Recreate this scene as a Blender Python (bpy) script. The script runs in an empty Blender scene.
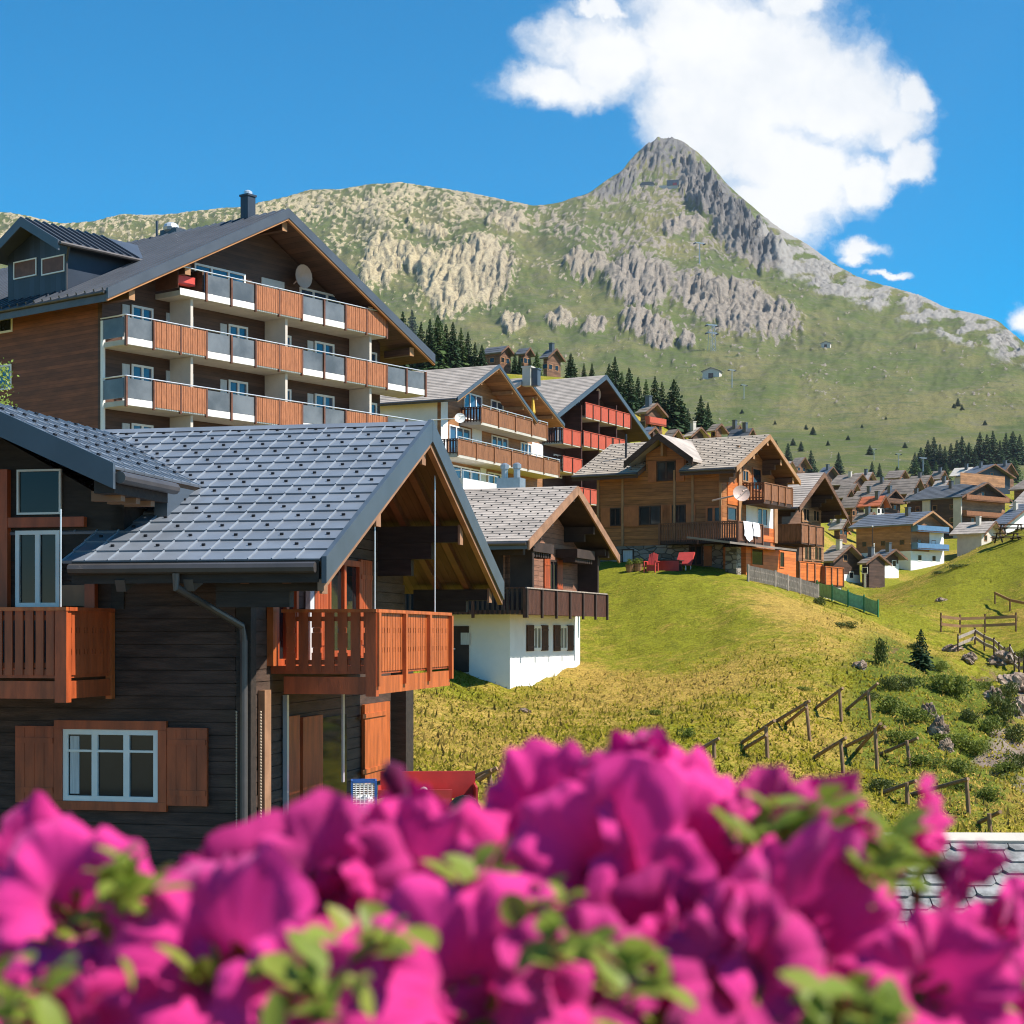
import bpy, math, random
import numpy as np
from mathutils import Vector, Matrix
random.seed(7)
scene = bpy.context.scene
COL = scene.collection
FPX, HOR = 1700.0, 634.0            # focal length in pixels, image row of the horizon
R = math.radians

def at(px, py, Y):
    return Vector(((px-512)/FPX*Y, Y, (HOR-py)/FPX*Y))

# ---------------------------------------------------------------- mesh builder
class MB:
    def __init__(s): s.v = []; s.f = []; s.m = []
    def add(s, vs, fs, m=0):
        o = len(s.v); s.v.extend([tuple(p) for p in vs])
        for f in fs: s.f.append(tuple(i+o for i in f)); s.m.append(m)
    def box(s, x0, x1, y0, y1, z0, z1, m=0):
        if x0 > x1: x0, x1 = x1, x0
        if y0 > y1: y0, y1 = y1, y0
        if z0 > z1: z0, z1 = z1, z0
        s.add([(x0,y0,z0),(x1,y0,z0),(x1,y1,z0),(x0,y1,z0),(x0,y0,z1),(x1,y0,z1),(x1,y1,z1),(x0,y1,z1)],
              [(0,3,2,1),(4,5,6,7),(0,1,5,4),(1,2,6,5),(2,3,7,6),(3,0,4,7)], m)
    def quad(s, a, b, c, d, m=0): s.add([a,b,c,d], [(0,1,2,3)], m)
    def prism(s, poly, ext, m=0):
        # poly: list of 3d points (planar), ext: vector
        n = len(poly); e = Vector(ext); p = [Vector(q) for q in poly]
        fs = [tuple(range(n)), tuple(range(2*n-1, n-1, -1))]
        for i in range(n):
            j = (i+1) % n; fs.append((i, i+n, j+n, j))
        s.add(p+[q+e for q in p], fs, m)
    def beam(s, p0, p1, w, h, up=(0,0,1), m=0):
        p0 = Vector(p0); p1 = Vector(p1); d = (p1-p0).normalized(); up = Vector(up)
        x = d.cross(up); x = x.normalized() if x.length > 1e-6 else Vector((1,0,0)); z = x.cross(d).normalized()
        vs = []
        for p in (p0, p1):
            for sx, sz in ((-1,-1),(1,-1),(1,1),(-1,1)): vs.append(p+x*(sx*w/2)+z*(sz*h/2))
        s.add(vs, [(0,1,2,3),(7,6,5,4),(0,4,5,1),(1,5,6,2),(2,6,7,3),(3,7,4,0)], m)
    def tube(s, pts, r, n=8, m=0, cap=True):
        pts = [Vector(p) for p in pts]; k = len(pts)
        rs = r if isinstance(r, (list, tuple)) else [r]*k
        vs = []; x = None
        for i, p in enumerate(pts):
            d = (pts[min(i+1,k-1)]-pts[max(i-1,0)]).normalized()
            if x is None or abs(x.dot(d)) > .95:
                x = d.orthogonal().normalized()
            x = (x-d*x.dot(d)).normalized(); y = d.cross(x)
            for j in range(n):
                a = 2*math.pi*j/n; vs.append(p+(x*math.cos(a)+y*math.sin(a))*rs[i])
        fs = []
        for i in range(k-1):
            for j in range(n):
                j2 = (j+1) % n; fs.append((i*n+j, i*n+j2, (i+1)*n+j2, (i+1)*n+j))
        if cap: fs.append(tuple(range(n-1,-1,-1))); fs.append(tuple(range((k-1)*n, k*n)))
        s.add(vs, fs, m)
    def ball(s, c, rx, ry=None, rz=None, n=8, k=5, m=0):
        ry = ry or rx; rz = rz or rx; vs = []; fs = []
        for i in range(k+1):
            t = math.pi*i/k
            for j in range(n):
                a = 2*math.pi*j/n
                vs.append((c[0]+rx*math.sin(t)*math.cos(a), c[1]+ry*math.sin(t)*math.sin(a), c[2]+rz*math.cos(t)))
        for i in range(k):
            for j in range(n):
                j2 = (j+1) % n; fs.append((i*n+j, (i+1)*n+j, (i+1)*n+j2, i*n+j2))
        s.add(vs, fs, m)
    def mesh(s, name, mats, smooth=False):
        me = bpy.data.meshes.new(name); me.from_pydata(s.v, [], s.f)
        mats = mats if isinstance(mats, (list, tuple)) else [mats]
        for q in mats: me.materials.append(q)
        if len(mats) > 1: me.polygons.foreach_set('material_index', s.m)
        if smooth: me.polygons.foreach_set('use_smooth', [True]*len(me.polygons))
        me.update(); return me
    def build(s, name, mats, parent=None, smooth=False, label=None):
        if not s.f: return None
        o = bpy.data.objects.new(name, s.mesh(name, mats, smooth)); COL.objects.link(o)
        if parent is not None: o.parent = parent
        if label: o['label'] = label
        return o

def tag(o, label=None, cat=None, group=None, kind=None):
    if label: o['label'] = label
    if cat: o['category'] = cat
    if group: o['group'] = group
    if kind: o['kind'] = kind
    return o
def empty(name, loc, rz=0, **k):
    o = bpy.data.objects.new(name, None); COL.objects.link(o); o.empty_display_size = .3
    o.location = loc; o.rotation_euler = (0,0,rz); return tag(o, **k)
KIDS = {}
def copy_tree(o, parent=None):
    c = o.copy(); COL.objects.link(c)
    if parent is not None: c.parent = parent
    for ch in [q for q in COL.objects if q.parent == o]: copy_tree(ch, c)
    return c
def np_mesh(name, verts, faces, mat, smooth=True, attrs=None):
    me = bpy.data.meshes.new(name); nv = len(verts); nf, k = faces.shape
    me.vertices.add(nv); me.vertices.foreach_set('co', np.asarray(verts, np.float32).ravel())
    me.loops.add(nf*k); me.loops.foreach_set('vertex_index', np.asarray(faces, np.int32).ravel())
    me.polygons.add(nf); me.polygons.foreach_set('loop_start', np.arange(0, nf*k, k, dtype=np.int32))
    me.polygons.foreach_set('use_smooth', np.full(nf, smooth))
    me.materials.append(mat)
    for an, av in (attrs or {}).items():
        a = me.attributes.new(an, 'FLOAT', 'POINT'); a.data.foreach_set('value', np.asarray(av, np.float32).ravel())
    me.update(calc_edges=True); me.validate(); return me
def np_obj(name, *a, parent=None, **k):
    o = bpy.data.objects.new(name, np_mesh(name, *a, **k)); COL.objects.link(o)
    if parent is not None: o.parent = parent
    return o

# ---------------------------------------------------------------- numpy noise
def _hash(ix, iy, seed):
    h = (ix.astype(np.int64)*374761393 + iy.astype(np.int64)*668265263 + seed*982451653) & 0xffffffff
    h = ((h ^ (h >> 13))*1274126177) & 0xffffffff
    h = ((h ^ (h >> 16))*2246822519) & 0xffffffff
    return ((h ^ (h >> 15)) & 0xffff)/65535.0
def pnoise(x, y, seed=0):
    ix = np.floor(x); iy = np.floor(y); fx = x-ix; fy = y-iy
    ux = fx*fx*fx*(fx*(fx*6-15)+10); uy = fy*fy*fy*(fy*(fy*6-15)+10)
    def g(a, b):
        t = _hash(ix+a, iy+b, seed)*2*np.pi
        return np.cos(t)*(fx-a)+np.sin(t)*(fy-b)
    n0 = g(0,0)*(1-ux)+g(1,0)*ux; n1 = g(0,1)*(1-ux)+g(1,1)*ux
    return (n0*(1-uy)+n1*uy)*1.5
def fbm(x, y, oct=4, seed=0, ridged=False):
    s = np.zeros_like(x, dtype=float); a = .5; tot = 0
    for i in range(oct):
        n = pnoise(x*2**i, y*2**i, seed+i*17)
        if ridged: n = 1-2*np.abs(n)
        s += a*n; tot += a; a *= .5
    return s/tot

# ---------------------------------------------------------------- node helper
class NG:
    def __init__(s, tree): s.t = tree; s.N = tree.nodes; s.L = tree.links
    def n(s, typ, inp=None, **props):
        nd = s.N.new(typ)
        for k, v in props.items(): setattr(nd, k, v)
        for k, v in (inp or {}).items():
            sk = nd.inputs[k]
            if isinstance(v, bpy.types.NodeSocket): s.L.new(v, sk)
            else: sk.default_value = v
        return nd
    def m(s, op, a, b=0.0, c=0.0, clamp=False):
        nd = s.n('ShaderNodeMath', {0:a, 1:b, 2:c}, operation=op); nd.use_clamp = clamp; return nd.outputs[0]
    def vm(s, op, a, b=(0,0,0)):
        nd = s.n('ShaderNodeVectorMath', {0:a, 1:b}, operation=op); return nd.outputs
    def mix(s, f, a, b, blend='MIX'):
        nd = s.N.new('ShaderNodeMix'); nd.data_type = 'RGBA'; nd.blend_type = blend
        for i, v in ((0,f),(6,a),(7,b)):
            if isinstance(v, bpy.types.NodeSocket): s.L.new(v, nd.inputs[i])
            else: nd.inputs[i].default_value = v if i == 0 else (v if len(v) == 4 else (*v,1))
        return nd.outputs[2]
    def noise(s, vec, scale, detail=4, rough=.55, dist=0):
        return s.n('ShaderNodeTexNoise', {'Vector':vec,'Scale':scale,'Detail':detail,'Roughness':rough,'Distortion':dist}).outputs[0]
    def ss(s, x, a, b):   # smoothstep
        return s.n('ShaderNodeMapRange', {0:x,1:a,2:b,3:0.0,4:1.0}, interpolation_type='SMOOTHSTEP').outputs[0]
    def attr(s, name):
        return s.n('ShaderNodeAttribute', attribute_name=name).outputs['Fac']
def new_mat(name):
    m = bpy.data.materials.new(name); m.use_nodes = True
    g = NG(m.node_tree); b = g.N['Principled BSDF']; return m, g, b
def c4(c): return (*c[:3], 1.0)
def sc(c, k): return tuple(min(1, q*k) for q in c[:3])

def pmat(name, col, rough=.7, var=.18, ns=2.0, stretch=(1,1,1), bump=.25, bs=18.0, spec=.35, metal=0.0, planks=None, groove=.55, pv=.22, col2=None, coat=0):
    """painted / wooden / plaster surfaces. planks=(axis, pitch) gives boards with their own tone and a dark joint."""
    m, g, b = new_mat(name)
    tc = g.n('ShaderNodeTexCoord').outputs['Object']
    mp = g.n('ShaderNodeMapping', {'Vector':tc, 'Scale':stretch}).outputs[0]
    nz = g.noise(mp, ns, 6, .6)
    f = g.ss(nz, .3, .7)
    c = g.mix(f, c4(sc(col, 1-var)), c4(sc(col2 or col, 1+var)))
    hgt = g.noise(mp, bs, 5, .65)
    if planks:
        ax, pitch = planks
        co = g.n('ShaderNodeSeparateXYZ', {0:tc}).outputs[ax]
        q = g.m('DIVIDE', co, pitch); fr = g.m('FRACT', q); fl = g.m('FLOOR', q)
        wn = g.n('ShaderNodeTexWhiteNoise', {1:fl}, noise_dimensions='1D').outputs[0]
        k = g.m('MULTIPLY_ADD', wn, 2*pv, 1-pv)
        kk = g.n('ShaderNodeCombineXYZ', {0:k,1:k,2:k}).outputs[0]
        c = g.mix(1.0, c, kk, 'MULTIPLY')
        e = g.m('MINIMUM', fr, g.m('SUBTRACT', 1.0, fr))
        jt = g.ss(e, .0, .10)
        c = g.mix(g.m('MULTIPLY', g.m('SUBTRACT', 1.0, jt), groove), c, (.006,.005,.004,1))
        hgt = g.m('MULTIPLY_ADD', jt, 1.5, hgt)
    g.L.new(c, b.inputs['Base Color'])
    b.inputs['Roughness'].default_value = rough
    b.inputs['Specular IOR Level'].default_value = spec
    b.inputs['Metallic'].default_value = metal
    if bump:
        bp = g.n('ShaderNodeBump', {'Strength':bump,'Distance':.02,'Height':hgt})
        g.L.new(bp.outputs[0], b.inputs['Normal'])
    return m

W3 = (1,1,1)
def stone_mat():
    m, g, b = new_mat('rough masonry'); tc = g.n('ShaderNodeTexCoord').outputs['Object']
    mp = g.n('ShaderNodeMapping', {'Vector':tc, 'Scale':(1.6,1.6,3.6)}).outputs[0]
    v = g.n('ShaderNodeTexVoronoi', {'Vector':mp,'Scale':1.0,'Randomness':.9}); e = g.n('ShaderNodeTexVoronoi', {'Vector':mp,'Scale':1.0,'Randomness':.9}, feature='DISTANCE_TO_EDGE')
    k = g.n('ShaderNodeSeparateColor', {0:v.outputs['Color']}).outputs[0]
    c = g.mix(k, (.15,.125,.10,1), (.42,.36,.30,1)); c = g.mix(g.m('MULTIPLY', g.noise(tc, 6, 5), .5), c, (.20,.17,.13,1))
    j = g.ss(e.outputs['Distance'], .0, .09); c = g.mix(j, (.09,.075,.06,1), c); g.L.new(c, b.inputs['Base Color']); b.inputs['Roughness'].default_value = .9
    bp = g.n('ShaderNodeBump', {'Strength':.8,'Distance':.06,'Height':g.m('ADD', j, g.m('MULTIPLY', g.noise(tc, 12, 4), .4))}); g.L.new(bp.outputs[0], b.inputs['Normal']); return m
MAT = {}
def mk():
    X = MAT
    # nearest dark chalet
    X['a_log'] = pmat('dark weathered logs', (.072,.042,.032), .75, .38, 1.6, (1,1,7), .5, 9, .3)
    X['a_log_g'] = pmat('brown gable logs', (.075,.046,.033), .72, .3, 1.6, (1,1,7), .4, 9, .3)
    X['a_red'] = pmat('red brown stained wood', (.38,.072,.018), .48, .26, 2.2, (3,3,.6), .15, 20, .5)
    X['a_orange'] = pmat('orange stained wood', (.42,.10,.022), .5, .28, 2.2, (3,3,.6), .15, 20, .5)
    X['a_beam'] = pmat('dark beam wood', (.035,.024,.018), .7, .3, 2, (1,6,6), .3, 9)
    X['a_soffit'] = pmat('pale soffit boards', (.125,.068,.036), .65, .2, 1.5, (6,1,1), .15, 14, planks=(0,.14), groove=.4)
    X['a_roof'] = pmat('slate grey metal shingles', (.165,.184,.214), .33, .14, 1.3, W3, .06, 40, .5)
    X['a_fascia'] = pmat('blue grey sheet metal', (.060,.078,.10), .42, .1, 1.5, W3, .03, 30, .5)
    X['rib'] = pmat('shingle ribs with painted glint', (.26,.285,.32), .3, .08, 2, W3, 0, 20, .6)  # lighter than the shingles: sun glint put into the rib colour
    X['hook'] = pmat('dark snow hooks', (.015,.015,.018), .5, .1, 3, W3, 0)
    X['gutter'] = pmat('brown grey metal', (.085,.075,.072), .4, .15, 2, W3, .03, 20, .5, .3)
    X['barge_wood'] = pmat('pale brown barge wood', (.30,.155,.085), .6, .2, 2, W3, .2, 16)
    X['white'] = pmat('white paint', (.82,.79,.74), .45, .05, 2, W3, .05, 20)
    X['plaster'] = pmat('white plaster', (.80,.79,.76), .85, .06, .6, W3, .25, 30, .2)
    X['beige'] = pmat('beige render', (.56,.50,.43), .8, .08, 1, W3, .1, 30)
    X['concrete'] = pmat('pale slab', (.50,.46,.40), .8, .1, 1.3, W3, .15, 20)
    X['grey_metal'] = pmat('grey metal', (.35,.36,.38), .35, .1, 3, W3, .03, 20, .5, .6)
    X['steel'] = pmat('bright steel rod', (.62,.63,.65), .3, .05, 3, W3, 0, 20, .5, .4)
    # hotel
    X['h_wall'] = pmat('reddish brown cladding', (.195,.060,.023), .6, .24, .8, (1,1,5), .25, 10, planks=(2,.18), groove=.45)
    X['h_wall_v'] = pmat('dark brown cladding', (.085,.042,.026), .6, .22, .8, (1,1,5), .25, 10, planks=(2,.18), groove=.4)
    X['h_slat'] = pmat('orange brown balcony slats', (.36,.135,.058), .55, .22, 3, (5,5,.8), .15, 16)
    X['h_post'] = pmat('brown balcony posts', (.14,.055,.030), .5, .2, 3, W3, .1)
    X['h_roof'] = pmat('anthracite standing seam', (.070,.077,.092), .36, .12, .8, W3, .05, 30, .5)
    X['h_dorm'] = pmat('navy grey dormer sheet', (.030,.040,.058), .45, .12, 1, W3, .1, 20, planks=(0,.4), groove=.3)
    X['frost'] = pmat('frosted balcony glass', (.12,.125,.13), .30, .40, .5, W3, 0, 20, .6)
    X['copper'] = pmat('orange edge board', (.42,.19,.075), .55, .15, 1, W3, .1)
    # others
    X['c_log'] = pmat('greyed pink brown logs', (.27,.125,.075), .75, .22, 1.2, (1,1,6), .3, 10, planks=(2,.22), groove=.5)
    X['c_dark'] = pmat('dark carved timber', (.042,.025,.018), .75, .3, 1.5, W3, .3)
    X['c_rail'] = pmat('weathered brown railing', (.075,.028,.015), .7, .55, 4, (5,5,.6), .2, 14)
    X['tile_grey'] = pmat('grey brown shingles', (.38,.325,.28), .75, .2, 1.0, W3, .25, 22, .3)
    X['tile_tan'] = pmat('tan grey shingles', (.40,.33,.26), .75, .2, 1.0, W3, .25, 22, .3)
    X['tile_dk'] = pmat('dark grey shingles', (.10,.105,.115), .6, .18, .6, W3, .2, 16, .4)
    X['tile_blue'] = pmat('blue grey shingles', (.12,.135,.165), .6, .18, .6, W3, .2, 16, .4)
    X['tile_red'] = pmat('red roof tiles', (.46,.13,.06), .75, .18, .6, W3, .2, 16, .3)
    X['tile_brown'] = pmat('brown roof shingles', (.22,.18,.15), .75, .25, .5, W3, .2, 16, .3)
    X['d_wood'] = pmat('honey brown boards', (.32,.145,.060), .6, .2, .8, (1,1,4), .2, 10, planks=(2,.2), groove=.35)
    X['d_rail'] = pmat('honey brown balcony boards', (.25,.105,.046), .6, .3, 3, (5,5,.6), .2, 14)
    X['e_wood'] = pmat('dark red brown boards', (.060,.024,.018), .65, .22, .8, (1,1,4), .2, 10, planks=(2,.2), groove=.35)
    X['e_red'] = pmat('coral red balcony boards', (.46,.085,.045), .6, .16, 3, (5,5,.6), .15, 14)
    X['f_log'] = pmat('golden brown logs', (.34,.125,.038), .6, .26, .9, (1,1,6), .35, 10, planks=(2,.24), groove=.5)
    X['f_shut'] = pmat('orange brown shutters', (.42,.135,.045), .55, .15, 2, W3, .15)
    X['f_orange'] = pmat('bright orange boards', (.60,.16,.036), .55, .12, 1, (1,1,4), .15, 12, planks=(2,.2), groove=.3)
    X['f_rail'] = pmat('brown turned railing', (.17,.072,.036), .6, .25, 3, (5,5,.6), .2)
    X['pale_wood'] = pmat('pale structural timber', (.36,.19,.09), .65, .15, 2, W3, .15)
    X['v_dark'] = pmat('village dark timber', (.070,.038,.026), .7, .3, .5, (1,1,4), .2, 10, planks=(2,.25), groove=.4)
    X['v_mid'] = pmat('village brown timber', (.16,.080,.045), .7, .3, .5, (1,1,4), .2, 10, planks=(2,.25), groove=.4)
    X['v_tan'] = pmat('village honey timber', (.34,.17,.08), .7, .25, .5, (1,1,4), .2, 10, planks=(2,.25), groove=.4)
    X['blue_rail'] = pmat('blue balcony panel', (.10,.20,.34), .5, .1, 2, W3, .05)
    X['grey_wood'] = pmat('silver weathered wood', (.33,.27,.22), .8, .3, 3, (5,5,.8), .3, 14)
    X['post_wood'] = pmat('brown weathered poles', (.25,.15,.085), .8, .3, 3, (4,4,.8), .35, 14)
    X['bark'] = pmat('bark', (.06,.042,.03), .9, .3, 4, (3,3,.6), .5, 10)
    X['dark_glass'] = pmat('dark window glass', (.014,.018,.020), .05, .3, .6, W3, 0, 20, .35)
    X['blue_glass'] = pmat('sky reflecting window glass', (.035,.07,.12), .03, .2, .5, W3, 0, 20, .9)
    X['curtain'] = pmat('white curtain', (.55,.55,.54), .9, .15, 6, (6,6,.3), .2)
    X['black'] = pmat('black metal', (.02,.02,.022), .45, .1, 3, W3, 0)
    X['red_paint'] = pmat('red paint', (.42,.028,.024), .4, .12, 3, W3, .05, 20, .5)
    X['coral'] = pmat('coral red plastic', (.60,.075,.06), .45, .1, 3, W3, .03)
    X['green_plastic'] = pmat('green plastic', (.02,.20,.09), .5, .12, 3, W3, .03)
    X['net'] = pmat('green fence netting', (.17,.46,.32), .7, .2, 4, W3, .1)
    X['blue_paint'] = pmat('blue paint', (.03,.10,.32), .45, .1, 3, W3, 0)
    X['dish'] = pmat('pinkish grey dish', (.50,.36,.30), .5, .06, 2, W3, 0)
    X['cloth'] = pmat('white linen', (.82,.82,.82), .9, .04, 5, W3, .1)
    X['yellow'] = pmat('yellow cloth', (.65,.42,.06), .8, .1, 4, W3, .1)
    X['slate'] = pmat('grey stone slates', (.15,.147,.143), .75, .28, 5, W3, .35, 25, .3, col2=(.25,.245,.24))
    X['stone'] = stone_mat()
    X['rock'] = pmat('grey pink rock', (.19,.125,.085), .9, .4, 2.2, (1,1,1.6), 1.0, 5, .15, col2=(.30,.225,.17))
    X['string_light'] = pmat('pale string bulbs', (.55,.42,.30), .3, .1, 5, W3, 0)
mk()
def leafmat(name, col, col2, trans=.25, rough=.6):
    m, g, b = new_mat(name)
    oi = g.n('ShaderNodeObjectInfo').outputs['Random']
    geo = g.n('ShaderNodeNewGeometry').outputs['Random Per Island']
    f = g.m('MULTIPLY_ADD', oi, .45, g.m('MULTIPLY', geo, .55))
    c = g.mix(f, c4(col), c4(col2)); g.L.new(c, b.inputs['Base Color'])
    b.inputs['Roughness'].default_value = rough; b.inputs['Specular IOR Level'].default_value = .25
    tr = g.n('ShaderNodeBsdfTranslucent', {'Color':c})
    mx = g.n('ShaderNodeMixShader', {0:trans, 1:b.outputs[0], 2:tr.outputs[0]})
    g.L.new(mx.outputs[0], g.N['Material Output'].inputs[0]); return m
MAT['spruce'] = leafmat('spruce needles', (.016,.040,.016), (.042,.078,.026), .12, .7)
MAT['spruce_lt'] = leafmat('larch needles', (.045,.085,.025), (.10,.15,.040), .2, .7)
MAT['shrub'] = leafmat('shrub leaves', (.11,.145,.018), (.20,.23,.040), .35, .6)
MAT['shrub_dk'] = leafmat('dark shrub leaves', (.06,.085,.018), (.12,.135,.030), .3, .6)
MAT['bleaf'] = leafmat('young tree leaves', (.16,.24,.04), (.30,.38,.08), .4, .5)
# ---------------------------------------------------------------- near terrain (thin plate spline through surveyed points)
CP = [ # px, Y, z
 (-300,4,-4.2),(512,4,-4.2),(1300,4,-5.5),(-300,14,-4.0),(200,14,-4.0),(512,14,-4.3),(900,14,-5.6),(1300,14,-6.2),
 (-200,24,-3.7),(60,24,-3.6),(250,24,-3.4),(380,26,-3.2),(460,30,-3.4),
 (-300,45,-2.5),(60,45,-2.4),(250,45,-2.4),(-300,78,0.),(60,78,.5),(300,80,1.),(-300,120,8.),(60,120,8.),(300,120,8.),
]
def cpz(px, py, Y): CP.append((px, Y, (HOR-py)/FPX*Y))
for a in [(420,755,42),(415,690,64),(450,780,38),(452,674,71),(510,697,69),(545,698,67),(580,690,72.5),(560,724,58),(520,780,43),(650,742,52),(600,640,85),
          (586,585,99),(612,582,98),(640,578,97),(700,577.5,95),(735,585,92),(752,588,91),(780,592,95),(700,640,82),(800,655,74),(760,722,58),(822,602,104),(880,616,104),
          (842,722,62),(811,742,57),(768,759,53),(715,762,52),(878,771,54),(844,774,53),(911,768,56),(908,805,48),(970,815,48),(991,836,45),
          (620,800,42),(700,820,41),(800,830,42),(870,690,68),(900,650,80),(925,668,76),(960,720,66),(940,645,98),(1015,646,98),(1000,600,114),
          (965,565,124),(1024,530,134),(1100,520,138),(900,592,122),(880,604,122),(860,606,126),(1024,690,80),(1100,690,80),(1010,760,62),(1100,780,62),(985,705,72)]: cpz(*a)
CP += [(820,135,4.2),(860,160,3.2),(960,175,4.5),(1060,180,5.5),(1200,150,8),(700,140,6.5),(600,140,9.),(500,120,8.),(420,100,5.5),(480,150,13.)]
for a in [(850,588,255),(880,580,270),(905,572,285),(950,556,300),(1024,540,320),(880,530,350),(960,505,380),(1024,510,370),(840,515,370),(870,495,430),(1000,485,470),(830,490,430),(790,500,330),(800,480,460),
          (430,372,290),(520,378,310),(480,372,300),(590,382,290),(650,436,265),(690,442,285),(740,450,310),(0,380,260),(200,370,270),(-300,380,260),(300,372,275),(1200,500,400),(1400,520,320),(1500,600,120)]: cpz(*a)
CP = np.array(CP, float)
def _q(px, Y): return np.stack([np.asarray(px, float)/170.0, np.log(np.asarray(Y, float))*3.2], -1)
_P = _q(CP[:,0], CP[:,1]); _n = len(_P)
def _phi(r2): return np.where(r2 > 1e-12, .5*r2*np.log(np.maximum(r2, 1e-12)), 0)
_K = _phi(((_P[:,None]-_P[None])**2).sum(-1)) + np.eye(_n)*.02
_T = np.concatenate([np.ones((_n,1)), _P], 1)
_A = np.block([[_K, _T],[_T.T, np.zeros((3,3))]])
_W = np.linalg.solve(_A, np.concatenate([CP[:,2], np.zeros(3)]))
def ground_np(px, Y):
    q = _q(px, Y); sh = q.shape[:-1]; q = q.reshape(-1,2); out = np.empty(len(q))
    for i in range(0, len(q), 20000):
        k = q[i:i+20000]
        out[i:i+20000] = _phi(((k[:,None]-_P[None])**2).sum(-1)) @ _W[:_n] + _W[_n] + k @ _W[_n+1:]
    z = out.reshape(sh)
    px = np.asarray(px, float); Y = np.asarray(Y, float); x = (px-512)/FPX*Y
    w = np.clip((Y-20)/25, 0, 1)*np.clip((230-Y)/80, 0, 1)
    z = z + w*(.45*fbm(x/9, Y/9, 3, 5) + .20*fbm(x/2.2, Y/2.2, 4, 9))
    # broken bank and outcrops on the ravine side
    rv = np.clip((px-880)/90, 0, 1)*np.clip((Y-46)/10, 0, 1)*np.clip((96-Y)/14, 0, 1)
    z = z + rv*(.9*fbm(x/4.5, Y/6, 4, 31, True)-.35)
    return z
def ground_xy(x, y):
    return float(ground_np(np.array([x/y*FPX+512]), np.array([y]))[0])
def hit(px, py, y0=30, y1=330, n=700):
    """where the sight line through a point of the photograph first meets the ground"""
    Y = np.geomspace(y0, y1, n); g = ground_np(np.full(n, float(px)), Y); d = (HOR-py)/FPX*Y-g
    i = np.argmax(d <= 0)
    if d[i] > 0: i = int(np.argmin(np.abs(d)))
    Yv = float(Y[i]); return Vector(((px-512)/FPX*Yv, Yv, float(g[i])))

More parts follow.
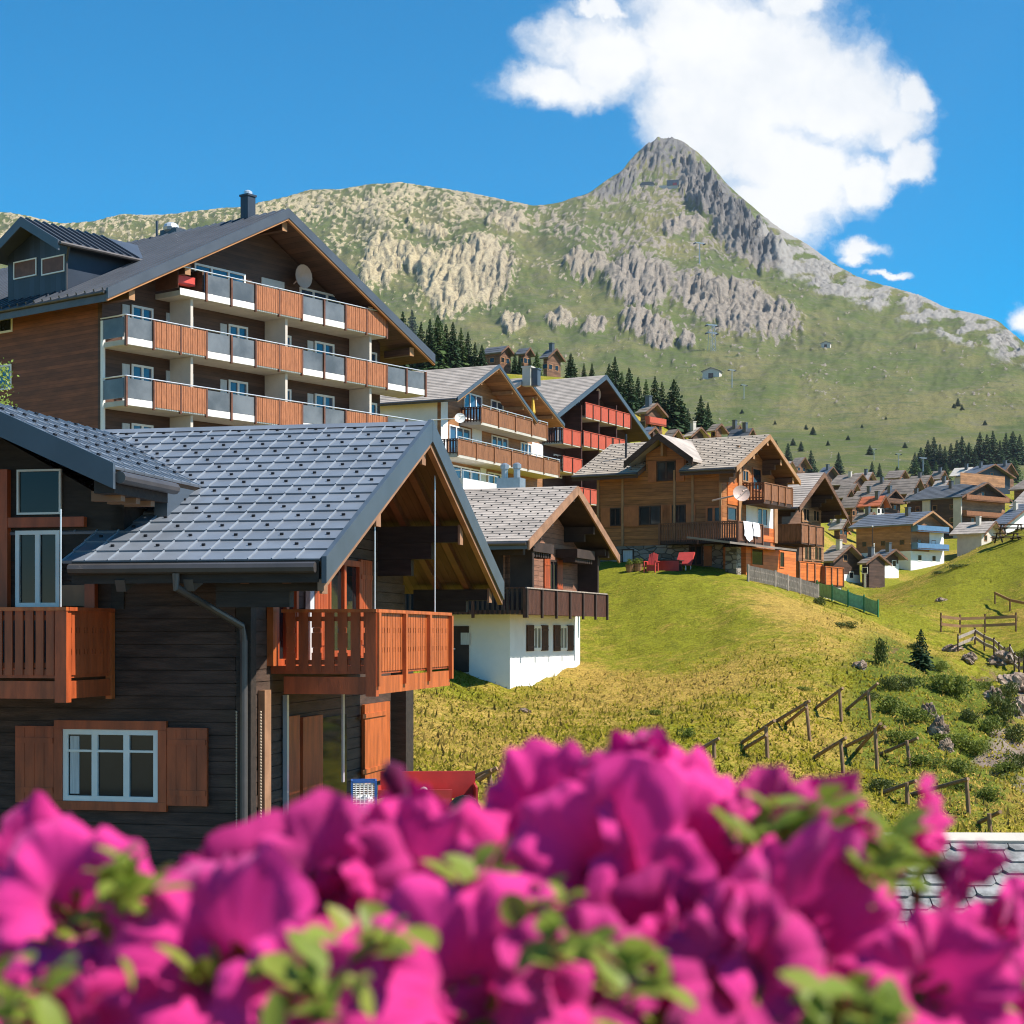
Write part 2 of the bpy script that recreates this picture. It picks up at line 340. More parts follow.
def build_ground():
    px = np.concatenate([np.linspace(-2600,-340,24), np.linspace(-300,380,120), np.linspace(384,1110,300), np.linspace(1130,3000,40)])
    Y = np.concatenate([np.linspace(1.2,26,26), np.geomspace(27,150,330), np.geomspace(152,600,110)])
    PX, YY = np.meshgrid(px, Y)
    PXc = np.clip(PX, -350, 1500)
    Z = ground_np(PXc, np.clip(YY, 4, 480)); X = (PX-512)/FPX*YY
    Z = np.where(YY > 430, Z-(YY-430)*.25, Z)
    v = np.stack([X, YY, Z], -1).reshape(-1,3); r, c = PX.shape
    i = np.arange(r*c).reshape(r, c)
    f = np.stack([i[:-1,:-1], i[:-1,1:], i[1:,1:], i[1:,:-1]], -1).reshape(-1,4)
    x, y = X.ravel(), YY.ravel(); p = PX.ravel()
    dry = .40+.85*fbm(x/11, y/14, 4, 3) + .25*fbm(x/2.6, y/3, 3, 4)
    # the slope below the white chalet and around the snow posts is dry, the knoll top is mown green
    def blob(cx, cy, rx, ry): return np.exp(-(((p-cx)/rx)**2+((y-cy)/ry)**2))
    dry += .40*blob(520,52,120,14)+.45*blob(780,60,80,12)+.35*blob(620,66,70,10)+.3*blob(810,92,60,14)-.45*blob(640,98,110,16)-.3*blob(960,118,120,12)+.15*blob(960,104,90,8)
    lush = blob(930,60,80,18)*1.25+blob(900,74,46,16)*1.1+blob(985,66,50,16)*.8+.25*blob(560,56,80,10)+.45*fbm(x/6, y/7, 4, 12)
    bare = np.clip(fbm(x/5, y/6, 4, 21)*1.6-.35, 0, 1)*np.clip((p-700)/150, 0, 1)*np.clip((100-y)/20, 0, 1)
    bare = bare + np.clip((p-950)/50, 0, 1)*np.clip((96-y)/14,0,1)*np.clip((y-48)/10,0,1)*np.clip(.6+fbm(x/3,y/4,4,33)*1.5,0,1)
    yard = np.clip((34-y)/6, 0, 1)
    m, g, b = new_mat('meadow')
    geo = g.n('ShaderNodeNewGeometry').outputs['Position']
    n1 = g.noise(geo, 1.4, 6, .65); n2 = g.noise(geo, 9.0, 4, .7)
    d = g.m('ADD', g.attr('dry'), g.m('MULTIPLY_ADD', n1, 1.7, -.85)); d = g.m('ADD', d, g.m('MULTIPLY_ADD', n2, .7, -.35))
    c = g.mix(g.ss(d, .18, .85), (.215,.215,.016,1), (.41,.275,.060,1))
    l = g.m('ADD', g.attr('lush'), g.m('MULTIPLY_ADD', n1, 1.3, -.65))
    c = g.mix(g.ss(l, .35, 1.0), c, (.125,.150,.018,1))
    n3 = g.noise(geo, .55, 5, .65, .6)
    c = g.mix(g.m('MULTIPLY', g.ss(n3, .54, .68), .6), c, (.130,.140,.016,1))
    c = g.mix(g.m('MULTIPLY', g.ss(g.m('ADD', n3, g.m('MULTIPLY', g.attr('bare'), .12)), .60, .72), g.m('MULTIPLY', g.attr('heath'), .7)), c, (.20,.105,.065,1))
    n4 = g.noise(geo, 3.2, 5, .7); tn = g.mix(g.ss(g.m('ADD', g.m('MULTIPLY', n2, .5), g.m('MULTIPLY', n4, .5)), .30, .68), (.42,.42,.40,1), (1.36,1.34,1.36,1)); c = g.mix(1.0, c, tn, 'MULTIPLY')
    br = g.m('ADD', g.attr('bare'), g.m('MULTIPLY_ADD', n2, .8, -.4))
    c = g.mix(g.ss(br, .42, .75), c, g.mix(n1, (.17,.115,.075,1), (.33,.27,.23,1)))
    c = g.mix(g.attr('yard'), c, g.mix(n1, (.16,.13,.10,1), (.10,.11,.04,1)))
    g.L.new(c, b.inputs['Base Color']); b.inputs['Roughness'].default_value = .95; b.inputs['Specular IOR Level'].default_value = .1
    bp = g.n('ShaderNodeBump', {'Strength':.8,'Distance':.12,'Height':g.m('ADD', n2, g.m('MULTIPLY', g.noise(geo, 30, 3), .5))})
    g.L.new(bp.outputs[0], b.inputs['Normal'])
    o = np_obj('ground', v, f, m, attrs={'dry':dry,'lush':lush,'bare':bare,'yard':yard,'heath':np.clip((p-740)/80,0,1)*np.clip((125-y)/20,0,1)})
    tag(o, kind='structure', label='grassy hillside and village ground under the chalets', cat='ground')
build_ground()

def build_grass():
    """short tussocks over the knoll and the banks: far too many to count"""
    rng = np.random.default_rng(3)
    n = 190000
    px = rng.uniform(395, 1040, n); t = rng.uniform(0, 1, n)
    Y = 36*(140/36)**(t**.8)
    keep = rng.uniform(0,1,n) < np.clip(.25+.9*(.5+fbm(px/25, np.log(Y)*14, 3, 44)), 0, 1)
    px, Y = px[keep], Y[keep]; n = len(px)
    z = ground_np(px, Y); x = (px-512)/FPX*Y
    dry = .40+.85*fbm(x/11, Y/14, 4, 3)+rng.normal(0,.2,n)
    h = rng.uniform(.03,.09,n)*(1+1.6*(rng.uniform(0,1,n) > .96)); w = rng.uniform(.02,.05,n)
    k_ = 1+.45*np.clip((84-Y)/16, 0, 1); h = h*k_; w = w*k_
    # keep the lawn before the golden chalet mown short
    h = np.where((px < 800) & (Y > 78), h*.45, h)
    a = rng.uniform(0, 2*np.pi, n); lean = rng.normal(0,.07,(n,2))
    dx, dy = np.cos(a)*w, np.sin(a)*w
    v = np.empty((n,3,3)); z = z-.02
    v[:,0] = np.stack([x-dx, Y-dy, z], -1); v[:,1] = np.stack([x+dx, Y+dy, z], -1); v[:,2] = np.stack([x+lean[:,0], Y+lean[:,1], z+h], -1)
    m, g, b = new_mat('grass blades')
    c = g.mix(g.ss(g.attr('tint'), .2, .95), (.25,.235,.018,1), (.50,.35,.095,1))
    g.L.new(c, b.inputs['Base Color']); b.inputs['Roughness'].default_value = .8; b.inputs['Specular IOR Level'].default_value = .1
    up = g.n('ShaderNodeCombineXYZ', {0:0.0,1:-.15,2:1.0}).outputs[0]; g.L.new(up, b.inputs['Normal'])
    tr = g.n('ShaderNodeBsdfTranslucent', {'Color':c}); mx = g.n('ShaderNodeMixShader', {0:.45,1:b.outputs[0],2:tr.outputs[0]})
    g.L.new(mx.outputs[0], g.N['Material Output'].inputs[0])
    o = np_obj('grass', v.reshape(-1,3), np.arange(n*3).reshape(-1,3), m, False, {'tint':np.repeat(dry,3)})
    tag(o, 'short green and straw coloured grass over the hillside', 'grass', kind='stuff')
build_grass()

# ---------------------------------------------------------------- mountain
SKY = np.array([(-420,240),(-150,226),(0,212),(25,216),(60,223),(95,221),(125,214),(160,216),(200,210),(250,206),(285,196),(310,190),(340,189),(370,184),(400,183),(420,185),(445,189),(470,192),(500,200),(535,206),(560,203),(588,194),(600,185),(612,177),(622,172),(630,161),(638,152),(648,145),(656,140.5),(664,138),(672,138.5),(682,142),(692,149),(702,156),(712,166),(724,182),(745,200),(762,215),(783,231),(815,250),(837,266),(860,278),(892,288),(920,296),(945,308),(975,314),(998,321),(1012,333),(1030,347),(1100,385),(1200,420),(1500,450)], float)
def build_mountain():
    px = np.concatenate([np.linspace(-420,-60,70), np.arange(-58,1060,1.6), np.linspace(1064,1500,60)])
    sky = np.interp(px, SKY[:,0], SKY[:,1]); kw = np.exp(-.5*(np.arange(-4,5)/2.0)**2); kw /= kw.sum()
    sky = np.convolve(np.pad(sky,4,mode='edge'), kw, 'valid')
    NR = 330; q = np.linspace(0, 1, NR)[:,None]
    base = 560.0
    def masks(PX, PY):
        wx = PX+9*fbm(PX/22, PY/22, 3, 61); wy = PY+9*fbm(PX/22, PY/22, 3, 62)
        def union(L, soft=2.2):
            r = np.zeros_like(PX)
            for (cx, cy, rx, ry, rot) in L:
                c, sn = math.cos(rot), math.sin(rot); dx, dy = wx-cx, wy-cy
                u = (dx*c+dy*sn)/rx; w = (-dx*sn+dy*c)/ry
                r = np.maximum(r, np.clip((1.25-np.sqrt(u*u+w*w))*soft, 0, 1))
            return r
        cliff = union([(468,278,52,34,-.5),(382,264,20,26,.3),(418,262,24,14,.5),(585,268,26,13,.1),(640,283,34,26,.35),(735,308,68,27,.33),(512,325,13,8,.2),(562,322,14,9,0),(594,328,10,8,0),(648,328,26,11,.3),
                       (662,340,13,9,.4),(688,342,10,8,0),(508,222,20,9,.2),(430,232,18,8,.2),(745,240,50,18,.7),(702,195,36,13,.85),(684,228,22,8,.25)])
        peak = union([(662,158,46,25,0),(712,200,48,20,.8),(610,192,26,8,-.35),(748,238,40,14,.65),(622,184,22,10,-.5)], 1.3)
        return wx, wy, cliff, peak
    # smooth lie of the land: distance as a function of direction, on a regular grid of sight lines
    pyr = np.arange(base, 118, -1.4); GX, GY = np.meshgrid(px, pyr)
    _, _, cl, pk = masks(GX, GY)
    view = (HOR-GY)/FPX; alt = np.clip((470-GY)/250, 0, 1)
    rise = .075+.075*alt+.05*np.clip((330-GY)/80, 0, 1)+.42*cl+.10*pk+.09*np.maximum(fbm(GX/80, GY/34, 3, 81), -.35)*(1-cl)
    G = 1.4/FPX/np.maximum(rise, .05)
    lnY = math.log(455.)+np.cumsum(G, axis=0)-G[:1]
    kx = np.arange(-60, 61)*1.6
    for sg in (15, 7):
        kw = np.exp(-.5*(kx/sg)**2); kw /= kw.sum(); pd = np.pad(lnY, ((0,0),(60,60)), mode='edge')
        lnY = np.stack([np.convolve(pd[i], kw, 'valid') for i in range(len(pyr))], 0)
    # cliffs are steps in one common slope: above each step the ground falls back to the general lie
    def blur(A, sg, ax):
        n = int(sg*2.5)+1; kk = np.exp(-.5*(np.arange(-n,n+1)/sg)**2); kk /= kk.sum()
        return np.apply_along_axis(lambda v: np.convolve(np.pad(v, n, mode='edge'), kk, 'valid'), ax, A)
    bs_ = blur(lnY, 130, 1); dv = lnY-bs_; dv = dv-blur(dv, 26, 0)
    lnY = bs_+.75*dv
    print('mountain distance', np.exp(lnY[0].mean()), np.exp(lnY[-1].mean()))
    PX = np.broadcast_to(px, (NR, len(px))).copy(); PY = base+(sky-base)[None]*q
    Y = np.stack([np.exp(np.interp(-PY[:,j], -pyr, lnY[:,j])) for j in range(len(px))], 1)
    wx, wy, cliff, peak = masks(PX, PY)
    alt = np.clip((470-PY)/250, 0, 1)
    line = 291+(PX-780)*.36
    scree = np.clip((line-wy)/22, 0, 1)*np.clip((PX-738)/40, 0, 1)
    pat = fbm(PX/26, PY/11, 4, 71)
    scree = scree*np.clip(.66+2.1*pat, 0, 1)
    # relief
    r1 = fbm(PX/46, PY/26, 4, 91); r2 = fbm(PX/12, PY/8, 4, 92, True); r3 = fbm(PX/3.6, PY/2.6, 3, 93, True)
    w1 = 15*fbm(PX/24, PY/24, 3, 191); w2 = 12*fbm(PX/20, PY/20, 3, 192)
    strat = fbm((PX+w1*.6)/11+PY/50, (PY+w2)/34, 5, 94, True)+.5*fbm(PX/26, PY/20, 3, 194); strat2 = fbm((PX+w1*.5)/4.0, (PY+w2)/11, 4, 96, True)
    spk = fbm(PX/6.0, PY/3.4, 4, 95); spk2 = fbm(PX/2.6, PY/1.8, 3, 97)
    dens = .02-.07*np.clip((PY-370)/40,0,1)+.36*np.clip((620-PX)/160, 0, 1)*np.clip((262-PY)/50, 0, 1)+.24*np.clip((290-PY)/60,0,1)*np.clip((760-PX)/60,0,1)*np.clip((PX-520)/80,0,1)+.10*np.clip((330-PY)/80,0,1)
    dens += .10*np.exp(-(((PX-690)/70)**2+((PY-345)/22)**2))
    big = fbm(PX/50, PY/26, 3, 98)
    rk = np.clip((spk*.9+spk2*.6+dens*1.1+big*.5-.36)*3.2, 0, 1)
    cliffn = np.clip(cliff*1.25+1.0*spk+.7*spk2+.35*strat2-.36, 0, 1)
    rock = np.clip(np.maximum(np.maximum(cliffn, rk), peak*np.clip(.88+1.5*spk+.9*spk2, 0, 1)), 0, 1)
    crev_shade = np.clip(-(strat*.6+strat2*.55)-.05, 0, 1)*np.clip(cliff+peak*.9+.3*rk,0,1)*2.4
    crev_shade = np.clip(crev_shade, 0, 1)
    h = 4.5*r1*(.3+alt) + (cliff*4.6+peak*3.4)*strat + (cliff*3.2+peak*3.0)*strat2 + np.maximum(rk,peak*.8)*(1-.5*cliff)*(1.5*r2+1.5*r3) + .55*r2*(1-rk) + 2.6*scree*r3
    h = h*(Y/1000)*np.clip((470-PY)/70, .06, 1)
    edge = np.clip((PY-sky[None])/10, 0, 1)*.8+.2
    V = np.stack([(PX-512)/FPX*Y, Y, (HOR-PY)/FPX*Y+h*edge], -1)
    # back side falls away behind the crest
    back = [V]
    top = V[-1]
    for k, (dy, dz) in enumerate(((14,3),(60,40),(400,290))):
        bk = top.copy(); bk[:,1] += dy; bk[:,0] *= (top[:,1]+dy)/top[:,1]; bk[:,2] -= dz; back.append(bk[None])
    V = np.concatenate(back, 0); r, c = V.shape[:2]
    i = np.arange(r*c).reshape(r, c)
    f = np.stack([i[:-1,:-1], i[:-1,1:], i[1:,1:], i[1:,:-1]], -1).reshape(-1,4)
    def pad(a): return np.concatenate([a]+[a[-1:]]*3, 0)
    dryg = np.clip(.45+.9*fbm(PX/70, PY/16, 4, 51)+.35*np.exp(-((PY-410)/14)**2)*(PX > 780), 0, 1)
    warm = np.clip((620-PX)/200, 0, 1)
    grey = np.clip(peak+.7*scree*(PX > 740)+.6*np.clip((PX-700)/60,0,1)*np.clip((300-PY)/60,0,1), 0, 1)
    m, g, b = new_mat('mountainside')
    geo = g.n('ShaderNodeNewGeometry').outputs['Position']
    n1 = g.noise(geo, .10, 6, .65); n2 = g.noise(geo, .55, 5, .7); n3 = g.noise(geo, .025, 4, .6)
    gr = g.mix(g.ss(g.m('ADD', g.attr('dry'), g.m('MULTIPLY_ADD', n1, 1.1, -.55)), .2, .9), (.098,.120,.028,1), (.205,.175,.066,1))
    gr = g.mix(g.ss(n2, .46, .64), gr, (.062,.085,.022,1))
    gr = g.mix(g.ss(n3, .55, .7), gr, (.075,.095,.03,1))
    gr = g.mix(g.m('MULTIPLY', g.ss(g.noise(geo, .07, 6, .7), .48, .64), .65), gr, (.135,.125,.085,1))
    rc = g.mix(g.ss(n2, .3, .7), (.165,.14,.112,1), (.34,.29,.235,1))
    rw = g.mix(g.ss(n2, .3, .7), (.25,.20,.115,1), (.58,.48,.29,1))
    rc = g.mix(g.attr('warm'), rc, rw)
    rgy = g.mix(g.ss(n2, .3, .7), (.085,.08,.076,1), (.21,.197,.185,1))
    rc = g.mix(g.attr('grey'), rc, rgy)
    # lichen streaks, then crevice shade painted into the rock colour
    rc = g.mix(g.m('MULTIPLY', g.ss(n1, .48, .66), .6), rc, (.095,.085,.07,1))
    rc = g.mix(g.m('MULTIPLY', g.attr('crev_shade'), .75), rc, (.055,.055,.045,1))
    rf = g.ss(g.m('ADD', g.attr('rock'), g.m('MULTIPLY_ADD', n2, .9, -.45)), .35, .62)
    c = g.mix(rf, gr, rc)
    sf = g.ss(g.m('ADD', g.attr('scree'), g.m('MULTIPLY_ADD', n2, .9, -.45)), .35, .7)
    c = g.mix(sf, c, g.mix(n1, (.20,.185,.165,1), (.35,.325,.29,1)))
    g.L.new(c, b.inputs['Base Color']); b.inputs['Roughness'].default_value = .95; b.inputs['Specular IOR Level'].default_value = .1
    bp = g.n('ShaderNodeBump', {'Strength':.9,'Distance':1.1,'Height':g.m('ADD', n2, g.m('MULTIPLY', g.noise(geo, 1.6, 3), .6))})
    g.L.new(bp.outputs[0], b.inputs['Normal'])
    o = np_obj('mountain', V.reshape(-1,3), f, m, True, {'rock':pad(rock),'crev_shade':pad(crev_shade),'scree':pad(scree),'dry':pad(dryg),'warm':pad(warm),'grey':pad(grey)})
    tag(o, kind='structure', label='rocky green mountain with one sharp grey peak', cat='mountain')
    return PX, PY, Y
MPX, MPY, MY = build_mountain()
def mhit(px, py):
    j = int(np.argmin(np.abs(MPX[0]-px))); i = int(np.argmin(np.abs(MPY[:,j]-py)))
    Y = float(MY[i,j]); return at(px, py, Y)
def anyhit(px, py):
    g = hit(px, py, 60, 430)
    d = abs((HOR-py)/FPX*g.y-g.z)
    mpt = mhit(px, py)
    return g if d < 1.0 and g.y < mpt.y else mpt
# ---------------------------------------------------------------- chalet kit
# local axes of a house: x = along the ridge (+x out of the gable), y = along the gable (away from the camera), z up
def dish(mb, c, nrm, r, depth=.22, n=18):
    """shallow bowl, centre c, looking along nrm"""
    c = Vector(c); d = Vector(nrm).normalized(); x = d.orthogonal().normalized(); y = d.cross(x); vs = []; R_ = (0,.35,.7,1.0)
    for off in (0, -.02):
        vs.append(c+d*off)
        for q in R_[1:]: vs += [c+d*(off+depth*r*q*q)+(x*math.cos(2*math.pi*k/n)+y*math.sin(2*math.pi*k/n))*(r*q) for k in range(n)]
    h = 1+3*n; fs = []
    for o in (0, h):
        fs += [(o,o+1+k,o+1+(k+1)%n) for k in range(n)]
        for i in range(2): fs += [(o+1+i*n+k,o+1+(i+1)*n+k,o+1+(i+1)*n+(k+1)%n,o+1+i*n+(k+1)%n) for k in range(n)]
    fs += [(1+2*n+k,h+1+2*n+k,h+1+2*n+(k+1)%n,1+2*n+(k+1)%n) for k in range(n)]
    mb.add(vs, fs); mb.tube([c+d*depth*r-x*r*.9, c+d*r*.9], .02, 5); mb.ball(tuple(c+d*r*.9), .06, n=6, k=4)
class House:
    def __init__(s, name, px0, Y0, vpR, zb, W=None, pxf=None, L=None, pxl=None, ze=None, zr=None, pye=None, pya=None, apex=None, label='', cat='chalet', group=None, ova=1.2, ovb=1.0):
        vx = (vpR-512)/FPX; k = math.hypot(vx, 1)
        s.v = Vector((vx/k, 1/k, 0)); s.u = Vector((s.v.y, -s.v.x, 0))
        s.O = Vector(((px0-512)/FPX*Y0, Y0, 0)); s.zb = zb
        s.T = empty(name, (s.O.x, s.O.y, zb), math.atan2(s.u.y, s.u.x), label=label, cat=cat, group=group)
        s.W = W if W else s.gab(pxf, 0, 0)[0]
        s.L = L if L else -s.fro(pxl, 0, 0)[0]
        s.ze = ze if ze is not None else (HOR-pye)/FPX*Y0
        s.half = apex if apex else s.W/2
        s.zr = zr if zr is not None else (HOR-pya)/FPX*(Y0+s.v.y*s.half)
        s.ova, s.ovb = ova, ovb
    # image point -> local coordinates on a plane x=a (gable side) or y=b (long side); z is absolute height, use s.lz for local
    def gab(s, px, py, a):
        d = Vector(((px-512)/FPX, 1, (HOR-py)/FPX)); t = (a+s.O.dot(s.u))/d.dot(s.u); P = d*t
        return (P-s.O).dot(s.v), P.z
    def fro(s, px, py, b):
        d = Vector(((px-512)/FPX, 1, (HOR-py)/FPX)); t = (b+s.O.dot(s.v))/d.dot(s.v); P = d*t
        return (P-s.O).dot(s.u), P.z
    def l(s, a, b, z): return (a, b, z-s.zb)
    def roofz(s, b): return s.zr-(s.zr-s.ze)*abs(b-s.half)/s.half if b < s.half else s.zr-(s.zr-s.ze)*abs(b-s.half)/(s.W-s.half if s.W-s.half > .1 else s.half)
    def px(s, side, off):
        """plane mapper: (along, out, z_abs) -> local"""
        if side == 'g': return lambda c, n, z: (off+n, c, z-s.zb)
        if side == 'f': return lambda c, n, z: (c, off-n, z-s.zb)
        if side == 'k': return lambda c, n, z: (c, off+n, z-s.zb)
    def pick(s, side, px, py, off): return s.gab(px, py, off) if side == 'g' else s.fro(px, py, off)
    def bx(s, mb, side, off, c0, c1, n0, n1, z0, z1, m=0):
        f = s.px(side, off); p = f(c0, n0, z0); q = f(c1, n1, z1)
        mb.box(p[0], q[0], p[1], q[1], p[2], q[2], m)
    def build_walls(s, mat, mat_g=None, b0=None, b1=None, a0=None, a1=None, zb=None, thick=.3, name='wall', gap=.30):
        b0 = s.ovb if b0 is None else b0; b1 = s.W-s.ovb if b1 is None else b1
        a0 = -s.L+s.ova if a0 is None else a0; a1 = -s.ova if a1 is None else a1
        zb = s.zb if zb is None else zb
        s.wa, s.wb, s.wa0, s.wb1 = a1, b0, a0, b1
        mb = MB()
        def pent(a, e):
            P = [s.l(a,b0,zb), s.l(a,b1,zb), s.l(a,b1,s.roofz(b1)-gap)]
            if b0 < s.half < b1: P.append(s.l(a,s.half,s.zr-gap))
            P.append(s.l(a,b0,s.roofz(b0)-gap))
            mb.prism(P, (e,0,0))
        pent(a1, -thick); mb.build(name, mat_g or mat, s.T)
        mb = MB()
        mb.box(*(s.l(a0,b0,0)[0], a1-thick-.004), b0, b0+thick, zb-s.zb, s.roofz(b0)-gap-s.zb)
        mb.build(name, mat, s.T)
        mb = MB()
        mb.box(a0, a1-thick-.004, b1-thick, b1, zb-s.zb, s.roofz(b1)-gap-s.zb)
        P = [s.l(a0-.004,b0+thick+.004,zb), s.l(a0-.004,b1-thick-.004,zb), s.l(a0-.004,b1-thick-.004,s.roofz(b1-thick)-gap), s.l(a0-.004,s.half,s.zr-gap), s.l(a0-.004,b0+thick+.004,s.roofz(b0+thick)-gap)]
        mb.prism(P, (thick,0,0)); mb.build(name, mat, s.T)
    def build_roof(s, mat, row=.35, col=None, hooks=None, ribs=0, thick=.20, a0=None, a1=0.0, soffit=None, name='roof', cap=True, lift=.028, cut=None):
        """two slopes, each a slab with courses lapping over one another; hooks: snow hook mesh on every nth tile"""
        a0 = -s.L if a0 is None else a0; rnd = random.Random(5)
        mb = MB(); hk = MB()
        for side in (0, 1):
            be = getattr(s,'nb',0.0) if side == 0 else s.W; zev = getattr(s,'nz',s.ze) if side == 0 else s.ze; Eb = s.half-be
            S = math.hypot(Eb, s.zr-zev); e = Vector((0, Eb/S, (s.zr-zev)/S)); nn = Vector((0, -e.z, e.y)) if side == 0 else Vector((0, e.z, -e.y))
            if nn.z < 0: nn = -nn
            org = Vector((0, be, zev-s.zb))
            # slab
            poly = [org+Vector((a0,0,0)), org+Vector((a1,0,0)), org+e*S+Vector((a1,0,0)), org+e*S+Vector((a0,0,0))]
            def sl(x0, x1, s0): mb.prism([p-nn*.004 for p in (org+e*s0+Vector((x0,0,0)), org+e*s0+Vector((x1,0,0)), org+e*S+Vector((x1,0,0)), org+e*S+Vector((x0,0,0)))], -nn*thick, 1 if soffit else 0)
            if cut and side == 0: sl(a0, cut[0], 0); sl(cut[1], a1, 0); sl(cut[0]+.001, cut[1]-.001, cut[2])
            else: sl(a0, a1, 0)
            n = max(2, round(S/row)); hrow = S/n
            m = max(1, round((a1-a0)/col)) if col else 1; w = (a1-a0)/m
            for i in range(n):
                for j in range(m):
                    x0 = a0+j*w; x1 = x0+w-(.008 if col else 0)
                    if cut and side == 0 and (i+.9)*hrow < cut[2] and cut[0] < (x0+x1)/2 < cut[1]: continue
                    t0 = rnd.uniform(-.002,.002) if col else 0; t1 = rnd.uniform(-.002,.002) if col else 0
                    lo = org+e*(i*hrow-.02); hi = org+e*min(S, (i+1)*hrow+.01)
                    A = lo+Vector((x0,0,0))+nn*(lift+t0); B = lo+Vector((x1,0,0))+nn*(lift+t1)
                    C = hi+Vector((x1,0,0))+nn*.004; D = hi+Vector((x0,0,0))+nn*.004
                    A2 = A-nn*(lift+.01); B2 = B-nn*(lift+.01)
                    mb.add([A,B,C,D,A2,B2], [(0,1,2,3),(4,5,1,0),(1,5,2),(0,3,4)])
                    if ribs and j > 0:
                        P = lo+Vector((x0-.004,0,0)); Q = hi+Vector((x0-.004,0,0))
                        r = ribs/2; hh = nn*(lift+ribs)
                        mb.add([P+Vector((-r,0,0)),P+Vector((r,0,0)),P+Vector((r,0,0))+hh,P+Vector((-r,0,0))+hh,Q+Vector((-r,0,0)),Q+Vector((r,0,0)),Q+Vector((r,0,0))+hh*.6,Q+Vector((-r,0,0))+hh*.6],
                               [(0,1,2,3),(1,5,6,2),(2,6,7,3),(3,7,4,0)], 3)
                    if hooks and side == 0 and (j+hooks[1]*i) % hooks[0] == 0 and i > 0:
                        c = lo+e*(hrow*.42)+Vector((x0+w*.5,0,0)); hs = hooks[2]
                        q = [c+Vector((-hs,0,0)), c+Vector((hs,0,0)), c+Vector((hs,0,0))+e*hs*1.2, c+Vector((-hs,0,0))+e*hs*1.2]
                        mb.prism([p+nn*.01 for p in q], nn*hs*1.7, 2)
        r = mb.build(name, [mat, soffit or mat, MAT['hook'], MAT['rib']], s.T); s.R = r
        if cap:
            cb = MB(); h = s.l(0, s.half, s.zr)[2]; wc = .16; sl = (s.zr-s.ze)/s.half*wc
            cb.prism([(a0-.01, s.half-wc, h-sl+.035), (a0-.01, s.half, h+.05), (a0-.01, s.half+wc, h-sl+.035), (a0-.01, s.half, h-.02)], (a1-a0+.02,0,0)); cb.build('ridge_cap', mat, r)
        return r
    def barge(s, mat, depth=.30, t=.06, a=0.0, drop=.03, under=None, name='barge_board', far=True):
        for side in (0, 1):
            be = getattr(s,'nb',0)-.05 if side == 0 else s.W+.05
            zz = (getattr(s,'nz',s.ze) if side == 0 else s.ze)-(s.zr-s.ze)/s.half*.05
            mb = MB(); f = .0
            P = [(a+.003, be, zz-s.zb+drop), (a+.003, s.half+f, s.zr-s.zb+drop), (a+.003, s.half+f, s.zr-s.zb+drop-depth), (a+.003, be, zz-s.zb+drop-depth)]
            mb.prism(P, (t+side*.004,0,0)); mb.build(name, mat, s.T)
            if under:
                mb = MB()
                P = [(a-.06, be+.02, zz-s.zb+drop-depth+.05), (a-.06, s.half, s.zr-s.zb+drop-depth+.05), (a-.06, s.half, s.zr-s.zb+drop-depth-.10), (a-.06, be+.02, zz-s.zb+drop-depth-.10)]
                mb.prism(P, (t+.02+side*.004,0,0)); mb.build('barge_trim', under, s.T)
    def eave(s, mat, a0=None, a1=0.0, gut=True, h=.22, cut=None):
        a0 = -s.L if a0 is None else a0
        if cut: s.eave(mat, a0, cut[0], gut, h); s.eave(mat, cut[1], a1, gut, h); return
        mb = MB(); mb.box(a0, a1-.02, -.03, .03, s.ze-s.zb-h, s.ze-s.zb+.0)
        mb.build('eave_board', mat, s.T)
        if gut:
            mb = MB(); pts = [(a0, -.10, s.ze-s.zb-.10), (a1-.05, -.10, s.ze-s.zb-.10)]
            mb.tube(pts, .075, 8); mb.build('gutter', MAT['gutter'], s.T)
    def purlin(s, bs, a0, a1, w=.22, h=.26, mat=None, drop=.30, tip=None, corbel=0):
        for b in bs:
            mb = MB(); z = s.roofz(b)-drop-s.zb
            mb.box(a0, a1, b-w/2, b+w/2, z-h, z)
            for k in range(corbel): mb.box(a0, a1-(a1-a0)*(.30+.22*k), b-w/2+.01, b+w/2-.01, z-h*(k+2), z-h*(k+1)-.004)
            o = mb.build('purlin', mat or MAT['a_beam'], s.T)
            if tip:
                mb = MB(); mb.box(a1-.02, a1+.02, b-w/2-.02, b+w/2+.02, z-h-.04, z+.02); mb.build('end_board', tip, o)
    def rafters(s, mat, step=.9, a0=-1.2, a1=-.05, w=.09, h=.14, drop=.24):
        pass
    def win(s, side, off, c0, c1, z0, z1, glass='dark_glass', frame='white', fw=.07, mull=1, trans=0, depth=.05, shut=None, sw=None, casing=None, cw=.10, open_=0, name='window'):
        if c0 > c1: c0, c1 = c1, c0
        if z0 > z1: z0, z1 = z1, z0
        mb = MB()
        for (p, q, r, t) in ((c0,c1,z0,z0+fw),(c0,c1,z1-fw,z1),(c0,c0+fw,z0+fw,z1-fw),(c1-fw,c1,z0+fw,z1-fw)): s.bx(mb, side, off, p, q, .002, depth, r, t)
        for k in range(mull):
            c = c0+(c1-c0)*(k+1)/(mull+1); s.bx(mb, side, off, c-fw*.6, c+fw*.6, .003, depth-.004, z0+fw, z1-fw)
        for k in range(trans):
            z = z1-(z1-z0)*(k+1)*.30; s.bx(mb, side, off, c0+fw, c1-fw, .004, depth-.012, z-fw*.22, z+fw*.22)
        o = mb.build(name, MAT[frame], s.T)
        mb = MB(); s.bx(mb, side, off, c0+fw*.5, c1-fw*.5, .001, .014, z0+fw*.5, z1-fw*.5); mb.build('pane', MAT[glass], o)
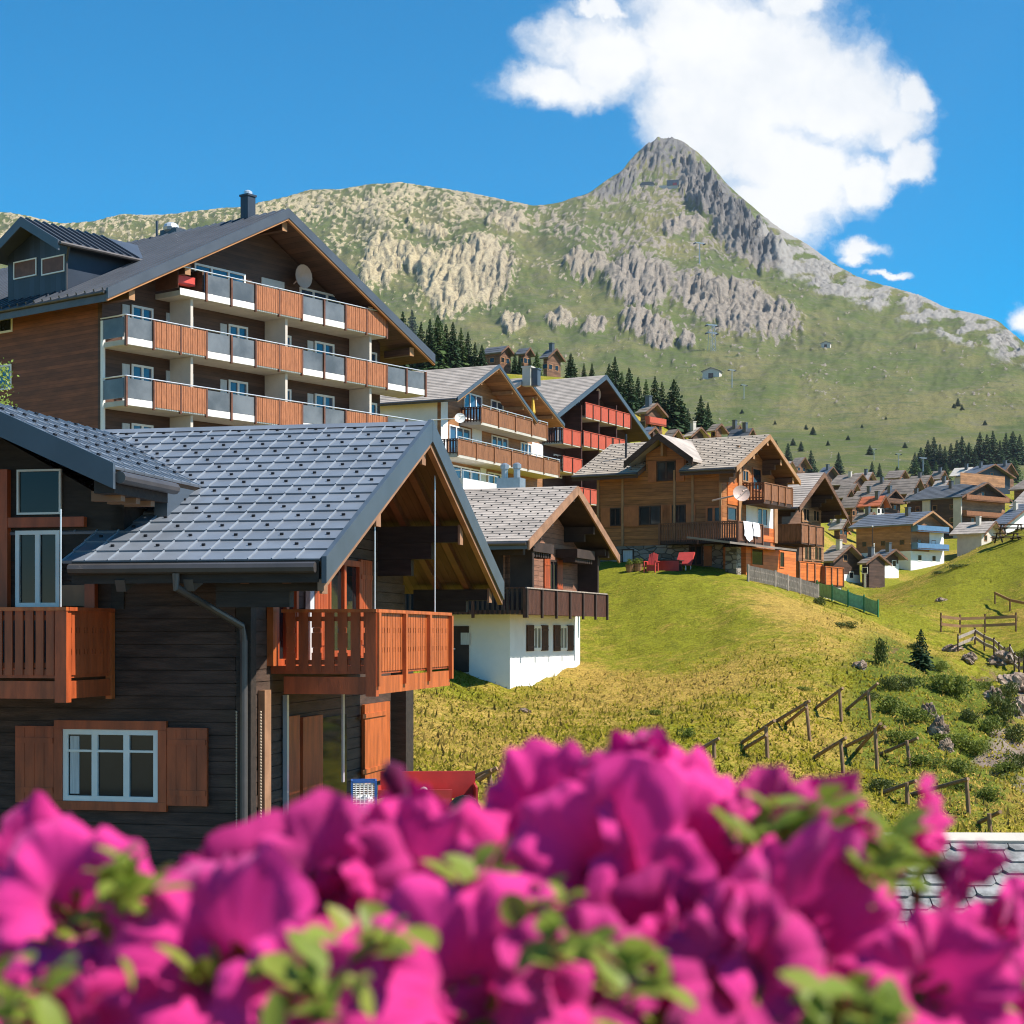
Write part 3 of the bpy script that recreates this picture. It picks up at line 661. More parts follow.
        if casing:
            mb = MB()
            for (p, q, r, t) in ((c0-cw,c1+cw,z1+.003,z1+cw),(c0-cw,c1+cw,z0-cw,z0-.003),(c0-cw,c0-.003,z0,z1),(c1+.003,c1+cw,z0,z1)): s.bx(mb, side, off, p, q, .002, depth+.02, r, t)
            mb.build('casing', MAT[casing], o)
        if shut:
            w = sw or (c1-c0)*.5; g = (cw if casing else .02)
            for (p, q) in ((c0-g-w, c0-g), (c1+g, c1+g+w)):
                mb = MB(); s.bx(mb, side, off, p, q, .02, .065, z0-.04, z1+.04)
                for zz in (z0+(z1-z0)*.14, z0+(z1-z0)*.84): s.bx(mb, side, off, p+.02, q-.02, .065, .085, zz-.04, zz+.04)
                n = max(2, int((q-p)/.13))
                for k in range(n): s.bx(mb, side, off, p+(q-p)*k/n+.008, p+(q-p)*(k+1)/n-.008, .06, .070, z0-.02, z1+.02)
                mb.build('shutter', MAT[shut], s.T)
        return o
    def winpx(s, side, off, x0, y0, x1, y1, **k):
        c0, z0 = s.pick(side, x0, y1, off); c1, _ = s.pick(side, x1, y1, off)
        cm, zt = s.pick(side, (x0+x1)/2, y0, off); _, zbm = s.pick(side, (x0+x1)/2, y1, off)
        return s.win(side, off, c0, c1, zbm, zt, **k)
    def railing(s, parent, runs, z0, z1, mat, slat=.12, gap=.03, t=.03, post=None, pstep=1.6, rail=None, skirt=None, skirt_mat=None, cut=None, pmat_=None, foot=.10):
        """runs: list of (side, off, c0, c1). slats between z0 and z1 with handrail"""
        rmat = rail or mat
        for (side, off, c0, c1) in runs:
            if c0 > c1: c0, c1 = c1, c0
            mb = MB(); n = max(1, round((c1-c0)/(slat+gap))); w = (c1-c0)/n
            for k in range(n):
                a = c0+k*w+gap/2; q = a+w-gap
                if cut and k % 2 == 0:   # profiled board: waisted in two places
                    zz = [z0+foot, z0+foot+(z1-z0-foot)*.30, z0+foot+(z1-z0-foot)*.38, z0+foot+(z1-z0-foot)*.62, z0+foot+(z1-z0-foot)*.70, z1-.05]
                    for i in range(5):
                        ins = (0,.018,0,.018,0)[i]; s.bx(mb, side, off, a+ins, q-ins, -t, 0, zz[i]+.0005*i, zz[i+1])
                else:
                    s.bx(mb, side, off, a, q, -t, 0, z0+foot, z1-.05)
            s.bx(mb, side, off, c0, c1, -t-.05, -t-.004, z0+foot+.10, z0+foot+.17)
            s.bx(mb, side, off, c0, c1, -t-.05, -t-.004, z1-.18, z1-.11)
            mb.build('railing', mat, parent)
            mb = MB(); s.bx(mb, side, off, c0-.03, c1+.03, -.09, .045, z1-.05, z1); mb.build('handrail', rmat, parent)
            if post:
                m = max(1, round((c1-c0)/pstep))
                for k in range(m+1):
                    c = c0+(c1-c0)*k/m; mb = MB(); s.bx(mb, side, off, c-post/2, c+post/2, .002, post*.6, z0-.12, z1-.052); mb.build('post', pmat_ or rmat, parent)
            if skirt:
                mb = MB(); s.bx(mb, side, off, c0, c1, -.05, .012, z0-skirt, z0+.02); mb.build('skirt_board', skirt_mat or mat, parent)
    def slab(s, a0, a1, b0, b1, z0, z1, mat, name='balcony', label=None):
        mb = MB(); mb.box(a0, a1, b0, b1, z0-s.zb, z1-s.zb); return mb.build(name, mat, s.T, label=label)
# ================================================================ nearest dark chalet
def chalet_a():
    H = House('timber_chalet', 322.5, 22.8, 867, -4.4, pxf=500, L=16, pye=560, pya=424, ova=1.64, ovb=1.1,
              label='dark timber chalet with slate grey shingle roof and red brown balconies, closest to the flowers')
    T = H.T; zb = H.zb; LZ = lambda z: z-zb
    fw = H.ovb; gw = -H.ova; zt = H.roofz(fw)-.42
    # log walls: one board per course (front), real joints
    rnd = random.Random(3)
    mb = MB(); z = zb
    while z < zt-.02:
        h = .185; d = rnd.uniform(-.008,.008); z1 = min(z+h-.012, zt)
        mb.box(-14.4, gw-.02, fw+d, fw+.26, LZ(z), LZ(z1)); z += h
    mb.box(-14.4, gw-.03, fw+.03, fw+.28, LZ(zb), LZ(zt))
    mb.build('wall', MAT['a_log'], T)
    b1 = H.W-1.2
    mb = MB(); z = zb
    while z < H.zr-.5:
        h = .185; z1 = z+h-.012
        # width available under the roof at this height
        bb0, bb1 = fw, b1
        if z1 > zt:
            t = (H.zr-.42-z1)/(H.zr-H.ze)*H.half; bb0 = max(fw, H.half-t); bb1 = min(b1, H.half+t)
        if bb1-bb0 > .2: mb.box(gw-.26, gw+rnd.uniform(-.008,.008), bb0+.005, bb1, LZ(z), LZ(z1))
        z += h
    mb.box(gw-.28, gw-.03, fw+.3, b1-.05, LZ(zb), LZ(zt)); mb.build('wall', MAT['a_log_g'], T)
    mb = MB(); mb.box(-14.4, gw-.3, b1-.26, b1, LZ(zb), LZ(H.roofz(b1)-.4)); mb.box(-14.4, -14.1, fw+.3, b1-.3, LZ(zb), LZ(zt)); mb.build('wall', MAT['a_log'], T)
    # main roof
    H.build_roof(MAT['a_roof'], row=.375, col=.34, hooks=(2,1,.024), ribs=.015, lift=.032, thick=.20, soffit=MAT['a_soffit'], a1=-.02, cut=(-16,-3.62,1.42))
    H.barge(MAT['a_fascia'], depth=.36, t=.07, drop=.07, under=MAT['barge_wood'])
    H.eave(MAT['a_beam'], a0=-3.62, a1=-.02, h=.30)
    # rafter tails under the long eave
    for k in range(2):
        a = -1.9-k*1.0; mb = MB(); mb.beam((a,-.02,LZ(H.ze-.33)), (a,fw+.1,LZ(H.roofz(fw)-.36)), .14, .17); mb.build('rafter_tail', MAT['gutter'], T)
    # gutter brackets
    # gable purlins on stepped corbels with painted end boards
    H.purlin([2.95, H.half, H.W-2.95], gw-.2, -.10, w=.20, h=.30, mat=MAT['a_beam'], drop=.34, tip=MAT['barge_wood'], corbel=2)
    H.purlin([.35, H.W-.5], gw+.02, -.10, w=.20, h=.22, mat=MAT['a_beam'], drop=.34, tip=MAT['barge_wood'], corbel=1)
    for b in (1.2,2.1,3.9,4.8,6.4,7.3,8.2,9.1,10.0):
        mb = MB(); d = .1
        b_a = max(0.1, min(H.W-.1, b)); zc = LZ(H.roofz(b_a)-.27)
    for a in (-.55,-1.15):
        for side in (0, 1):
            mb = MB(); be = .1 if side == 0 else H.W-.1
            mb.beam((a, be, LZ(H.roofz(be)-.29)), (a, H.half, LZ(H.zr-.29)), .12, .14, up=(0,0,1)); mb.build('rafter', MAT['h_post'], T)
    # dark tie log across the gable and upper log ends
    # front downpipe and gutter outlet
    mb = MB()
    p = [(-2.05,-.10,LZ(H.ze-.17)), (-2.05,-.10,LZ(H.ze-.36)), (-1.52,.98,LZ(H.ze-.88)), (-1.50,1.02,LZ(H.ze-1.1)), (-1.50,1.02,LZ(zb+.2))]
    mb.tube(p, .055, 10); mb.build('downpipe', MAT['gutter'], T)
    # front window with shutters
    c0, z0 = H.fro(65, 800, fw); c1, z1 = H.fro(160, 730, fw)
    H.win('f', fw-.008, c0, c1, z0, z1, mull=2, trans=1, fw=.075, depth=.06, casing='a_red', cw=.13, shut='a_red', sw=.62)
    mb = MB(); H.bx(mb, 'f', fw-.008, c0+.10, c0+.24, .016, .030, z0+.1, z1-.1); mb.build('curtain', MAT['curtain'], T)
    # ---- gable balcony
    bA, _ = H.gab(375, 0, 0); bB, _ = H.gab(450, 0, 0)
    _, ztop = H.gab(375, 609, 0); zbot = ztop-1.27
    B = H.slab(gw, -.02, bA+.02, bB-.02, zbot+.30, zbot+.42, MAT['a_red'], label='red brown balcony with profiled boards')
    runs = [('f', bA, gw+.22, 0.0), ('g', 0, bA+.06, bB-.06)]
    H.railing(B, [runs[0]], zbot+.24, ztop, MAT['a_red'], slat=.155, gap=.055, post=None, rail=MAT['a_orange'], skirt=.24, cut=True)
    H.railing(B, [runs[1]], zbot+.24, ztop, MAT['a_orange'], slat=.13, gap=.022, post=.11, pstep=1.55, rail=MAT['a_orange'], skirt=.24, cut=True)
    mb = MB(); mb.box(-.14, .02, bA-.02, bA+.14, LZ(zbot-.03), LZ(ztop-.055)); mb.build('corner_post', MAT['a_red'], B)
    # hanging rods from the purlins to the balcony
    for b, zt_ in ((2.95, H.roofz(2.95)-.9), (6.6, H.roofz(6.6)-1.1)):
        mb = MB(); mb.tube([(-.14, b, LZ(ztop-.04)), (-.14, b, LZ(H.roofz(b)-.34))], .012, 8); mb.build('hanger_rod', MAT['steel'], T)
    # balcony door, red frame and curtain on the gable wall
    zf = zbot+.42
    H.win('g', gw+.01, 2.55, 3.55, zf, zf+2.0, mull=1, frame='a_red', fw=.10, glass='dark_glass', depth=.08)
    mb = MB(); H.bx(mb, 'g', gw+.01, 2.32, 2.5, .0, .10, zf, zf+1.75); mb.build('shutter', MAT['a_orange'], T)
    H.win('g', gw+.01, 5.1, 6.9, zf+.1, zf+1.75, mull=1, frame='a_red', fw=.10, glass='dark_glass', depth=.08, shut='a_red', sw=.7)
    mb = MB(); H.bx(mb, 'g', gw+.01, 4.05, 4.25, .02, .10, zf, zf+1.7); mb.build('curtain', MAT['curtain'], T)
    # ---- storey below the balcony: doors, orange shutter, posts, white pole
    def gpx(x0, x1, y0, y1, off, n0, n1, name, mat):
        a, zl = H.gab((x0+x1)/2, y1, off); _, zh = H.gab((x0+x1)/2, y0, off)
        p, _ = H.gab(x0, 0, off); q, _ = H.gab(x1, 0, off)
        mb = MB(); H.bx(mb, 'g', off, p, q, n0, n1, zl, zh); return mb.build(name, MAT[mat], T)
    gpx(360.5, 386, 703, 781, gw, .02, .08, 'shutter', 'a_orange')
    a, zl = H.gab(373, 772, gw+.08); _, zh = H.gab(373, 712, gw+.08); p, _ = H.gab(361, 0, gw+.08); q, _ = H.gab(386, 0, gw+.08)
    for zz in (zl+.05, zh-.05):
        mb = MB(); H.bx(mb, 'g', gw+.08, p+.03, q-.03, .0, .025, zz-.04, zz+.04); mb.build('batten', MAT['a_orange'], T)
    gpx(299, 319, 716, 797, gw, .02, .07, 'shutter', 'a_red')
    gpx(284, 297, 716, 840, gw, .01, .05, 'door', 'a_red')
    gpx(321, 345, 716, 840, gw, .01, .03, 'door', 'dark_glass')
    gpx(257, 263.5, 690, 850, gw, .02, .12, 'corner_board', 'barge_wood')
    gpx(281.5, 283.5, 695, 850, gw, .02, .09, 'door_frame', 'steel')
    gpx(341.5, 343, 692, 782, gw+.5, .0, .03, 'pole', 'steel')
    b9, _ = H.gab(400, 0, gw+.15)
    mb = MB(); mb.box(gw+.004, gw+.30, b9-.12, b9+.42, LZ(zb), LZ(zbot+.3)); mb.build('corner_post', MAT['a_beam'], T)
    mb = MB(); mb.box(gw+.004, gw+.22, fw-.02, fw+.20, LZ(zb), LZ(zt)); mb.build('corner_post', MAT['a_beam'], T)
    # two strings of little bulbs down the corner
    for off, x in ((.24, 257.5),(.30, 236.5)):
        mb = MB(); pt = []
        for k in range(46):
            y = 712+k*3.0
            if x > 250: b, z = H.gab(x, y, gw+.1); c = (gw+.15, b, LZ(z))
            else: a, z = H.fro(x, y, fw-.05); c = (a, fw-.05, LZ(z))
            if k % 1 == 0: mb.ball(c, .016, n=6, k=4)
            pt.append(c)
        mb.tube(pt[::5], .006, 5); mb.build('light_string', MAT['string_light'], T)
    # ---- cross wing with its own gable towards the flowers
    ar, ae, bw = -5.51, -2.88, -.30; hz, he = 3.42, 2.26
    half = ae-ar; sl = (hz-he)/half
    mb = MB(); fas = MB(); nrow = 8; hk = MB()
    for sgn in (1, -1):
        S = math.hypot(half, hz-he); e = Vector((-sgn*half/S, 0, (hz-he)/S)); nn = Vector((sgn*(hz-he)/S, 0, half/S)); org = Vector((ar+sgn*half, 0, LZ(he)))
        bk = H.half+.2
        # slope outline: front rake, ridge, valley with the main roof, eave
        bv = (he-H.ze)/((H.zr-H.ze)/H.half)
        poly = [org+Vector((0,bw,0)), org+e*S+Vector((0,bw,0)), org+e*S+Vector((0,H.half-.12,0)), org+Vector((0,bv+.02,0))]
        mb.prism([p-nn*.004 for p in poly], -nn*.22, 1)
        n = 8; hr = S/n
        for i in range(n):
            f = i/n; bend = bv+(H.half-.12-bv)*(i+.5)/n; cols = max(1, round((bend-bw)/.34)); w = (bend-bw)/cols
            for j in range(cols):
                y0 = bw+j*w; y1 = y0+w-.008
                lo = org+e*(i*hr-.02); hi = org+e*((i+1)*hr+.01)
                A = lo+Vector((0,y0,0))+nn*.028; Bq = lo+Vector((0,y1,0))+nn*.028; C = hi+Vector((0,y1,0))+nn*.005; D = hi+Vector((0,y0,0))+nn*.005
                mb.add([A,Bq,C,D,A-nn*.038,Bq-nn*.038], [(0,1,2,3) if sgn < 0 else (3,2,1,0),(4,5,1,0)])
                if j > 0:
                    mb.beam(lo+Vector((0,y0-.004,0))+nn*.03, hi+Vector((0,y0-.004,0))+nn*.02, .016, .02, up=nn, m=3)
                if (i+j) % 2 == 0 and sgn > 0 and i > 0:
                    c = lo+e*(hr*.42)+Vector((0,y0+w/2,0)); q = [c+Vector((0,-.03,0)), c+Vector((0,.03,0)), c+Vector((0,.03,0))+e*.035, c+Vector((0,-.03,0))+e*.035]
                    mb.prism([p+nn*.01 for p in q], nn*.05, 2)
        d0 = Vector((0,0,.08)); d1 = Vector((0,0,-.27))
        P = org+Vector((sgn*.03,bw-.06,-.02)); Q = org+e*S+Vector((0,bw-.06,0))
        fas.prism([P+d0, Q+d0, Q+d1, P+d1], (0,.07+.004*(sgn>0),0))
    wr = mb.build('wing_roof', [MAT['a_roof'], MAT['a_soffit'], MAT['hook'], MAT['rib']], T)
    fas.build('barge_board', MAT['a_fascia'], T)
    # eave gutter and cheek of the wing
    mb = MB(); mb.tube([(ae+.09,bw+.02,LZ(he-.13)),(ae+.09,1.6,LZ(he-.13))], .085, 10); mb.build('gutter', MAT['gutter'], T)
    mb = MB(); mb.box(ae-.3, ae-.0, bw+.05, 1.55, LZ(he-.34), LZ(he-.05)); mb.build('eave_board', MAT['a_beam'], T)
    mb = MB(); mb.prism([(ae-.03,1.6,LZ(H.roofz(1.6)-.05)), (ae-.03,2.7,LZ(H.roofz(2.7)-.05)), (ae-.03,2.62,LZ(he-.02)), (ae-.03,1.6,LZ(he-.02))], (-.2,0,0)); mb.build('cheek_wall', MAT['a_fascia'], T)
    for b in (.15,.65,1.15):
        mb = MB(); mb.box(ae-.5, ae-.06, b-.07, b+.07, LZ(he-.42), LZ(he-.28)); mb.build('rafter_tail', MAT['barge_wood'], T)
    # wing front wall, glazing, posts
    wz0 = H.fro(60, 612, fw)[1]-.35
    mb = MB()
    mb.prism([(-7.6,fw-.03,LZ(zt)), (-3.35,fw-.03,LZ(zt)), (-3.35,fw-.03,LZ(he-.45)), (ar,fw-.03,LZ(hz-.42)), (-7.6,fw-.03,LZ(he-.45))], (0,.25,0)); mb.build('wing_wall', MAT['a_beam'], T)
    mb = MB(); mb.prism([(-3.35,fw-.03,LZ(zt-.7)),(-3.35,2.6,LZ(zt-.7)),(-3.35,2.6,LZ(he-.4)),(-3.35,fw-.03,LZ(he-.4))], (-.2,0,0)); mb.build('wing_wall', MAT['a_beam'], T)
    P = lambda x, y: H.fro(x, y, fw-.04)
    H.win('f', fw-.035, P(17,0)[0], P(61,0)[0], P(17,607)[1], P(17,531)[1], mull=1, fw=.06, depth=.06)
    H.win('f', fw-.035, P(18,0)[0], P(62,0)[0], P(17,515)[1], P(17,470)[1], mull=0, fw=.03, depth=.05)
    for x0, x1, y0, y1 in ((2,11,470,610),(88,98,560,608)):
        c0, zl = P(x0,y1); c1, zh = P(x1,y0); mb = MB(); H.bx(mb, 'f', fw-.035, c0, c1, .005, .12, zl, zh); mb.build('post', MAT['a_red'], T)
    c0, zl = P(11,528); c1, zh = P(87,517); mb = MB(); H.bx(mb, 'f', fw-.035, c0, c1, .007, .11, zl, zh); mb.build('cross_beam', MAT['a_red'], T)
    c0, zl = P(62,606); c1, zh = P(87,585); mb = MB(); H.bx(mb, 'f', fw-.035, c0, c1, .006, .03, zl, zh); mb.build('panel', MAT['barge_wood'], T)
    # ---- wing balcony
    bF = -.43; a1 = -3.51; zt2 = .367; zb2 = zt2-1.27
    B = H.slab(-9.2, a1-.02, bF+.02, fw-.04, zb2+.30, zb2+.42, MAT['a_red'], label='red brown balcony of the cross wing')
    H.railing(B, [('f', bF, -9.2, a1)], zb2+.24, zt2, MAT['a_red'], slat=.115, gap=.040, rail=MAT['a_orange'], skirt=.22)
    H.railing(B, [('g', a1, bF+.06, fw-.1)], zb2+.24, zt2, MAT['a_red'], slat=.12, gap=.008, rail=MAT['a_red'], skirt=.22, cut=True)
    mb = MB(); mb.box(a1-.15, a1+.02, bF-.02, bF+.13, LZ(zb2-.03), LZ(zt2-.055)); mb.build('corner_post', MAT['a_red'], B)
    mb = MB(); mb.box(a1-.06, a1+.03, fw-.16, fw-.045, LZ(zb2-.03), LZ(zt2-.055)); mb.build('corner_post', MAT['a_orange'], B)
    c, z5 = H.fro(60.5, 509, bF+.05)
    mb = MB(); mb.tube([(c,bF+.06,LZ(zt2-.04)),(c,bF+.06,LZ(z5))], .012, 8); mb.build('hanger_rod', MAT['steel'], T)
    return H
HA = chalet_a()

# ================================================================ big hotel
def hotel():
    H = House('apartment_block', 107, 78*.985, 1800, 1.5, pxf=433, L=24, pye=290, pya=211, ova=2.2, ovb=.5, cat='apartment block',
              label='large brown apartment block with four rows of wood and frosted glass balconies')
    T = H.T; zb = H.zb; LZ = lambda z: z-zb
    bw0 = H.gab(102, 0, -2.0)[0]; aW = -2.0
    H.build_walls(MAT['h_wall'], MAT['h_wall_v'], a1=aW, b0=bw0, b1=H.W-2.2, gap=.5)
    H.build_roof(MAT['h_roof'], row=5.9, col=None, thick=.35, soffit=MAT['h_wall_v'], cap=True)
    # standing seams
    for side in (0,1):
        mb = MB(); be = 0 if side == 0 else H.W
        k = .3
        while k < H.L:
            mb.beam((-k, be, LZ(H.ze+.07)), (-k, H.half, LZ(H.zr+.07)), .09, .17); k += .62
        mb.build('standing_seam', MAT['h_roof'], H.R)
    H.barge(MAT['h_roof'], depth=.50, t=.12, drop=.12, under=MAT['copper'])
    H.eave(MAT['gutter'], h=.5)
    H.purlin([1.6, 5.0, H.half, H.W-5.0, H.W-1.6], aW-.1, -.2, w=.3, h=.4, mat=MAT['h_wall_v'], drop=.55, tip=MAT['pale_wood'])
    # balconies: module edges read along the rail of the middle row
    aB = H.O.dot(H.u)*0-.25
    b0 = H.gab(125.5, 0, aB)[0]; bE = H.gab(425, 0, aB)[0]; mod = (bE-b0)/13
    rows = []
    _, zr1 = H.gab(125.5, 314.5, aB); storey = 2.80
    pat = 'gwwggwwggwwgg'
    levels = [(zr1+storey-.02, 2, 11, 'top'), (zr1, 0, 13, 'mid'), (zr1-storey, 0, 13, 'low'), (zr1-2*storey, 0, 13, 'base')]
    for zt, i0, i1, nm in levels:
        c0 = b0+mod*i0-(.9 if nm == 'top' else 0)*0; c1 = b0+mod*i1
        zs = zt-1.12
        B = H.slab(aW, aB-.03, c0+.02, c1, zs-.24, zs-.0, MAT['concrete'])
        mb = MB(); H.bx(mb, 'g', aB, c0, c1, -.02, .03, zs-.22, zs+.10); mb.build('edge_strip', MAT['white'], B)
        for i in range(i0, i1):
            p, q = b0+mod*i, b0+mod*(i+1); mb = MB()
            if nm == 'top' and i == 2:
                mb.box(aB-.9, aB-.45, p+.35, q-.25, LZ(zs+.45), LZ(zs+.85)); mb.build('red_balcony_box', MAT['coral'], T)
                continue
            if pat[i] == 'w':
                n = 11; w = (q-p)/n
                for k in range(n): H.bx(mb, 'g', aB, p+k*w+.012, p+(k+1)*w-.012, .032, .075+.008*(k%2), zs-.16, zt-.08)
                mb.build('slat_panel', MAT['h_slat'], B)
            else:
                H.bx(mb, 'g', aB, p+.05, q-.05, -.005, .02, zs+.12, zt-.10); mb.build('glass_panel', MAT['frost'], B)
            mb = MB(); H.bx(mb, 'g', aB, p-.05, p+.05, -.02, .10, zs-.30, zt-.03); mb.build('post', MAT['h_post'], B)
        mb = MB(); H.bx(mb, 'g', aB, c1-.06, c1+.05, -.02, .10, zs-.30, zt-.03); mb.build('post', MAT['h_post'], B)
        mb = MB(); mb.tube([(aB+.05,c0,LZ(zt)),(aB+.05,c1,LZ(zt))], .035, 6); mb.tube([(aB+.05,c0,LZ(zt)),(aW,c0,LZ(zt))], .035, 6); mb.build('handrail', MAT['steel'], B)
        mb = MB(); H.bx(mb, 'f', c0, aW+.05, aB-.1, .0, .025, zs+.12, zt-.1); mb.build('glass_panel', MAT['frost' if nm != 'top' else 'h_post'], B)
        mb = MB(); H.bx(mb, 'k', c1, aW+.05, aB-.1, .0, .025, zs+.0, zt-.1); mb.build('glass_panel', MAT['frost'], B)
        # pale dividing walls and windows behind
        for i in (2.6, 6.5, 10.4):
            if i0 < i < i1-.4 and nm != 'top':
                b = b0+mod*i; mb = MB(); mb.box(aW+.02, aB-.25, b-.08, b+.08, LZ(zs+.005), LZ(zs+storey-.25)); mb.build('divider_wall', MAT['beige'], T)
        for i in ((1.1,1.9),(2.75,3.45),(4.9,5.7),(6.9,7.6),(8.7,9.6),(10.9,11.7)):
            if nm == 'top' or i[0] > i1-.3 or i[0] < i0: continue
            H.win('g', aW, b0+mod*i[0], b0+mod*i[1], zs+.02, zs+2.05, mull=1, fw=.10, glass='blue_glass', depth=.08)
            mb = MB(); H.bx(mb, 'g', aW, b0+mod*i[0]-.55, b0+mod*i[0]-.12, .0, .05, zs+.02, zs+2.0); mb.build('curtain', MAT['curtain'], T)
        if nm == 'top':
            for i in ((3.5,5.6),(8.0,9.9)):
                H.win('g', aW, b0+mod*i[0], b0+mod*i[1], zs+.02, zs+1.95, mull=2, fw=.10, glass='blue_glass', depth=.08)
            mb = MB(); H.bx(mb, 'g', aW, b0+mod*6.3, b0+mod*7.3, .0, .06, zs+.02, zs+2.0); mb.build('door', MAT['beige'], T)
            for b in (b0+mod*3.0-.05, ):
                mb = MB(); mb.box(aW+.02, aB-.1, b-.08, b+.04, LZ(zs), LZ(zt+.1)); mb.build('divider_wall', MAT['h_wall_v'], T)
            # satellite dish on the gable
            b = b0+mod*7.75; z = zs+2.35; mb = MB(); n = 16
            mb.tube([(aW+.3,b,LZ(z-.2)),(aW+.5,b,LZ(z))],.03)
            mb.add([(aW+.55, b, LZ(z))]+[(aW+.75, b+.62*math.cos(2*math.pi*k/n), LZ(z)+.62*math.sin(2*math.pi*k/n)) for k in range(n)], [(0,1+(k+1)%n,1+k) for k in range(n)])
            mb.add([(aW+.50, b, LZ(z))]+[(aW+.72, b+.62*math.cos(2*math.pi*k/n), LZ(z)+.62*math.sin(2*math.pi*k/n)) for k in range(n)], [(0,1+k,1+(k+1)%n) for k in range(n)])
            mb.tube([(aW,b,LZ(z-.3)),(aW+.52,b,LZ(z))], .04); mb.build('satellite_dish', MAT['dish'], T)
    # white pipe at the corner
    mb = MB(); mb.tube([(aW+.12,bw0-.05,LZ(zb)),(aW+.12,bw0-.05,LZ(H.ze-1.0))], .11, 8); mb.build('downpipe', MAT['white'], T)
    # left wall windows
    for x0,y0,x1,y1 in ((-14,319,13,334),(-14,366,12,391)):
        H.winpx('f', bw0, x0,y0,x1,y1, fw=.10, glass='dark_glass' if y0 < 330 else 'blue_glass', depth=.06)
    # chimney, flues on the roof
    def onroof(px, py):
        # where the sight line meets the near roof slope
        best = None
        for k in range(400):
            b = H.half*k/400; a, z = H.fro(px, py, b)
            d = z-H.roofz(b)
            if best is None or abs(d) < best[0]: best = (abs(d), a, b)
        return best[1], best[2]
    a, b = onroof(248, 217); z = H.roofz(b)
    mb = MB(); mb.box(a-.27,a+.27,b-.27,b+.27,LZ(z-.4),LZ(z+1.15)); mb.box(a-.32,a+.32,b-.32,b+.32,LZ(z+1.15),LZ(z+1.25)); c = mb.build('chimney', MAT['h_dorm'], T)
    mb = MB(); mb.tube([(a,b,LZ(z+1.25)),(a,b,LZ(z+1.42)),(a,b,LZ(z+1.5))], [.22,.22,.08], 10); mb.build('chimney_cap', MAT['steel'], c)
    a, b = onroof(157, 233); z = H.roofz(b)
    mb = MB(); mb.tube([(a,b,LZ(z-.2)),(a,b,LZ(z+.95))], .07, 8); mb.build('vent_pipe', MAT['h_roof'], T)
    mb = MB(); mb.box(a-.1,a+1.2,b+.3,b+1.0,LZ(z),LZ(z+.5)); mb.build('skylight', MAT['h_roof'], T)
    mb = MB(); mb.ball((a+.5,b+.55,LZ(z+.6)), .45,.45,.3, 10, 6); mb.build('vent_dome', MAT['steel'], T)
    # navy dormer on the near slope, gable towards the street on the left
    bd = 1.2
    aL, zl = H.fro(8, 287, bd); aR, _ = H.fro(67, 285, bd); zl = H.roofz(bd)-.1
    _, zE = H.fro(67, 243, bd); aP = (aL+aR)/2; _, zA = H.fro(25, 222, bd-.6)
    mb = MB(); bb = bd+6
    mb.prism([(aL,bd,LZ(zl)),(aR,bd,LZ(zl)),(aR,bd,LZ(zE)),(aP,bd,LZ(zA-.3)),(aL,bd,LZ(zE))], (0,5.2,0)); mb.build('dormer', MAT['h_dorm'], T)
    mb = MB(); fas = MB(); ow = .55
    slp = (zA-zE)/(aR-aP)
    for sg, ax in ((1,aR),(-1,aL)):
        E = Vector((ax+sg*ow, 0, LZ(zE-slp*ow*.9+.12))); A = Vector((aP,0,LZ(zA+.12)))
        f0 = bd-.9
        mb.prism([E+Vector((0,f0,0)), A+Vector((0,f0,0)), A+Vector((0,bd+6.2,0)), E+Vector((0,bd+4.2,0))], (0,0,-.18))
        k = f0+.3
        while k < bd+4.0: mb.beam(E+Vector((0,k,.05)), A+Vector((0,k,.05)), .06, .10); k += .5
        fas.prism([E+Vector((0,f0-.06,.06)), A+Vector((0,f0-.06,.06)), A+Vector((0,f0-.06,-.42)), E+Vector((0,f0-.06,-.42))], (0,.1,0))
        g = MB()
        if sg > 0: g.tube([E+Vector((.08,f0,-.08)),E+Vector((.08,bd+4,-.08))], .09, 8); g.tube([E+Vector((.0,f0+.6,-.1)),(aR+.1,bd-.1,LZ(zE-.9)),(aR+.1,bd-.1,LZ(zl+.1))], .06, 8); g.build('gutter', MAT['gutter'], T)
    r = mb.build('dormer_roof', MAT['h_roof'], T); fas.build('barge_board', MAT['h_roof'], r)
    for x0,y0,x1,y1 in ((14,257.5,37,280),(42,254,65,276)):
        c0, z0 = H.fro(x0,y1,bd); c1, z1 = H.fro(x1,y0,bd)
        H.win('f', bd, c0, c1, z0, z1, mull=0, fw=.06, depth=.05, glass='h_post', name='shuttered_window')
    return H
HH = hotel()

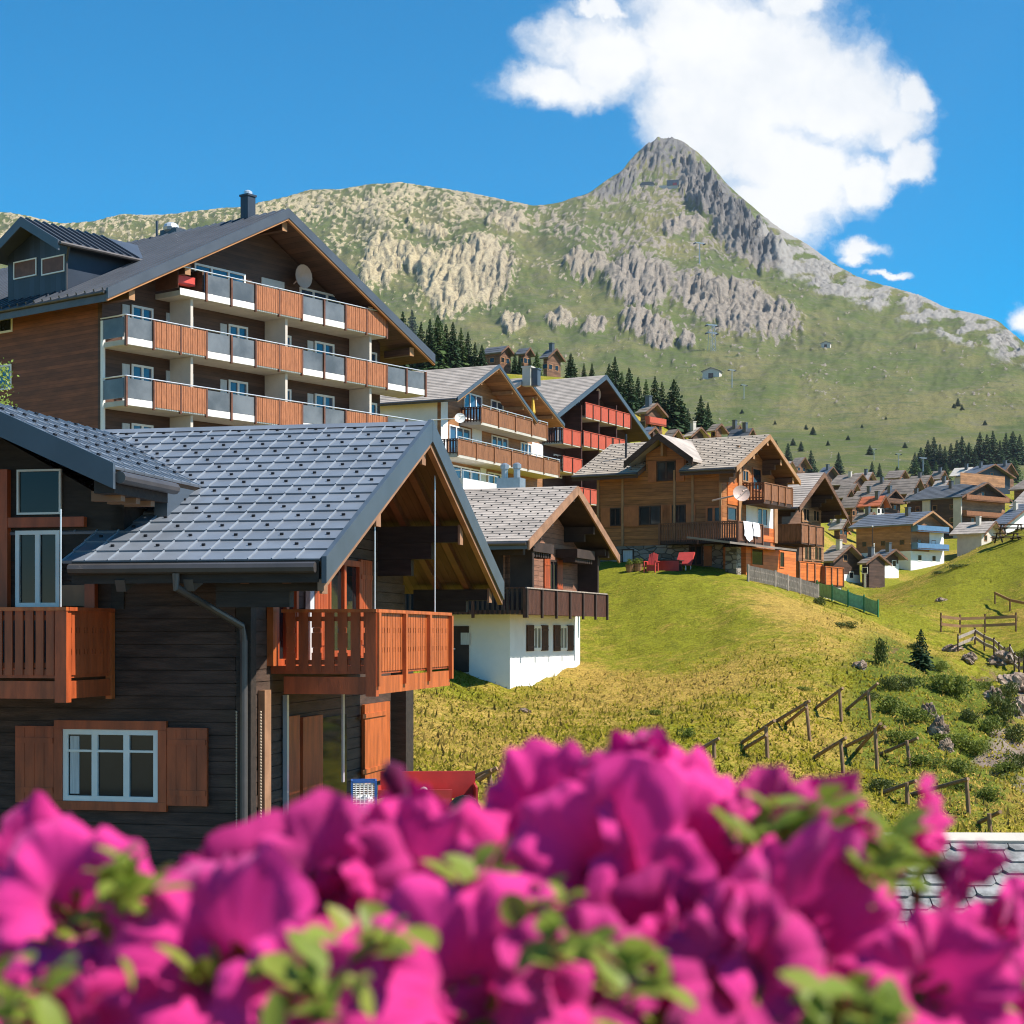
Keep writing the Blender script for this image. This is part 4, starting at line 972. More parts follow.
# ================================================================ white based chalet
def chalet_c():
    H = House('timber_chalet', 528, 68, 1100, -3.2, pxf=618, L=15, pye=541, pya=487, ova=1.5, ovb=1.9,
              label='chalet with white plastered ground floor, weathered timber above and a grey brown shingle roof')
    T = H.T; zb = H.zb; LZ = lambda z: z-zb
    aw = -1.5; b0 = H.gab(510, 0, aw)[0]; b1 = H.gab(580, 0, aw)[0]
    zf = H.gab(510, 611, aw)[1]
    mb = MB(); mb.box(-12, aw, b0, b1, 0, LZ(zf)); mb.build('plaster_wall', MAT['plaster'], T)
    # timber storey
    c0, c1 = b0+.1, b1-.1
    for (a, e) in ((aw-.03,-.3),(-11.8,-.3)):
        mb = MB()
        mb.prism([(a,c0,LZ(zf)+.003),(a,c1,LZ(zf)+.003),(a,c1,LZ(H.roofz(c1)-.35)),(a,H.half,LZ(H.zr-.35)),(a,c0,LZ(H.roofz(c0)-.35))], (e,0,0)); mb.build('timber_wall', MAT['c_log'], T)
    mb = MB(); mb.box(-11.8, aw-.34, c0, c0+.3, LZ(zf)+.003, LZ(H.roofz(c0)-.35)); mb.build('timber_wall', MAT['c_dark'], T); mb = MB(); mb.box(-11.8, aw-.34, c1-.3, c1, LZ(zf)+.003, LZ(H.roofz(c1)-.35)); mb.build('timber_wall', MAT['c_dark'], T)
    H.build_roof(MAT['tile_grey'], row=.33, col=.42, hooks=(2,1,.032), thick=.22, soffit=MAT['c_dark'])
    H.barge(MAT['barge_wood'], depth=.38, t=.08, drop=.04)
    H.eave(MAT['a_fascia'], h=.32)
    H.purlin([1.2, 3.6, H.half, H.W-3.6, H.W-1.2], aw-.1, -.12, w=.24, h=.34, mat=MAT['c_dark'], drop=.30, corbel=1)
    # carved dark spandrels beneath the purlins
    for b in (3.6, H.W-3.6):
        mb = MB(); mb.box(aw+.02, -.5, b-1.4, b+1.4, LZ(H.roofz(b)-1.75), LZ(H.roofz(b)-1.35))
        for k in range(9): mb.box(aw+.3, -.6, b-1.35+k*.31, b-1.35+k*.31+.17, LZ(H.roofz(b)-1.95), LZ(H.roofz(b)-1.76))
        mb.build('carved_bracket', MAT['c_dark'], T)
    for cy in (c0-.0, c1-.2):
        mb = MB(); mb.box(aw-.25, -.55, cy, cy+.2, LZ(zf), LZ(H.roofz(cy)-.7)); mb.box(aw-.2,-.2,cy+.01,cy+.19,LZ(H.roofz(cy)-.7),LZ(H.roofz(cy)-.4)); mb.build('carved_bracket', MAT['c_dark'], T)
    # wrap-round balcony
    bA = H.gab(525.5, 0, -.02)[0]; bB = H.gab(606, 0, -.02)[0]; zt = H.gab(525.5, 587, 0)[1]; zs = H.gab(525.5, 613.5, 0)[1]
    B = H.slab(aw, -.03, bA, bB, zs, zs+.14, MAT['c_rail']); B2 = H.slab(-11, aw-.004, bA, b0-.004, zs, zs+.14, MAT['c_rail'])
    H.railing(B, [('g', 0, bA, bB)], zs-.05, zt, MAT['c_rail'], slat=.15, gap=.02, post=.14, pstep=1.95, rail=MAT['grey_wood'], foot=.02, pmat_=MAT['c_dark'])
    H.railing(B2, [('f', bA, -11, -.05)], zs-.05, zt, MAT['c_dark'], slat=.10, gap=.11, post=.12, pstep=2.2, rail=MAT['c_rail'], foot=.02)
    # windows
    for x0,x1,kind in ((533,540.5,0),(559.5,566.5,0)):
        H.winpx('g', aw, x0,626,x1,650, glass='frost', frame='white', fw=.10, depth=.05, mull=1, shut='c_rail', sw=.92)
    for x0,x1 in ((524,532),(549,556)):
        H.winpx('g', aw-.03, x0,560,x1,592, glass='dark_glass', frame='c_dark', fw=.09, depth=.06, shut='a_red' if x0 > 540 else 'c_log', sw=.8)
    # door
    c0, z0 = H.fro(451.5, 672, b0); c1, z1 = H.fro(469, 626, b0)
    mb = MB(); H.bx(mb, 'f', b0, c0, c1, .002, .06, z0, z1); d = mb.build('door', MAT['c_dark'], T)
    cm = (c0+c1)/2; mb = MB(); H.bx(mb, 'f', b0, cm+.05, cm+.45, .06, .075, z0+1.15, z0+1.65); mb.build('pane', MAT['curtain'], d)
    mb = MB(); H.bx(mb, 'f', b0, c0+.08, c0+.2, .06, .10, z0+.95, z0+1.0); mb.build('handle', MAT['steel'], d)
    # twin metal flues on a box behind the ridge
    a, zq = H.fro(511, 476, H.half+.9)
    mb = MB(); mb.box(a-.55, a+.55, H.half+.5, H.half+1.3, LZ(H.zr-.6), LZ(H.zr+.55)); ch = mb.build('chimney', MAT['grey_metal'], T)
    for d_ in (-.30,.28):
        mb = MB(); z = LZ(H.zr+.55); mb.tube([(a+d_,H.half+.9,z),(a+d_,H.half+.9,z+.42),(a+d_,H.half+.9,z+.43),(a+d_,H.half+.9,z+.62),(a+d_,H.half+.9,z+.70)], [.15,.15,.2,.2,.08], 10); mb.build('flue', MAT['grey_metal'], ch)
    return H
HC = chalet_c()

# ================================================================ honey coloured double gable block
def block_d():
    H = House('apartment_block', 457, 121, 1310, 6.5, W=13.7, L=14, pye=398, pya=365.5, ova=1.6, ovb=1.0, cat='apartment block', label='honey brown apartment block with two staggered gables and long plank balconies')
    T = H.T; zb = H.zb; LZ = lambda z: z-zb
    aw = -1.8
    W1 = H.W
    # body under both gables
    K = House.__new__(House); K.__dict__.update(H.__dict__)
    sh = 5.5; K.O = H.O+H.v*sh; K.T = H.T
    def poly(a, e, mb):
        mb.prism([(a,1,0),(a,18.9,0),(a,18.9,LZ(17.6)),(a,12.7,LZ(19.5)),(a,9.9,LZ(18.4)),(a,6.85,LZ(19.7)),(a,1,LZ(17.0))], (e,0,0))
    mb = MB(); poly(aw,-.3,mb); mb.build('wall', MAT['d_wood'], T)
    mb = MB(); mb.box(-13,aw-.304,1,1.3,0,LZ(17.0)); mb.box(-13,aw-.304,18.6,18.9,0,LZ(17.5)); mb.box(-13.3,-13,1,18.9,0,LZ(17.2)); mb.build('wall', MAT['plaster'], T)
    H.build_roof(MAT['tile_grey'], row=.4, col=.6, thick=.22, soffit=MAT['d_wood'], lift=.035)
    H.barge(MAT['a_fascia'], depth=.26, t=.1, drop=.08, under=MAT['pale_wood']); H.eave(MAT['a_fascia'])
    # second gable, shifted back and a little lower
    G = House.__new__(House); G.__dict__.update(H.__dict__); G.T = empty('tmp', (0,0,0)); bpy.data.objects.remove(G.T); G.T = T
    o_half, o_W = H.half, H.W
    class Sh(House):
        def __init__(s): pass
    S = Sh(); S.__dict__.update(H.__dict__); S.ze, S.zr = 17.15, 19.95; S.W, S.half = 14.4, 7.2; S.nb, S.nz = 4.2, 18.78
    before = set(COL.objects)
    S.build_roof(MAT['tile_grey'], row=.4, col=.6, thick=.22, soffit=MAT['d_wood'], lift=.035); S.barge(MAT['a_fascia'], depth=.26, t=.1, drop=.08, under=MAT['pale_wood'])
    S.purlin([S.half, 9.4, 12.4], aw, -.1, mat=MAT['pale_wood'], drop=.26)
    for ob in set(COL.objects)-before:
        if ob.parent == T: ob.location = (-.35, 5.5, 0)
    H.purlin([1.5, 4.2, H.half, 9.5, 11.5], aw, -.1, mat=MAT['pale_wood'], drop=.26)
    # balconies
    for (x0,y0,x1,h,sb) in ((481,404.7,547,1.15,.35),(457.5,436.5,559,1.15,.35)):
        a1 = .1 if x0 < 470 else -.1
        b0, zt = H.gab(x0,y0,a1); b1, _ = H.gab(x1,y0,a1)
        B = H.slab(aw, a1-.02, b0, b1, zt-h-.3, zt-h, MAT['concrete'])
        H.railing(B, [('g', a1, b0, b1)], zt-h-.1, zt-.12, MAT['d_rail'], slat=.18, gap=.02, post=.12, pstep=3.2, foot=.0)
        H.railing(B, [('f', b0, aw, a1)], zt-h-.1, zt-.12, MAT['c_rail'], slat=.12, gap=.12, foot=.0)
        mb = MB(); mb.tube([(a1+.05,b0,LZ(zt)),(a1+.05,b1,LZ(zt))], .045, 6)
        n = 8
        for k in range(n+1): mb.tube([(a1+.05,b0+(b1-b0)*k/n,LZ(zt-.2)),(a1+.05,b0+(b1-b0)*k/n,LZ(zt))], .03, 5)
        mb.build('handrail', MAT['steel'], B)
    # storeys: glazing, white walls
    _, z2 = H.gab(457.5,436.5,0)
    for (b0,b1,z0,z1,kind) in ((2.2,5.6,z2-.9,z2+1.2,'g'),(9.3,12.2,z2-.9,z2+1.2,'g'),(14.6,16.6,z2-.9,z2+1.2,'g'),(4.6,7.6,z2+1.9,z2+3.9,'g'),(9.2,12.4,z2+1.9,z2+3.9,'g'),(2.6,7.2,z2-3.6,z2-1.7,'g'),(8.6,12.0,z2-3.6,z2-1.7,'g')):
        H.win('g', aw, b0, b1, z0, z1, glass='blue_glass', fw=.10, depth=.08, mull=2)
    for (b0,b1,z0,z1) in ((.95,2.0,z2-1.1,z2+3.2),(6.0,7.6,z2-1.1,z2+1.5),(16.8,18.95,z2-1.1,z2+1.4),(7.4,8.4,z2-5,z2-1.5),(1.0,2.4,z2-5,z2-1.6)):
        mb = MB(); H.bx(mb, 'g', aw, b0, b1, .004, .03, z0, z1); mb.build('plaster_panel', MAT['plaster'], T)
    # white terrace in front of the ground storey
    b0, zt = H.gab(463,470,.6); b1, _ = H.gab(497,470,.6)
    mb = MB(); mb.box(aw,.6,b0,b1,0,LZ(zt-.55)); mb.build('terrace_wall', MAT['plaster'], T)
    mb = MB(); mb.tube([(.6,b0,LZ(zt)),(.6,b1,LZ(zt))], .04); mb.tube([(.6,b0,LZ(zt)),(aw,b0,LZ(zt))], .04)
    for k in range(5): mb.tube([(.6,b0+(b1-b0)*k/4,LZ(zt-.6)),(.6,b0+(b1-b0)*k/4,LZ(zt))], .03)
    mb.build('terrace_rail', MAT['steel'], T)
    mb = MB(); mb.box(.2,.5,1,18,-4,-.1); mb.build('footing', MAT['concrete'], T)
    # dish, chimney
    b, z = H.gab(457.5,418.5,.3); n = 14; mb = MB(); dish(mb, (.5,b,LZ(z)), (.45,-.85,.3), .38)
    mb.tube([(-1.8,b,LZ(z)),(.45,b,LZ(z))], .04); mb.build('satellite_dish', MAT['white'], T)
    a, z = H.fro(528, 378, H.half+3); a, z = H.fro(528, 366, 11.9); mb = MB(); mb.box(a-.35,a+.35,11.6,12.3,LZ(19.2),LZ(20.6)); mb.box(a-.42,a+.42,11.53,12.37,LZ(20.6),LZ(20.72)); mb.build('chimney', MAT['concrete'], T)
    a, z = H.fro(535.5, 366, 12.1); mb = MB(); mb.box(a-.3,a+.3,11.8,12.4,LZ(19.2),LZ(20.45)); mb.box(a-.36,a+.36,11.74,12.46,LZ(20.45),LZ(20.55)); mb.build('chimney', MAT['h_roof'], T)
    # closed parasol on the top balcony is a thing of its own
    b, z = H.gab(533,424,-.7)
    P = H.O+H.u*(-.7)+H.v*b
    U = empty('parasol', (P.x,P.y,z-.2), 0, label='closed yellow parasol on the upper plank balcony', cat='parasol')
    mb = MB(); mb.tube([(0,0,0),(0,0,2.3)], .03, 6); mb.build('pole', MAT['white'], U)
    mb = MB(); mb.tube([(0,0,.9),(0,0,1.1),(0,0,2.1),(0,0,2.25)], [.10,.20,.09,.03], 8); mb.build('canopy', MAT['yellow'], U)
    return H
HD = block_d()

# ================================================================ dark block with red balconies
def block_e():
    H = House('apartment_block', 556, 141.7, 1450, 8.5, pxf=650, L=17, ze=18.2, zr=22.8, ova=1.6, ovb=1.2, cat='apartment block', label='dark brown apartment block with coral red balconies')
    T = H.T; zb = H.zb; LZ = lambda z: z-zb; aw = -1.8
    H.build_walls(MAT['e_wood'], a1=aw)
    H.build_roof(MAT['tile_grey'], row=.42, col=.6, thick=.25, soffit=MAT['e_wood'], lift=.035); H.barge(MAT['a_fascia'], depth=.42, t=.1, drop=.08); H.eave(MAT['a_fascia'])
    for x0,x1,y in ((585,630.5,402),(562.5,581,427.6),(583,613,430.5),(612,626,437),(562.5,582,455.5),(576,597,486.5)):
        b0, zt = H.gab(x0,y,0); b1, _ = H.gab(x1,y,0); h = 1.15
        B = H.slab(aw,-.03,b0,b1,zt-h-.2,zt-h,MAT['concrete'])
        H.railing(B, [('g',0,b0,b1)], zt-h-.1, zt, MAT['e_red'], slat=.22, gap=.012, post=.1, pstep=1.6, foot=0, pmat_=MAT['e_wood'])
        H.railing(B, [('f',b0,aw,0)], zt-h-.1, zt, MAT['e_wood'], slat=.12, gap=.1, foot=0)
    zt = H.gab(585,402,0)[1]
    for b0 in (3.0,6.4,10.2,13.6):
        for k in range(4):
            z0 = zt-1.1-2.75*k
            if k == 0 and not 5 < b0 < 12: continue
            H.win('g', aw, b0, b0+1.5, z0, z0+2.0, glass='blue_glass', fw=.1, depth=.07)
    mb = MB()
    for b in (5.2,8.6,12.2): mb.box(aw+.01,-.2,b-.08,b+.08,0,LZ(H.roofz(b)-1.0))
    mb.build('divider_wall', MAT['e_wood'], T)
    b, z = H.gab(598,394,-1.2); n = 12; mb = MB()
    mb.add([(-1.3,b,LZ(z))]+[(-1.15,b+.5*math.cos(2*math.pi*k/n),LZ(z)+.5*math.sin(2*math.pi*k/n)) for k in range(n)], [(0,1+k,1+(k+1)%n) for k in range(n)]); mb.tube([(aw,b,LZ(z)),(-1.3,b,LZ(z))],.04); mb.build('satellite_dish', MAT['dish'], T)
    mb = MB(); mb.box(-16.5,aw-.3,1.19,1.25,0,LZ(10.5)); mb.build('plaster_panel', MAT['plaster'], T)
    return H
HE = block_e()

# ================================================================ golden log chalet on the knoll
def chalet_f():
    H = House('timber_chalet', 736, 100, 1500, 2.2, pxf=799.5, L=10.9, pye=467, pya=435, ova=1.3, ovb=1.0, label='golden brown log chalet with dormer and satellite dish on top of the grassy knoll')
    T = H.T; zb = H.zb; LZ = lambda z: z-zb; aw = -1.3; fw = H.ovb
    _, zs = H.fro(700, 544, fw)          # top of the stone base
    H.build_walls(MAT['f_log'], MAT['f_log'], zb=zs+.0)
    b1 = H.W-1.0
    mb = MB(); mb.box(-H.L+1.25, aw+.03, fw-.06, b1, -1.5, LZ(zs)-.004); mb.build('stone_base', MAT['stone'], T)
    dL,_ = H.fro(646,0,fw); dR,_ = H.fro(686,0,fw); CUT = (dL-.05,dR+.05,1.9)
    H.build_roof(MAT['tile_tan'], row=.34, col=.40, hooks=(2,1,.034), thick=.24, soffit=MAT['v_mid'], lift=.035, cut=CUT)
    H.barge(MAT['pale_wood'], depth=.30, t=.08, drop=.03); H.eave(MAT['v_dark'], h=.34, cut=CUT)
    H.purlin([.9, 3.0, H.half, H.W-3.0, H.W-.9], aw-.1, -.1, w=.22, h=.3, mat=MAT['v_mid'], drop=.3, tip=MAT['pale_wood'], corbel=2)
    # corner logs of paler timber
    for a in (-9.6,-7.9,-4.4,-3.2,aw-.1):
        mb = MB(); mb.box(a-.07,a+.07,fw-.10,fw-.002,LZ(zs),LZ(H.roofz(fw)-.35)); mb.build('corner_log', MAT['pale_wood'], T)
    # windows of the long side
    for x0,x1,y0,y1 in ((610.5,621,508,526),(639.5,661,506,525),(672.5,686,505,523)):
        H.winpx('f', fw, x0,y0,x1,y1, glass='dark_glass', frame='v_dark', fw=.07, depth=.06, shut='f_shut', sw=.62)
    H.winpx('f', fw, 706,506,722,523, glass='dark_glass', frame='f_shut', fw=.12, depth=.07)
    # dormer rising from the wall
    aL,_ = H.fro(646,0,fw); aR,_ = H.fro(686,0,fw); _, zE = H.fro(686,452,fw); _, zA = H.fro(662,436,fw-.6); aP = (aL+aR)/2; z0 = H.roofz(fw)-.4
    mb = MB(); mb.prism([(aL,fw-.02,LZ(z0)),(aR,fw-.02,LZ(z0)),(aR,fw-.02,LZ(zE)),(aP,fw-.02,LZ(zA-.35)),(aL,fw-.02,LZ(zE))], (0,3.6,0)); mb.build('dormer', MAT['f_log'], T)
    mb = MB(); fas = MB(); slp = (zA-zE)/(aR-aP); ow = .95
    for sg, ax in ((1,aR),(-1,aL)):
        E = Vector((ax+sg*ow,0,LZ(zE-slp*ow+.15))); A = Vector((aP,0,LZ(zA+.1)))
        mb.prism([E+Vector((0,fw-1.1,0)),A+Vector((0,fw-1.1,0)),A+Vector((0,fw+3.9,0)),E+Vector((0,fw+2.3,0))], (0,0,-.16))
        fas.prism([E+Vector((0,fw-1.16,.05)),A+Vector((0,fw-1.16,.05)),A+Vector((0,fw-1.16,-.36)),E+Vector((0,fw-1.16,-.36))], (0,.09,0))
    r = mb.build('dormer_roof', MAT['tile_grey'], T); fas.build('barge_board', MAT['v_dark'], r)
    H.winpx('f', fw-.02, 657,461,676,481, glass='dark_glass', frame='v_dark', fw=.08, depth=.06, shut='f_shut', sw=.55)
    # pale bracket in the dormer gable
    mb = MB(); mb.box(aP-.07,aP+.07,fw-.6,fw-.02,LZ(zA-1.2),LZ(zA-.4)); mb.build('bracket', MAT['pale_wood'], T)
    # corner balcony along the front, wrapping to the gable
    bF = fw-1.3; aA,_ = H.fro(659.5,0,bF); aZ = .25; zt = H.fro(700,522,bF)[1]; h = 1.05
    B = H.slab(aA, aZ-.03, bF, fw-.004-.06, zt-h-.22, zt-h, MAT['c_dark'])
    H.railing(B, [('f',bF,aA,aZ)], zt-h-.15, zt, MAT['f_rail'], slat=.10, gap=.055, post=.12, pstep=2.2, foot=.05)
    bq = H.gab(771,0,aZ)[0]; B2 = H.slab(aw+.035, aZ-.03, fw-.06, bq, zt-h-.22, zt-h, MAT['c_dark'])
    H.railing(B2, [('g',aZ,bF,bq-1.4)], zt-h-.15, zt, MAT['f_rail'], slat=.10, gap=.02, post=.1, pstep=1.4, foot=.05)
    # gable: windows, orange boards, upper balcony, porch
    P = lambda x,y,a=aw: H.gab(x,y,a)
    def panel(x0,y0,x1,y1,mat,a=aw,n0=.004,n1=.05,name='panel'):
        c0,zl = P(x0,y1,a); c1,_ = P(x1,y1,a); _,zh = P((x0+x1)/2,y0,a); mb = MB(); H.bx(mb,'g',a,c0,c1,n0,n1,zl,zh); return mb.build(name, MAT[mat], T)
    H.winpx('g', aw, 742,470,748,482, glass='dark_glass', frame='pale_wood', fw=.08)
    H.winpx('g', aw, 752,468,761,491, glass='dark_glass', frame='f_shut', fw=.1, mull=0, name='balcony_door')
    panel(727,482,738,504,'f_orange'); panel(741,484,744,503,'f_orange',n1=.06)
    H.winpx('g', aw, 727,507,736,521, glass='dark_glass', frame='v_mid', fw=.08, mull=0)
    panel(746,503,775,526,'plaster',n1=.02); H.winpx('g', aw+.02, 757,508,767,526, glass='dark_glass', frame='white', fw=.08)
    panel(761,528,774,541,'f_orange')
    panel(737,446,740,543,'pale_wood',n1=.14,name='corner_log'); panel(773,500,776,543,'pale_wood',n1=.12,name='corner_log')
    b0,zt2 = H.gab(764,482,.15); b1,_ = H.gab(792,482,.15)
    B3 = H.slab(aw,.12,b0-.0,b1,zt2-1.05-.25,zt2-1.05,MAT['v_dark'])
    H.railing(B3, [('g',.15,b0,b1)], zt2-1.1, zt2, MAT['d_rail'], slat=.17, gap=.015, post=.1, pstep=1.3, foot=.04)
    H.railing(B3, [('f',b0,aw,.15)], zt2-1.1, zt2, MAT['f_rail'], slat=.1, gap=.1, foot=.04)
    # porch roof and orange ground floor
    bq0,zq = H.gab(729,541,1.3); bq1,_ = H.gab(796,546,1.3)
    mb = MB(); mb.prism([(aw,bq0,LZ(zq+.35)),(1.35,bq0,LZ(zq-.02)),(1.35,bq0,LZ(zq-.14)),(aw,bq0,LZ(zq+.23))], (0,bq1-bq0,0)); mb.build('porch_roof', MAT['tile_brown'], T)
    pz0, pz1 = H.gab(745,590,.2)[1], zq-.1
    c0,_ = P(746,0,.2); c1,_ = P(796,0,.2)
    mb = MB(); mb.box(aw+.04,.2,c0,c1,LZ(pz0-2),LZ(pz1+.05)); mb.build('porch_wall', MAT['f_orange'], T)
    for x0,x1,y0,y1 in ((751,763,548,566),(779,784,551,568)):
        H.winpx('g', .2, x0,y0,x1,y1, glass='dark_glass', frame='f_orange', fw=.08, mull=0)
    # stone pillar at the corner
    b,_ = H.gab(738,0,.3); mb = MB(); mb.box(-.35,.35,b-.35,b+.35,-1.5,LZ(zq-.15)); mb.build('stone_pillar', MAT['stone'], T)
    # ground floor window and hatch in the stone base
    H.winpx('f', fw-.06, 689,545,703,566, glass='dark_glass', frame='v_dark', fw=.1); H.winpx('f', fw-.06, 622,549,634,563, glass='curtain', frame='v_dark', fw=.08, mull=0)
    mb = MB(); c0,zl = H.fro(704,566,fw-.06); c1,zh = H.fro(712,546,fw-.06); H.bx(mb,'f',fw-.06,c0,c1,.01,.05,zl,zh); mb.build('shutter', MAT['f_shut'], T)
    # vent pipe
    a,z = H.fro(626,450,2.6); mb = MB(); mb.tube([(a,2.6,LZ(H.roofz(2.6)-.1)),(a,2.6,LZ(H.roofz(2.6)+1.5))], .07, 6); mb.build('vent_pipe', MAT['black'], T)
    # dish on a bracket
    b,z = H.gab(741,494,.6); mb = MB(); dish(mb, (.6,b,LZ(z)), (.55,-.75,.32), .50); mb.tube([(aw,b+.2,LZ(z-.3)),(.6,b,LZ(z))], .05); mb.build('satellite_dish', MAT['dish'], T)
    # towels over the railing: things of their own
    for x0,x1,hh,lab in ((743.5,751.5,1.15,'larger white towel hung over the balcony rail, beside the smaller one'),(752.5,759,.80,'smaller white towel hung over the balcony rail')):
        c0,_ = H.gab(x0,0,aZ+.06); c1,_ = H.gab(x1,0,aZ+.06); mb = MB(); n = 8; vs = []; fs = []
        for i in range(n+1):
            c = c0+(c1-c0)*i/n; w = .03*math.sin(i*1.7); t = 1-.45*(i/n if hh > 1 else 0)
            vs += [(aZ-.12+w*.3,c,LZ(zt-.3)),(aZ-.10,c,LZ(zt+.02)),(aZ+.06,c,LZ(zt+.02)),(aZ+.13+w,c+.02*math.cos(i*2),LZ(zt-hh*.5)),(aZ+.12+w,c,LZ(zt-hh*(1.15-t*.15)*(.55+.45*(1-abs(i/n-.6))) if hh > 1 else zt-hh))]
        for i in range(n):
            for j in range(4): fs.append((i*5+j,(i+1)*5+j,(i+1)*5+j+1,i*5+j+1))
        mb.add(vs, fs); o = mb.build('towel', MAT['cloth'], None, True); o.matrix_world = T.matrix_basis; o.location = T.location; o.rotation_euler = T.rotation_euler
        tag(o, lab, 'towel', 'towels on the balcony rail')
    return H
HF = chalet_f()

def chalet_g():
    H = House('timber_chalet', 799, 113, 1500, 2.0, pxf=847, L=8.5, pye=507, pya=473, ova=1.6, ovb=1.0, label='brown timber chalet with deep shaded gable and orange plank balconies, next to the golden chalet')
    T = H.T; zb = H.zb; LZ = lambda z: z-zb; aw = -1.6
    H.build_walls(MAT['v_mid'])
    H.build_roof(MAT['tile_grey'], row=.36, col=.45, thick=.24, soffit=MAT['v_dark'], lift=.035); H.barge(MAT['v_mid'], depth=.34, t=.08); H.eave(MAT['v_dark'])
    H.purlin([1.0,2.8,H.half,H.W-2.8,H.W-1.0], aw-.1, -.1, mat=MAT['v_dark'], drop=.3, corbel=2)
    for x0,x1,y in ((801,823,523.5),(799,822,561),(825,843,566)):
        a1 = .1 if y < 530 else (.3 if x0 < 810 else .6)
        b0,zt = H.gab(x0,y,a1); b1,_ = H.gab(x1,y,a1); h = 1.15
        B = H.slab(aw,a1-.03,b0,b1,zt-h-.2,zt-h,MAT['v_dark'])
        H.railing(B, [('g',a1,b0,b1)], zt-h-.1, zt, MAT['f_orange'] if y > 530 else MAT['d_rail'], slat=.2, gap=.012, post=.12, pstep=1.3, foot=0, pmat_=MAT['v_mid'])
        H.railing(B, [('f',b0,aw-1.5,a1)], zt-h-.1, zt, MAT['d_rail'], slat=.2, gap=.012, foot=0)
        if y > 560:
            mb = MB(); mb.box(aw,a1-.1,b0,b1,-3,LZ(zt-h-.2)); mb.build('plinth', MAT['concrete'], T)
    for x0,x1,y0,y1 in ((803,809,508,522),(813,819,510,522),(804,811,545,561),(814,821,546,561)):
        H.winpx('g', aw, x0,y0,x1,y1, glass='dark_glass', frame='v_tan', fw=.09, shut='v_tan', sw=.35)
    return H
HG = chalet_g()
# ================================================================ village chalets further away
VG = 'chalets of the village'
def village(px0, pxf, pxl, Y, vpR, pyb, pye, pya, wall, roof, label, base=0, bal=None, ov=.9, wins=True, name='village_chalet', front=True):
    zb = (HOR-pyb)/FPX*Y
    H = House(name, px0, Y, vpR, zb-2.5, pxf=pxf, pxl=pxl, pye=pye, pya=pya, ova=ov*1.2, ovb=ov, label=label, group=VG)
    T = H.T; LZ = lambda z: z-H.zb; W = H.W; aw = -ov*1.2
    H.build_walls(MAT[wall], gap=.2)
    H.build_roof(MAT[roof], row=.9, col=None, thick=.25, cap=False, lift=.05)
    H.barge(MAT['pale_wood' if wall == 'v_tan' else 'v_mid'], depth=.35, t=.12, drop=.05)
    if base:
        mb = MB(); mb.box(-H.L+ov*1.2-.06, aw+.06, ov-.06, W-ov+.06, LZ(zb-2.4), LZ(zb+base)); mb.build('plaster_base', MAT['plaster'], T)
    zt = H.ze; lev = []; z = zb+.2
    while z+2.0 < H.zr-.6: lev.append(z); z += 2.6
    off = .06 if base else .0
    for i, z in enumerate(lev):
        free = (z+1.9 < H.roofz(ov)-.2)
        cs = [W*.30, W*.66] if free else [W*.5]
        for c in cs:
            H.win('g', aw+(off if z < zb+base else 0), c-.6, c+.6, z+.75, z+1.85, glass='dark_glass', frame='white' if base and z < zb+base else 'v_tan', fw=.12, mull=0)
        if front and free:
            n = max(1, int(H.L/4.2))
            for k in range(n):
                c = -H.L+ov+ (H.L-2*ov)*(k+.5)/n
                H.win('f', ov-(off if z < zb+base else 0), c-.55, c+.55, z+.8, z+1.8, glass='dark_glass', frame='white' if base and z < zb+base else 'v_tan', fw=.11, mull=0)
    if int(px0*7) % 3:
        mb = MB(); ca = -H.L*(.3+.1*(int(px0) % 4)); cb = H.half*.75; zc = H.roofz(cb)-H.zb; w_ = .35
        mb.box(ca-w_,ca+w_,cb-w_,cb+w_,zc-.5,zc+1.3); mb.box(ca-w_-.08,ca+w_+.08,cb-w_-.08,cb+w_+.08,zc+1.3,zc+1.42); mb.build('chimney', MAT['concrete' if int(px0) % 2 else 'h_roof'], T)
    for (zz, m) in (bal or []):
        B = H.slab(aw, .25, ov*1.3, W-ov*1.3, zb+zz, zb+zz+.2, MAT['v_mid'])
        mb = MB(); H.bx(mb, 'g', .25, ov*1.3, W-ov*1.3, -.08, .0, zb+zz-.05, zb+zz+1.0); H.bx(mb, 'f', ov*1.3, aw, .17, -.0, .08, zb+zz-.05, zb+zz+1.1); mb.build('railing', MAT[m], B)
    return H
V1 = village(912.7,952,848,285,2500,566,524,511,'v_tan','tile_blue','honey timber chalet with two blue balconies at the village edge',base=2.6,bal=[(2.9,'blue_rail'),(5.9,'blue_rail')])
village(833,869,814,255,2200,584,561,544.5,'v_dark','tile_brown','dark timber barn on a white base beneath the deep shaded gable',base=1.6)
village(866,891,857,258,2400,580,563,553.5,'v_dark','tile_brown','small dark timber hut with white base and flagpole in front',base=1.6)
village(884,907,870,272,2400,572,557.5,549,'v_dark','tile_dk','small dark hut with blue window frames before the blue balcony chalet',base=1.5)
village(880,891,857,330,1900,518,505.5,495.5,'v_mid','tile_red','house with bright red tiled roof',base=2)
V2 = village(962,1012,903,325,2600,527,496.5,482,'v_dark','tile_dk','wide dark chalet with pale stone pillars and two brown balconies',bal=[(2.2,'d_rail'),(5.3,'d_rail')])
village(985,1006,949,292,2000,546,533,521,'beige','tile_grey','low building with broad grey roof before the wide dark chalet',front=False)
village(853,872,828,430,1900,492,484,473.5,'v_dark','tile_brown','dark chalet with long brown roof, farthest of the three stacked brown roofs')
village(852,862,836,400,1900,500,492.5,483.5,'v_dark','tile_brown','small brown roofed hut between two long brown roofs')
village(884,900,857,405,1900,500,491,479.5,'v_dark','tile_brown','chalet with wide brown roof behind the red tiled house')
